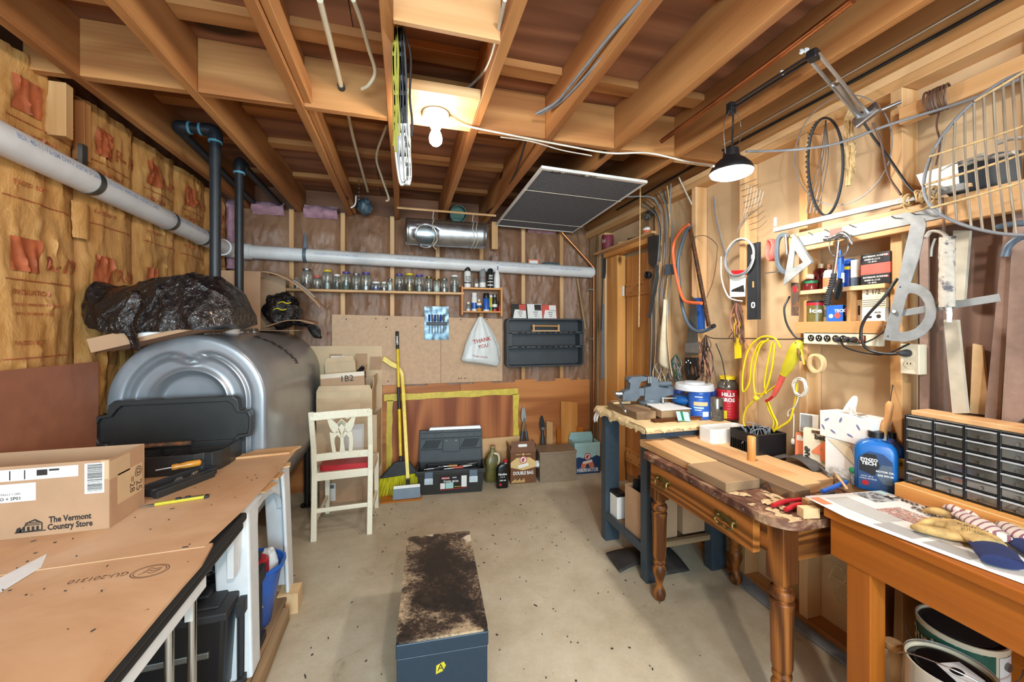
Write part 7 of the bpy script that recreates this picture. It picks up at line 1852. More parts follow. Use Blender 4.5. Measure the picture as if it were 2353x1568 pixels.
wire('black_cable','black cord hooked on a nail at the end of the power strip','cord',[(1846,780,1.80),(1828,775,1.80),(1808,745,1.80),(1802,710,1.80),(1810,690,1.82),(1814,682,1.835)],.0045,'wire_black',n=8)
wire('black_cable','thin black cord crossing the studs from the wire hooks to the strip','cord',[(1848,778,1.80),(1800,780,1.82),(1700,778,1.83),(1640,778,1.83),(1620,770,1.835)],.003,'wire_black')
# ---- outlet box on the near stud
t=thing('outlet_box','ivory wall outlet box with one plug in it on the stud','outlet',P(2090,860,x=1.80));a,b=W(2068,858,1.795),W(2112,792,1.795)
G().bb((1.795,b.y,a.z),(1.838,a.y,b.z)).build('box','ivory',t,bev=.003);yc,zc=(a.y+b.y)/2,(a.z+b.z)/2
for dz in(-.02,.022):
 s_=G().cyl((1.7948,yc,zc+dz),(1.793,yc,zc+dz),.0155,n=18).build('socket','cream',t,smooth=40);g=G()
 for dy in(-.005,.005):g.bb((1.7924,yc+dy-.001,zc+dz),(1.793,yc+dy+.001,zc+dz+.007))
 g.build('slot','black',s_)
G().lathe([(.013,0),(.014,.012),(.010,.03),(.006,.04)],(1.792,yc,zc+.022),(-1,.3,0),12).build('plug','black_rubber',None,'large black plug in the upper socket of the outlet box','plug',smooth=40)
# ---- rail load: straightedge, framing square, string bundle
def bar(a,b,w_,th,name,m_,lab,cat,x=1.788):
 A_,B_=W(*a,x),W(*b,x);d=(B_-A_).normalized();nrm=Vector((1,0,0)).cross(d).normalized();nrm=nrm if nrm.z>0 else-nrm
 return G().hexa([A_-nrm*w_/2,B_-nrm*w_/2,B_-nrm*w_/2+UX*th,A_-nrm*w_/2+UX*th,A_+nrm*w_/2,B_+nrm*w_/2,B_+nrm*w_/2+UX*th,A_+nrm*w_/2+UX*th]).build(name,m_,None,lab,cat,bev=.001)
o=bar((1776,529),(2215,427),.022,.018,'aluminium_rail','alu','long aluminium edge rail laid along the nails above the wall rail','rail',1.77);G().bb((1.772,W(1780,520,1.77).y-.006,W(1780,520,1.77).z),(1.776,W(1780,520,1.77).y+.006,W(1780,505,1.77).z+.01)).build('end_tab','white',o)
o=bar((1835,556),(2170,484),.048,.003,'framing_square','alu','broad steel square blade with a red label on the wall rail','square',1.795)
q=[W(1907,528,1.7945),W(1934,522,1.7945),W(1934,541,1.7945),W(1907,547,1.7945)];G().hexa([p-UX*.0008 for p in q]+q).build('red_label','red_soft',o)
t=thing('string_bundle','bundle of tan string wound round the end of the aluminium rail','string',W(2112,452,1.76));c_=W(2112,452,1.765)
for k in range(10):
 o_=Vector((rnd.uniform(-.01,.01),rnd.uniform(-.045,.045),rnd.uniform(-.006,.006)));g=G();g.tube([c_+o_+Vector((.016*math.cos(a),.004*math.sin(2*a+k),.020*math.sin(a)))for a in[2*math.pi*j/16 for j in range(16)]],.0035,6,closed=True);g.build('string_turn','rope_tan',t,smooth=60)
g=G();g.tube(spline([c_+Vector((0,.05,-.01)),c_+Vector((-.01,.02,-.05)),c_+Vector((-.01,-.03,-.045)),c_+Vector((0,-.05,0))],5),.0035,6);g.build('string_turn','rope_tan',t,smooth=60)
# ---- hand tools
def tool(name,lab,cat,c):return thing(name,lab,cat,c)
# speed square
sq=[(1820,541),(1862,606),(1799,657)];inn=[(1824,572),(1843,604),(1817,625)]
o=plate('speed_square','alu',sq,1.775,.004,None,'triangular aluminium speed square hanging from a nail on the wall rail','square',0,[(1826,575),(1845,603),(1822,617)])
A_,B_=W(1820,541,1.77),W(1862,606,1.77);d=B_-A_;G().hexa([A_,B_,B_+UX*.016,A_+UX*.016,A_+Vector((0,-.006,.006)),B_+Vector((0,-.006,.006)),B_+Vector((.016,-.006,.006)),A_+Vector((.016,-.006,.006))]).build('fence','alu',o)
# c-clamp and red cord
t=tool('c_clamp','grey C-clamp hanging beside the speed square','clamp',W(1800,590,1.79))
g=G();pts=spline([W(1812,545,1.795),W(1798,540,1.795),W(1787,556,1.795),W(1786,600,1.795),W(1797,622,1.795),W(1812,628,1.795)],5);rs=[]
for i,p in enumerate(pts):
 tq=(pts[min(i+1,len(pts)-1)]-pts[max(i-1,0)]).normalized();sd=tq.cross(UX).normalized()
 rs.append([p+sd*.010-UX*.006,p-sd*.010-UX*.006,p-sd*.010+UX*.006,p+sd*.010+UX*.006])
g.rings(rs).build('clamp_frame','grey_paint',t,bev=.002);G().cyl(W(1805,540,1.785),W(1808,585,1.785),.005,n=10).build('screw','steel',t,smooth=40);G().cyl(W(1758,628,1.785),W(1792,624,1.785),.003,n=8).build('tommy_bar','steel',t,smooth=40)
t=tool('red_hank','hank of red-orange extension cord hanging beside the clamp','cord',W(1770,575,1.80))
for k in range(5):
 c_=W(1767+3*k,575,1.79+.006*k);G().tube([c_+Vector((.004*math.sin(3*a),.016*math.cos(a),.052*math.sin(a)))for a in[2*math.pi*j/20 for j in range(20)]],.005,7,closed=True).build('cord_turn','red_soft',t,smooth=60)
# hammer
t=tool('claw_hammer','steel claw hammer with a ribbed black grip hanging from the wall rail','hammer',W(1930,550,1.765))
hx=1.765;H_=lambda u,v,dx=0:W(u,v,hx+dx)
G().tube(spline([H_(1926,555),H_(1921,600),H_(1914,640)],4),.0075,10).build('shaft','chrome',t,smooth=50)
pts=spline([H_(1917,628),H_(1911,655),H_(1903,680),H_(1900,703)],5);G().tube(pts,[.010+.0012*math.sin(i*2.4)for i in range(len(pts))],12).build('grip','black_rubber',t,smooth=50)
for i in range(2,len(pts)-1):G().tube([pts[i]+.012*Vector((math.cos(a),math.sin(a),0))for a in[2*math.pi*j/14 for j in range(14)]],.0016,5,closed=True).build('grip_ridge','black_rubber',t)
G().tube(spline([H_(1896,549),H_(1903,549),H_(1906,548),H_(1915,545),H_(1925,541)],4),[.012]*7+[.009]*6+[.010]*4,12).build('head','steel',t,smooth=50)
for s_ in(-1,1):
 G().tube(spline([H_(1924,541),H_(1938,537,.006*s_),H_(1950,545,.008*s_),H_(1958,562,.009*s_)],5),[.010]*6+[.0075]*5+[.005]*4+[.003],8).build('claw','steel',t,smooth=50)
G().tube([H_(1927+22*math.cos(a),566+24*math.sin(a),.02)for a in[2*math.pi*j/30 for j in range(30)]],.0028,6,closed=True).build('steel_ring','steel',None,'steel ring hanging behind the claw hammer head','ring',smooth=60)
t=tool('pincer_shears','dark steel shears with blue grips hanging behind the hammer','shears',W(1930,640,1.79))
G().tube(spline([W(1930,575,1.795),W(1931,610,1.795),W(1928,640,1.795)],4),.006,8).build('grip','blue',t,smooth=50);plate('shear_blade','steel_black',[(1925,640),(1934,640),(1934,665),(1926,690),(1918,688),(1916,665)],1.795,.006,t,bev=.002)
plate('old_plane_iron','rust',[(1818,650),(1834,650),(1834,726),(1818,726)],1.80,.004,None,'dark rusty steel strip with a red mark hanging on the far stud','strip');o=bpy.data.objects['old_plane_iron'];plate('red_mark','red',[(1822,658),(1830,658),(1830,672),(1822,672)],1.7995,.0005,o)
# protractor plate with arm
t=tool('protractor_plate','large galvanised protractor plate with a bowed cut-out and a slotted arm','gauge',W(2080,650,1.755));px_=1.755
outer=[(2100,499),(2112,497),(2124,503),(2128,516)]+[(2112,590),(2092,650)]+[(2105,652),(2122,658),(2138,672),(2147,690),(2151,710),(2149,732),(2140,752),(2124,770),(2104,781),(2080,786)]+[(2050,784),(2028,781),(2032,760),(2052,690),(2075,590),(2094,510)]
pg=[W(u,v,px_)for u,v in outer];hh=[W(u,v,px_)for u,v in[(2086,676),(2092,674),(2104,676),(2116,684),(2124,697),(2127,712),(2124,730),(2115,744),(2102,756),(2085,762),(2072,764),(2066,762),(2065,757),(2068,742),(2070,732),(2072,722),(2075,712),(2078,702),(2080,692),(2084,680)]]
# outline re-sampled against the hole: a ring for the bow, a bar for the upper arm
ring_o=[(2092,650),(2105,652),(2122,658),(2138,672),(2147,690),(2151,710),(2149,732),(2140,752),(2124,770),(2104,781),(2080,786),(2050,784),(2028,781),(2032,762),(2037,745),(2042,727),(2047,708),(2052,690),(2058,668),(2064,645)]
g=G().prism([(p.y,p.z)for p in[W(*q,px_)for q in ring_o]],(px_,0,0),UY,UZ,(.004,0,0),hole=[(p.y,p.z)for p in hh])
g.prism([(p.y,p.z)for p in[W(*q,px_)for q in[(2100,499),(2112,497),(2124,503),(2128,516),(2112,590),(2092,650),(2064,645),(2075,590),(2094,510)]]],(px_,0,0),UY,UZ,(.004,0,0));g.build('plate','alu',t,bev=.001)
a,b=W(2060,722,px_+.006),W(2297,684,px_+.006);d=(b-a).normalized();nz_=UX.cross(d).normalized();nz_=nz_ if nz_.z>0 else-nz_
G().hexa([a-nz_*.012,b-nz_*.012,b-nz_*.012+UX*.003,a-nz_*.012+UX*.003,a+nz_*.012,b+nz_*.012,b+nz_*.012+UX*.003,a+nz_*.012+UX*.003]).build('slotted_arm','alu',t,bev=.001)
G().cyl(W(2054,716,px_),W(2054,716,px_-.008),.009,.006,14).build('rivet','steel',t,smooth=50)
for u,v in((2069,660),(2041,773)):G().cyl(W(u,v,px_),W(u,v,px_-.0008),.003,n=8).build('pin_hole','black',t)
# mortar-caked caulking tool
t=tool('caulking_gun','mortar-caked metal gun with a hooked handle hanging on a rod','caulking gun',W(2175,640,1.75))
q=[W(2177,545,1.75),W(2176,590,1.75),W(2176,650,1.75),W(2176,706,1.75)];sp_=spline(q,6);G().tube(sp_,[.020+.004*noise.noise(Vector((i*.6,2,1)))for i in range(len(sp_))],14).build('barrel','mortar',t,smooth=50)
G().tube([W(2178,706,1.75),W(2182,722,1.75),W(2181,741,1.75)],[.009,.007,.006],10).build('nozzle','pvc',t,smooth=50)
G().tube(spline([W(2128,545,1.75),W(2140,532,1.75),W(2165,535,1.75),W(2182,552,1.75)],4),.009,8,flat=.6).build('hook_handle','mortar',t,smooth=50);G().tube(spline([W(2150,548,1.75),W(2142,570,1.75),W(2140,590,1.75)],4),.004,6).build('trigger','steel_dull',t,smooth=50)
G().cyl(W(2165,455,1.77),W(2170,535,1.755),.004,n=8).build('rod','rust',t)
# tall leaning planks in the open bay
for k,(pts,x,m_,lab)in enumerate((([(2168,735),(2200,735),(2222,950),(2188,950)],1.80,'pale_plank','stained pale plank standing behind the drawer chest below the caulking gun'),([(2330,480),(2353,480),(2353,960),(2317,985),(2300,985)],1.85,'mauve_metal','mauve painted metal post standing at the picture edge'),([(2305,540),(2328,540),(2298,975),(2262,965)],1.87,'mauve_metal','mauve painted metal post leaning beside the one at the picture edge'),([(2190,530),(2228,530),(2215,690),(2185,690)],1.88,'pale_plank','pale board high behind the caulking gun'),([(2235,790),(2255,795),(2275,955),(2228,950)],1.90,'tan_board','tan pointed board behind the stained pale plank'))):
 plate('tall_plank',m_,pts[::-1],x,.014,None,lab,'plank')
for x0,x1,y,lab in((2113,2133,1.845,'narrow mauve metal strip along the stud beside the outlet box'),(2158,2168,1.88,'thin pale strip standing in the bay behind the drawer chest')):plate('tall_strip','mauve_metal',[(x0,955),(x1,955),(x1,520),(x0,520)],y,.008,None,lab,'strip')
t=tool('tongue_pliers','pliers with blue grips hanging on the ledger at the picture edge','pliers',W(2330,550,1.76));G().tube(spline([W(2292,522,1.77),W(2320,516,1.77),W(2365,512,1.77)],4),.009,8).build('grip','blue_grey',t,smooth=50);G().tube(spline([W(2308,590,1.77),W(2318,565,1.77),W(2345,545,1.77),W(2375,540,1.77)],4),.010,8).build('grip','blue_grey',t,smooth=50)
# ---- yellow drop light, yellow cord
t=tool('drop_light','yellow caged drop light with an orange-red handle hanging by the far stud','drop light',W(1820,830,1.775));lx=1.775
G().tube(spline([W(1838,785,lx),W(1830,800,lx),W(1818,828,lx),W(1806,852,lx),W(1800,862,lx)],4),[.012,.016,.021,.024,.026,.027,.027,.027,.026,.025,.024,.022,.020,.018,.017,.016,.016],14).build('guard','yellow_green',t,smooth=50)
G().tube(spline([W(1800,860,lx),W(1790,885,lx),W(1777,910,lx)],4),[.013,.0135,.013,.0125,.012,.012,.012,.011,.010],12).build('handle','red_soft',t,smooth=50);G().tube([W(1777,910,lx),W(1768,918,lx),W(1760,922,lx)],.007,8).build('cord_boot','red',t,smooth=50)
G().tube([W(1835,783,lx),W(1843,810,lx),W(1848,838,lx)],.006,8,flat=.5).build('cage_bar','yellow_green',t,smooth=50);G().tube([W(1828,787,lx-.015),W(1836,815,lx-.015),W(1840,830,lx-.015)],.004,6).build('hook','rust',t,smooth=50)
t=tool('extension_cable','hank of yellow extension cord knotted and hanging between two studs','cord',W(1750,900,1.80));YCM='cord_yellow'
for k,pts in enumerate(([(1794,800),(1780,778),(1750,775),(1722,800),(1708,850),(1707,900),(1722,880),(1728,830),(1745,790),(1765,785)],[(1765,780),(1745,800),(1732,860),(1735,905),(1745,918)],[(1775,785),(1765,830),(1757,880),(1760,905)],[(1780,790),(1775,840),(1762,890),(1748,912)],[(1735,918),(1715,940),(1708,968),(1716,990)],[(1760,922),(1768,945),(1778,965),(1776,988)],[(1763,918),(1775,950),(1786,975),(1778,992)],[(1823,940),(1815,965),(1795,980),(1778,990)],[(1832,880),(1828,920),(1822,945)],[(1735,905),(1755,905),(1785,885),(1800,868)])):
 wire('cord_loop',None,None,[(u,v,1.79-.004*(k%4))for u,v in pts],.0048,YCM,n=8,parent=t)
G().blob(W(1737,916,1.785),(.012,.016,.014),10,8).build('knot',YCM,t,smooth=50)
t=tool('white_cord_coil','coil of thin white cord with its plug dangling below','cord',W(1838,890,1.785));c_=W(1838,890,1.785)
for k in range(7):G().tube([c_+Vector((.006*math.sin(2*a+k),(.030+.004*math.sin(k*2))*math.cos(a),(.040+.004*math.cos(k*3))*math.sin(a)))for a in[2*math.pi*j/22 for j in range(22)]],.003,6,closed=True).build('cord_turn','wire_white',t,smooth=60)
wire('cord_tail',None,None,[(1835,912),(1826,935),(1812,945),(1812,958),(1823,950),(1824,975),(1823,1005)],.003,'wire_white',1.783,6,parent=t);G().lathe([(.005,0),(.008,.008),(.009,.02),(.007,.026)],W(1822,1008,1.783),(0,0,-1),10).build('plug','wire_white',t,smooth=40);G().bb(W(1820,1027,1.786),W(1825,1020,1.783)).build('prong','steel',t)
t=tool('tape_roll','roll of tan masking tape hung on the stud below the power strip','tape',W(1872,835,1.80));c_=W(1872,835,1.815)
g=G();n=32;O_=[(.038*math.cos(2*math.pi*k/n),.044*math.sin(2*math.pi*k/n))for k in range(n)];I_=[(a*.75,b*.75)for a,b in O_];g.prism(O_,c_,UY,UZ,(.022,0,0),hole=I_).build('roll','tan_board',t,smooth=40)
# ---- level, grey cable ring, packet, yellow strip
t=tool('spirit_level','black spirit level with white vials hanging on the stud','level',W(1730,650,1.80));a,b=W(1718,735,1.795),W(1743,556,1.795)
G().bb((1.797,b.y,a.z),(1.803,a.y,b.z)).bb((1.79,b.y,a.z),(1.812,b.y+.006,b.z)).bb((1.79,a.y-.006,a.z),(1.812,a.y,b.z)).build('beam','steel_black',t,bev=.001)
ym=(a.y+b.y)/2;hz=b.z-a.z
for f in(.19,.82):G().prism(rrect(.022,.032,.010,4),(1.7965,ym,a.z+hz*f),UY,UZ,(-.002,0,0),hole=rrect(.012,.018,.005,4)).build('vial_ring','white',t);
G().bb((1.795,ym-.004,a.z+hz*.42),(1.797,ym+.004,a.z+hz*.5)).build('centre_vial','wood_handle',t)
t=tool('grey_cable_ring','ring of grey and white cable hung over the spirit level','cable',W(1700,590,1.78));c_=W(1698,592,1.785)
for k in range(3):G().tube([c_+Vector((.01*math.sin(a+k),(.098+.003*k)*math.cos(a),(.098+.002*k)*math.sin(a)))for a in[2*math.pi*j/40 for j in range(40)]],.005,8,closed=True).build('cable_turn',('wire_grey','wire_grey','wire_white')[k],t,smooth=60)
wire('cable_tail',None,None,[(1657,590),(1658,640),(1672,680),(1690,690),(1705,692)],.0045,'wire_white',1.79,7,parent=t)
t=tool('screw_packet','clear packet of dark screws with a red header hung on the cable ring','packet',W(1695,650,1.80));plate('packet_card','white',[(1677,683),(1711,682),(1713,633),(1677,635)],1.80,.004,t);plate('red_header','red',[(1678,634),(1716,632),(1716,621),(1680,622)],1.799,.005,t);o=plate('screw_cluster','char_dark',[(1680,670),(1710,671),(1708,655),(1682,666)],1.7975,.003,t)
plate('yellow_strip','yellow',[(1688,825),(1702,823),(1700,722),(1686,722)],1.80,.006,None,'yellow plastic strip hanging behind the brown wires on the stud','strip',.001)
# ---- hanging wire tangles
def tangle(name,lab,c0,dv,n_,r_,m_,seed,wid,x=1.80,ln=1.0):
 q=random.Random(seed);t=thing(name,lab,'wire',W(*c0,x));a=W(*c0,x)
 for k in range(n_):
  p=[a];yy=q.uniform(-wid,wid)
  for j in(1,2,3,4):p.append(a+Vector((q.uniform(-.015,.012),yy*(j/4)**.6+q.uniform(-wid,wid)*.35,-dv*ln*j/4*q.uniform(.75,1.05))))
  if q.random()<.5:p.append(p[-1]+Vector((0,q.uniform(-.03,.03),.06)))
  G().tube(spline(p,4),r_,5).build('wire_strand',m_ if isinstance(m_,str)else m_[k%len(m_)],t,smooth=60)
 return t
tangle('brown_wire_tangle','tangle of brown and pink wires hanging over the yellow strip',(1695,690),.24,16,.0030,['wire_brown','wire_rose','wire_brown'],3,.05)
tangle('brown_wire_tangle','tangle of thin brown wires hanging below the bow saws',(1622,770),.30,20,.0028,['wire_brown','wire_brown','wire_rose','wire_black'],5,.07)
tangle('green_wire_tangle','tangle of green-grey wires behind the hand saw handle',(1553,815),.22,14,.0030,['wire_grey','green_dark','wire_brown'],8,.09,1.83)
tangle('white_wire_tangle','loose white and tan cables hanging below the canvas cloth',(1515,830),.24,8,.0026,['wire_white','rope_tan','wire_white'],9,.10,1.83)
wire('thin_wire','thin dark wire looping to the bow saw blade','wire',[(1592,545),(1620,542),(1645,560),(1648,580),(1640,640),(1624,685)],.0022,'wire_brown',1.82)
wire('dangling_cable','grey cable running down the panel behind the cable ring','cable',[(1640,450),(1645,500),(1665,580),(1678,650),(1684,700)],.004,'wire_grey',1.90)
wire('thin_wire','black wire hanging straight down behind the coffee cans','wire',[(1645,790),(1660,830),(1670,890)],.003,'wire_black',1.83)
# ---- bow saws and hand saw
t=tool('orange_bow_saw','bow saw with an orange tubular frame and rusty toothed blade','bow saw',W(1585,600,1.78))
G().tube(spline([W(1583,516,1.78),W(1565,530,1.78),W(1548,562,1.78),W(1548,600,1.78),W(1560,660,1.78),W(1572,690,1.78),W(1590,696,1.78),W(1612,697,1.78)],5),.0105,12).build('frame','orange',t,smooth=50)
def saw_blade(a,b,wdt,x,m_,parent,teeth=46,side=1):
 A_,B_=W(*a,x),W(*b,x);d=B_-A_;nrm=UX.cross(d).normalized()*side;o_=[(0,0)];pts=[A_]
 for k in range(teeth):pts+=[A_+d*(k/teeth)+nrm*wdt,A_+d*((k+.5)/teeth)+nrm*(wdt+.004)]
 pts+=[B_+nrm*wdt,B_]
 return G().prism([(p.y,p.z)for p in pts],(x,0,0),UY,UZ,(.0015,0,0)).build('blade',m_,parent)
saw_blade((1590,520),(1634,752),.016,1.782,'rust',t)
t=tool('blue_bow_saw','larger bow saw with a worn blue tubular frame behind the orange one','bow saw',W(1600,650,1.805))
G().tube(spline([W(1587,515,1.805),W(1572,545,1.805),W(1558,600,1.805),W(1562,660,1.805),W(1570,715,1.805),W(1585,750,1.805),W(1610,763,1.805),W(1638,752,1.80)],5),.0105,12).build('frame','blue_grey',t,smooth=50);G().cyl(W(1634,752,1.805),W(1641,749,1.795),.013,n=12).build('end_cap','black',t)
saw_blade((1584,518),(1628,750),.014,1.81,'rust',t)
t=tool('hand_saw','hand saw with a black handle at the bottom, blade up behind the bow saws','hand saw',W(1590,800,1.82));plate('blade','steel_dull',[(1574,820),(1605,815),(1600,690),(1588,680)],1.822,.002,t)
plate('blade_guard','steel',[(1574,790),(1608,786),(1606,812),(1575,810)],1.812,.012,t,bev=.002)
ho=[(1573,822),(1600,822),(1604,850),(1602,868),(1592,876),(1576,872),(1572,850)];hi=[(1583,838),(1590,840),(1595,852),(1594,860),(1590,864),(1583,860),(1581,850)]
plate('handle','black',ho,1.808,.022,t,.003,None,0)if False else plate('handle','black',ho,1.808,.022,t,None,None,.003,hi)
for u,v in((1577,833),(1587,834),(1582,829)):G().cyl(W(u,v,1.8075),W(u,v,1.8065),.004,n=10).build('bolt','steel',t)
plate('saw_card','blue',[(1594,758),(1620,757),(1618,684),(1594,685)],1.832,.002,None,'blue printed card sleeve behind the bow saw handles','card')
# ---- cloth, strap, cable trunk at the door frame
g=G().grid(lambda a,c:Vector((1.795+.012*math.sin(a*9+c*2),W(1530,700,1.80).y+(.12-.20*a)*(.08+.92*c)+.02*math.sin(c*4)*c,W(1525,690,1.83).z-(.44+.10*a)*c)),18,22);g.build('canvas_cloth','canvas',None,'off-white canvas cloth hanging in folds from a hook beside the door','cloth',smooth=60,solid=.003)
wire('black_strap','black webbing strap hanging from a hook on the door stud','strap',[(1508,610),(1510,640),(1500,690),(1492,730)],.014,'black_matte',1.79,4);G().lathe([(.024,0),(.028,.01),(.028,.03),(.02,.035),(.012,.01)],W(1493,633,1.80),(-1,-.2,0),20).build('round_bumper','black',None,'round black cap on the door stud above the strap','cap',smooth=40)
plate('leather_sheath','leather_dark',[(1488,545),(1510,540),(1510,600),(1500,614),(1490,605)],1.825,.02,None,'black leather sheath hanging at the end of the header shelf','sheath',.004)
t=tool('cable_bundle','bundle of grey house cables running down the door stud','cable',W(1525,600,1.835))
for k in range(9):
 u=1508+4.2*k;wob=[rnd.uniform(-3,3)for _ in range(5)]
 pts=[(1470+9*k,470-6*k,1.83),(u+wob[0],500-4*k,1.83),(u+4+wob[1],580,1.832),(u-6+wob[2],680,1.836),(u-10+wob[3],780,1.838),(u-14+wob[4],880,1.838)]
 wire('cable',None,None,pts,.0042,('wire_grey','char_plastic','rope_tan','wire_grey','wire_brown')[k%5],n=6,parent=t)
plate('junction_box','blue_grey',[(1528,632),(1549,630),(1549,608),(1528,608)],1.80,.03,None,'small dark junction box on the cable bundle','junction box',.002)
G().lathe([(.03,0),(.032,.05),(.02,.052),(.018,.03)],W(1492,492,1.82),(-.6,-.3,-.6),18).build('lamp_socket','steel_dull',None,'tipped grey metal lamp socket above the header shelf','socket',smooth=40)
c_=P(1408,560,x=1.86);t=thing('red_tin','dark red coffee tin with white script on the header shelf','tin',(1.87,3.36,2.151));G().lathe([(.05,0),(.052,.004),(.052,.135),(.05,.14)],(1.87,3.36,2.151),n=24).build('tin_body','maroon',t,smooth=40);onbox(t,1.82,'Fol',3.345,2.235,.05,'white',.03)
can('white_tub','small white and orange tub at the near end of the header shelf','tub',1.86,2.72,2.151,.035,.06,'white',None,0,0,[(.2,.6,'orange')])
for k,(y,m_,lab)in enumerate(((3.05,'pine_y','wood scrap with a white tip lying on the header shelf'),(2.90,'black','small dark block lying on the header shelf'))):G().box((1.85,y,2.161),(.03,.10,.018),rotz(.3)).build('shelf_scrap',m_,None,lab,'scrap')
rod('pull_cable','cord with a knotted end hanging in front of the pine door','cord',P(1472,375,x=1.62),P(1468,752,x=1.62),.004,'rope_tan',None,6)
# saws hung at the corner
t=tool('corner_saw','long two-man saw blade with a grey plate hanging at the corner post','saw',P(1388,700,y=3.40));cy=3.45
q=[P(u,v,y=cy)for u,v in((1383,700),(1399,700),(1397,872),(1381,870))];G().hexa([p for p in q]+[p+UY*.004 for p in q]).build('saw_plate','grey_paint',t)
a,b=P(1388,545,y=cy-.02),P(1381,760,y=cy-.02);G().tube([a,a.lerp(b,.5),b],.008,5,flat=.3).build('chain_blade','steel_black',t);q=[P(u,v,y=cy-.01)for u,v in((1384,540),(1394,540),(1393,640),(1383,640))];G().hexa(q+[p+UY*.01 for p in q]).build('handle','black',t,bev=.003)
# ---- high on the wall: belts, rings, twine, cable
t=tool('drive_belt','long black toothed drive belt hanging from a nail on the top plate','belt',W(1898,290,1.80));pts=[W(1897+40*math.cos(a)*(1-.1*math.sin(a)),383+112*math.sin(a),1.79)for a in[2*math.pi*j/60 for j in range(60)]];G().tube(pts,.0075,6,closed=True,flat=.6).build('belt_loop','black_rubber',t,smooth=60)
for j in range(20,42):
 p=pts[j];G().box(p+Vector((-.002,.004,0)),(.012,.006,.006)).build('belt_tooth','black_rubber',t)
t=tool('wire_hoop','large thin wire hoop with loose ends behind the drive belt','wire',W(1950,340,1.81));G().tube([W(1938+112*math.cos(a),345+125*math.sin(a)-20*math.cos(a),1.815)for a in[2*math.pi*j/60 for j in range(60)]],.0022,5,closed=True).build('hoop','wire_grey',t,smooth=60)
for k in range(4):wire('loose_end',None,None,[(1898,275),(1885+6*k,360),(1862+9*k,440),(1853+8*k,490)],.002,'steel',1.80,parent=t)
tangle('twine_hank','braided hank of tan twine hanging from the top plate',(1955,245),.32,14,.0055,'rope_tan',12,.020,1.81)
t=tool('brown_hank','hank of brown cord wound over the end of the short upper rail','cord',W(2155,235,1.79))
for k in range(9):
 c_=W(2134+5.5*k,238-2.2*k,1.80);G().tube([c_+Vector((.026*math.cos(a),.005*math.sin(a+k),.042*math.sin(a)))for a in[2*math.pi*j/18 for j in range(18)]],.0035,6,closed=True).build('cord_turn','wire_brown',t,smooth=60)
wire('cord_tail',None,None,[(2158,255),(2152,290),(2160,330),(2150,380)],.003,'wire_brown',1.80,parent=t)
wire('sagging_cable','grey cable sagging from the work lamp across the studs to the upper rail','cable',[(1715,348,1.45),(1780,347,1.62),(1850,342,1.72),(1930,328,1.76),(2040,288,1.77),(2220,232,1.77),(2353,178,1.77)],.0055,'wire_grey',n=8)
wire('lamp_cable','dark lamp cord hanging from the lamp bracket down to the string bundle','cord',[(1985,282,1.76),(2010,320,1.78),(2040,360,1.79),(2085,425,1.79),(2105,445,1.78)],.0045,'wire_black',n=7);wire('lamp_cable','second dark cord from the lamp bracket, tied with wire at its lower end','cord',[(2005,282,1.76),(2025,330,1.78),(2040,400,1.80),(2070,448,1.80)],.004,'wire_brown',n=7)
# ---- wire guard
gx=1.70
t=tool('wire_guard','rusty oval wire guard tied up at the top corner beside the upper rail','guard',W(2250,400,gx));rim=[(2420,150),(2353,165),(2290,195),(2220,250),(2160,320),(2128,390),(2124,445),(2150,485),(2200,512),(2270,532),(2340,540),(2420,535)]
wire('rim',None,None,rim,.005,'wire_grey',gx,8,parent=t)
for a,b in(((2136,360),(2420,265)),((2126,425),(2420,330)),((2140,478),(2420,395)),((2420,120),(2240,232))):wire('cross_wire',None,None,[(a[0],a[1],gx-.006),((a[0]+b[0])/2,(a[1]+b[1])/2+3,gx-.010),(b[0],b[1],gx-.006)],.004,'rope_tan',n=7,parent=t)
vt=[((2170,305),(2160,490)),((2195,272),(2198,508)),((2217,252),(2232,522)),((2238,232),(2258,530)),((2260,214),(2285,535)),((2282,200),(2312,538)),((2304,188),(2335,540)),((2326,176),(2360,540)),((2346,168),(2385,538)),((2150,335),(2136,470))]
for a,b in vt:wire('guard_wire',None,None,[(a[0],a[1],gx),((a[0]*.5+b[0]*.5)-6,(a[1]+b[1])/2,gx-.012),(b[0],b[1],gx)],.0032,'guard_wire',n=6,parent=t)
# grey shade and caked trowels behind the guard
t=tool('bent_sheet_shade','bent grey sheet-metal shade lying on the rail behind the wire guard','shade',W(2180,410,1.80));G().hexa([W(2105,402,1.78),W(2200,372,1.78),W(2200,372,1.83),W(2105,402,1.83),W(2125,445,1.78),W(2205,425,1.78),W(2205,425,1.83),W(2125,445,1.83)][::-1]).build('sheet_panel','white',t);plate('sheet_panel','char_plastic',[(2165,440),(2200,385),(2290,350),(2345,345),(2345,420),(2260,455),(2200,465)],1.825,.006,t)
for k,(p,q)in enumerate((((2165,395),(2260,355)),((2215,380),(2330,350)),((2290,330),(2390,310)))):
 a,b=W(*p,1.79),W(*q,1.79);G().tube(spline([a,a.lerp(b,.3)+UZ*.006,a.lerp(b,.7),b],4),.012,8,flat=.45).build('caked_trowel','mortar',None,('mortar-caked trowel on the grey shade, closest to the string bundle','mortar-caked trowel in the middle behind the wire guard','rusty caked trowel at the picture edge behind the guard')[k],'trowel',smooth=50)
plate('flat_stick','pine_y',[(2120,450),(2125,440),(2230,420),(2232,428)],1.775,.008,None,'thin wooden stick lying through the string bundle','stick')
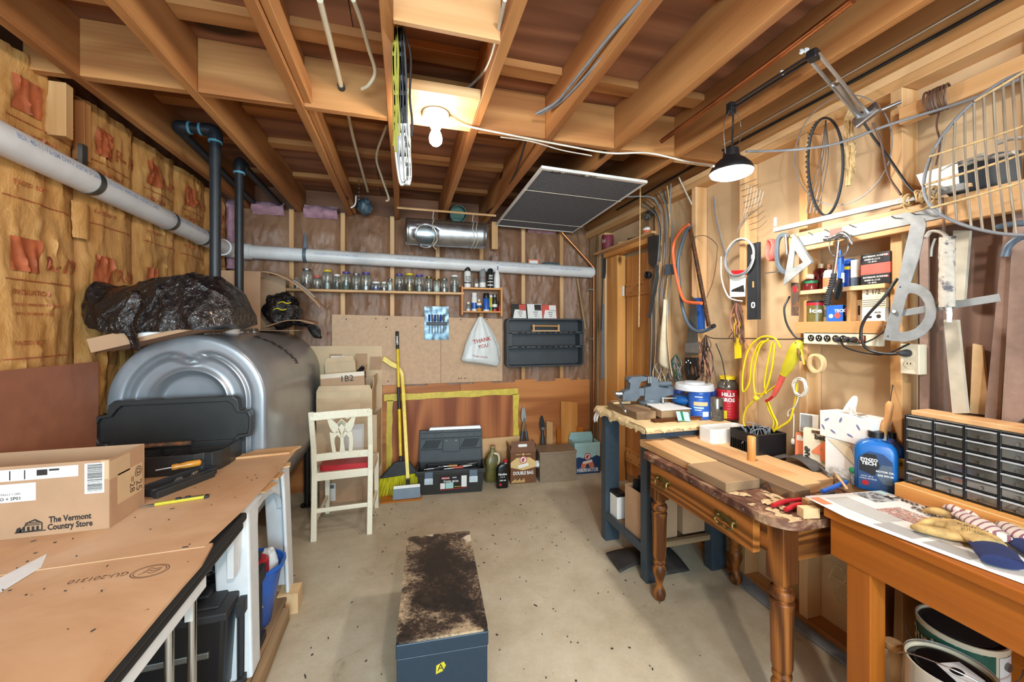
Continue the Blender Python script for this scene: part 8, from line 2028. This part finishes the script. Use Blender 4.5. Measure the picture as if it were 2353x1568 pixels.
# nails along the rail and small hooks
g=None
for k,u in enumerate((1822,1868,1905,1962,2060,2105)):
 a=W(u,548-(u-1822)*.19,1.80);rod('rail_nail',('bent nail at the far end of the wall rail','nail beside the speed square on the wall rail','nail just before the claw hammer on the rail','nail behind the hammer claw on the rail','nail below the broad steel square on the rail','nail beside the protractor plate top on the rail')[k],'nail',a,a+Vector((-.03,0,.008)),.0022,'steel_dull',None,6);
for o in bpy.data.objects:
 if o.name.startswith('rail_nail'):o['group']='nails along the wall rail'
o=W(1690,430,1.80)
t=tool('wire_mesh_scrap','curled scrap of fine wire mesh hanging under the work lamp','mesh',o)
for k in range(6):wire('mesh_wire',None,None,[(1720+7*k,425+3*k),(1712+6*k,480),(1694+5*k,535-8*k)],.0014,'steel_dull',1.83,4,parent=t)
for k in range(9):wire('mesh_wire',None,None,[(1700+3*(8-k),530-13*k),(1722+3*(8-k),522-13*k),(1738+3*(8-k),508-12*k)],.0014,'steel_dull',1.83,4,parent=t)
wire('sill_vines','dry straw-like wire tangle lying on the sill under the cherry bench','wire',[(1900,1340,1.85),(1920,1300,1.86),(1945,1330,1.86),(1915,1360,1.85),(1935,1390,1.85),(1950,1350,1.86),(1905,1320,1.86)],.003,'rope_tan')

# ================================================================ overhead: lamps, tubes, cables
t=thing('ceiling_bulb','bare glowing bulb in a white porcelain holder under the lamp board','lamp',(.145,1.87,2.42))
bc=Vector((.145,1.87,0))
G().lathe([(.062,2.4195),(.062,2.40),(.056,2.392),(.045,2.385),(.030,2.372),(.024,2.352),(.021,2.35)],bc,n=32).build('lamp_holder','white_gloss',t,smooth=40)
G().lathe([(.014,2.351),(.017,2.345),(.026,2.325),(.031,2.305),(.028,2.285),(.016,2.272),(.004,2.269)],bc,n=24).build('bulb','glow_white',t,smooth=60)
t=thing('work_lamp','hanging work lamp with a glowing disc, black shade and sprung arms clamped to the joist','lamp',(1.383,1.407,2.10))
lc=Vector((1.383,1.407,0));G().lathe([(.087,2.098),(.088,2.102),(.078,2.125),(.055,2.150),(.035,2.165),(.030,2.20),(.012,2.205)],lc,n=32,cap=False).build('shade','black',t,smooth=40);G().lathe([(.086,2.100),(.082,2.090),(.06,2.080),(.03,2.075),(.01,2.074)],lc,n=32).build('light_disc','glow_disc',t,smooth=60)
EL,AE,BR=Vector((1.43,1.085,2.405)),Vector((1.385,1.40,2.385)),P(1985,268,x=1.76)
off=(AE-EL).cross(UZ).normalized()*.012
for s_ in(-1,1):
 G().tube([EL+off*s_,AE+off*s_],.0055,6).build('arm_tube','black',t,smooth=50);G().tube([EL+UY*.016*s_,BR+UY*.016*s_],.0065,6).build('arm_tube','steel',t,smooth=50)
G().box(EL,(.04,.035,.035),rotz(.3)).build('elbow_bracket','black',t,bev=.006);G().box(AE+Vector((0,.01,-.005)),(.03,.03,.05)).build('arm_bracket','black',t,bev=.004);G().box(BR+Vector((.0,-.01,0)),(.02,.09,.045),Matrix.Rotation(-.35,3,'X')).build('clamp_bracket','steel',t,bev=.006);G().cyl(BR+Vector((0,-.04,-.005)),BR+Vector((.06,-.085,.02)),.007,n=10).build('clamp_screw','steel',t,smooth=40)
m_=EL.lerp(BR,.45);G().tube([m_,BR+Vector((0,.012,.01))],.010,8).build('arm_spring','steel',t,smooth=50)
for k,p in enumerate((EL+Vector((-.01,.02,.026)),EL+Vector((-.02,.03,.026)),EL.lerp(AE,.35)+UZ*.006,m_+UZ*.012)):G().cyl(p,p+Vector((-.004,-.008,.004)),.008,n=12).build('wing_nut','white',t,smooth=40)
for k,dx in enumerate((-.03,0,.028)):G().tube(spline([AE+Vector((dx*.6,0,-.02)),AE+Vector((dx*1.6,0,-.09)),lc+Vector((dx,0,2.17))],5),(.0018,.004,.0018)[k],6).build('hanger_wire',('steel','wire_black','steel')[k],t,smooth=60)
# cable from bulb to work lamp
q=[Vector((.20,1.86,2.405)),P(1075,290,z=2.41),P(1180,312,z=2.405),P(1300,335,z=2.40),P(1400,352,z=2.36),P(1490,352,z=2.35),P(1580,372,z=2.27),P(1640,382,d=1.66)]
G().tube(spline(q,6),.005,8).build('bulb_cable','wire_white',None,'pale cable running from the bare bulb across the joists to the work lamp','cable',smooth=60)
wire('loose_end_wire','short loose white wire hanging under the joist beside the bulb cable','wire',[P(1150,315,z=2.41),P(1220,325,z=2.40),P(1290,345,z=2.39),P(1360,358,z=2.37)],.003,'wire_white')
# hank of flat cable on the joist
jx=JX[3]+JW+.012
t=thing('cable_hank','long hank of olive, black and white cable hanging on the side of a joist','cable',(jx,1.45,2.5))
def H2(u,v,y=1.45):return P(u,v,y=y)
for k in range(16):
 u=905+2.0*k;top=H2(908+1.2*k,62+2*(k%3));q=rnd.uniform(-11,9);end=300+(k*37)%60
 pts=[top,H2(u+q,130),H2(u+q*.5+2,220),H2(u+q+3,end-40),H2(u+q+2,end)]
 G().tube(spline(pts,4),.006 if k<4 else .0042,6).build('cable_strand',('olive' if k<4 else('wire_black','wire_black','char_plastic')[k%3]),t,smooth=60)
for k in range(9):
 u=912+3.4*k;pts=[H2(u,285),H2(u-4+(k%3)*3,330),H2(u+2,390),H2(922+2*k,425-(k%4)*4),H2(934+1.2*k,405),H2(932+k,340),H2(930,290)]
 G().tube(spline(pts,4),.0048,6).build('cable_loop',('wire_white','wire_grey','wire_white')[k%3],t,smooth=60)
# tubes and cables through the blocking
def over(name,lab,cat,pts,r_,m_,n=8):return G().tube(spline(pts,6),r_,n).build(name,m_,None,lab,cat,smooth=60)
over('supply_tube','straight cream water tube passing through the blocking left of the cable hank','tube',[P(735,0,z=2.53),P(760,100,z=2.53),P(785,202,z=2.53)],.011,'cream');G().cyl(P(783,196,z=2.53),P(786,205,z=2.53),.016,n=14).build('tube_grommet','black_rubber',None,'dark grommet where the straight cream tube meets the blocking','grommet')
over('supply_tube','far run of the cream water tube beyond the blocking','tube',[P(800,262,z=2.58),P(815,330,z=2.58),P(845,440,z=2.58)],.010,'cream')
over('kinked_tube','kinked cream plastic tube drooping between joists beside the straight one','tube',[P(812,0,z=2.52),P(830,50,z=2.53),P(848,115,z=2.54),P(862,165,z=2.53),P(848,195,z=2.50),P(832,205,z=2.50)],.008,'cream')
over('kinked_tube','cream tube end hanging from the far joist bay near the back wall','tube',[P(888,290,z=2.55),P(865,360,z=2.55),P(878,410,z=2.50),P(893,455,z=2.43),P(888,462,z=2.42)],.008,'cream')
over('copper_tube','copper tube running along the double joist through the blocking','tube',[P(612,0,z=2.50),P(665,125,z=2.50),P(716,238,z=2.50)],.010,'copper');over('copper_tube','copper tube continuing beyond the blocking to the back wall','tube',[P(720,255,z=2.50),P(755,350,z=2.50),P(800,480,z=2.45)],.010,'copper')
over('copper_tube','long copper tube on the wall side of the ceiling beside the work lamp','tube',[P(1960,0,z=2.43),P(1735,170,z=2.43),P(1520,325,z=2.43)],.012,'copper')
for k,(dx,lab)in enumerate(((0,'grey cable stapled along the joist side right of the bulb, upper of two'),(9,'grey cable stapled along that joist, lower of two'))):over('joist_cable',lab,'cable',[P(1475+4*dx,0,z=2.46-.012*k),P(1400+3*dx,85,z=2.46-.012*k),P(1320+2*dx,185,z=2.47-.012*k),P(1278+dx,235,z=2.49),P(1232+dx,262,z=2.50)],.007,'wire_grey')
over('joist_cable','white cable stapled along the joist beside the cable hank','cable',[P(1160,0,z=2.46),P(1143,80,z=2.46),P(1122,150,z=2.48),P(1090,190,z=2.55),P(1052,218,z=2.58)],.007,'wire_white')
over('joist_cable','two-wire cable running on the far joist toward the back wall','cable',[P(1208,325,z=2.45),P(1185,395,z=2.45),P(1150,460,z=2.44),P(1118,490,z=2.43)],.006,'wire_black')
over('rim_cable','black cable stapled along the rim joist above the stud wall','cable',[Vector((1.872,.3,2.49)),Vector((1.872,1.2,2.485)),Vector((1.872,2.2,2.50)),Vector((1.872,3.2,2.49))],.007,'wire_black');over('rim_cable','white wire stapled along the rim joist above the black cable','wire',[Vector((1.876,.3,2.53)),Vector((1.876,1.2,2.53)),Vector((1.876,2.3,2.535))],.0025,'wire_white')
over('door_cable','grey cables sweeping from the ceiling to the bundle on the door stud','cable',[P(1380,455,z=2.40),P(1450,452,z=2.38),P(1500,455,x=1.80),P(1520,490,x=1.82)],.006,'wire_grey');over('door_cable','white cables dropping from the top plate onto the panel by the bow saws','cable',[P(1560,408,x=1.82),P(1575,440,x=1.84),P(1590,470,x=1.84)],.005,'wire_white')
t=thing('bead_chain','short bead chain hanging by a hook and foil duct end near the back wall','chain',P(826,420,y=3.5));ch=[P(825,365+8.5*k,y=3.45)for k in range(12)]
for k,p in enumerate(ch):G().blob(p,(.006,.006,.008),8,6).build('chain_link','steel_dull',t,smooth=60)
crumple(P(838,475,y=3.62),(.06,.06,.06),8.8,'foil','foil_duct_end','crumpled dark foil duct end between joists at the back wall','duct',22,14,.25)
wire('pipe_hook','white plastic hook hanging at the back end of the double joist','hook',[P(818,450,y=3.5),P(816,470,y=3.5),P(806,478,y=3.5)],.006,'white')
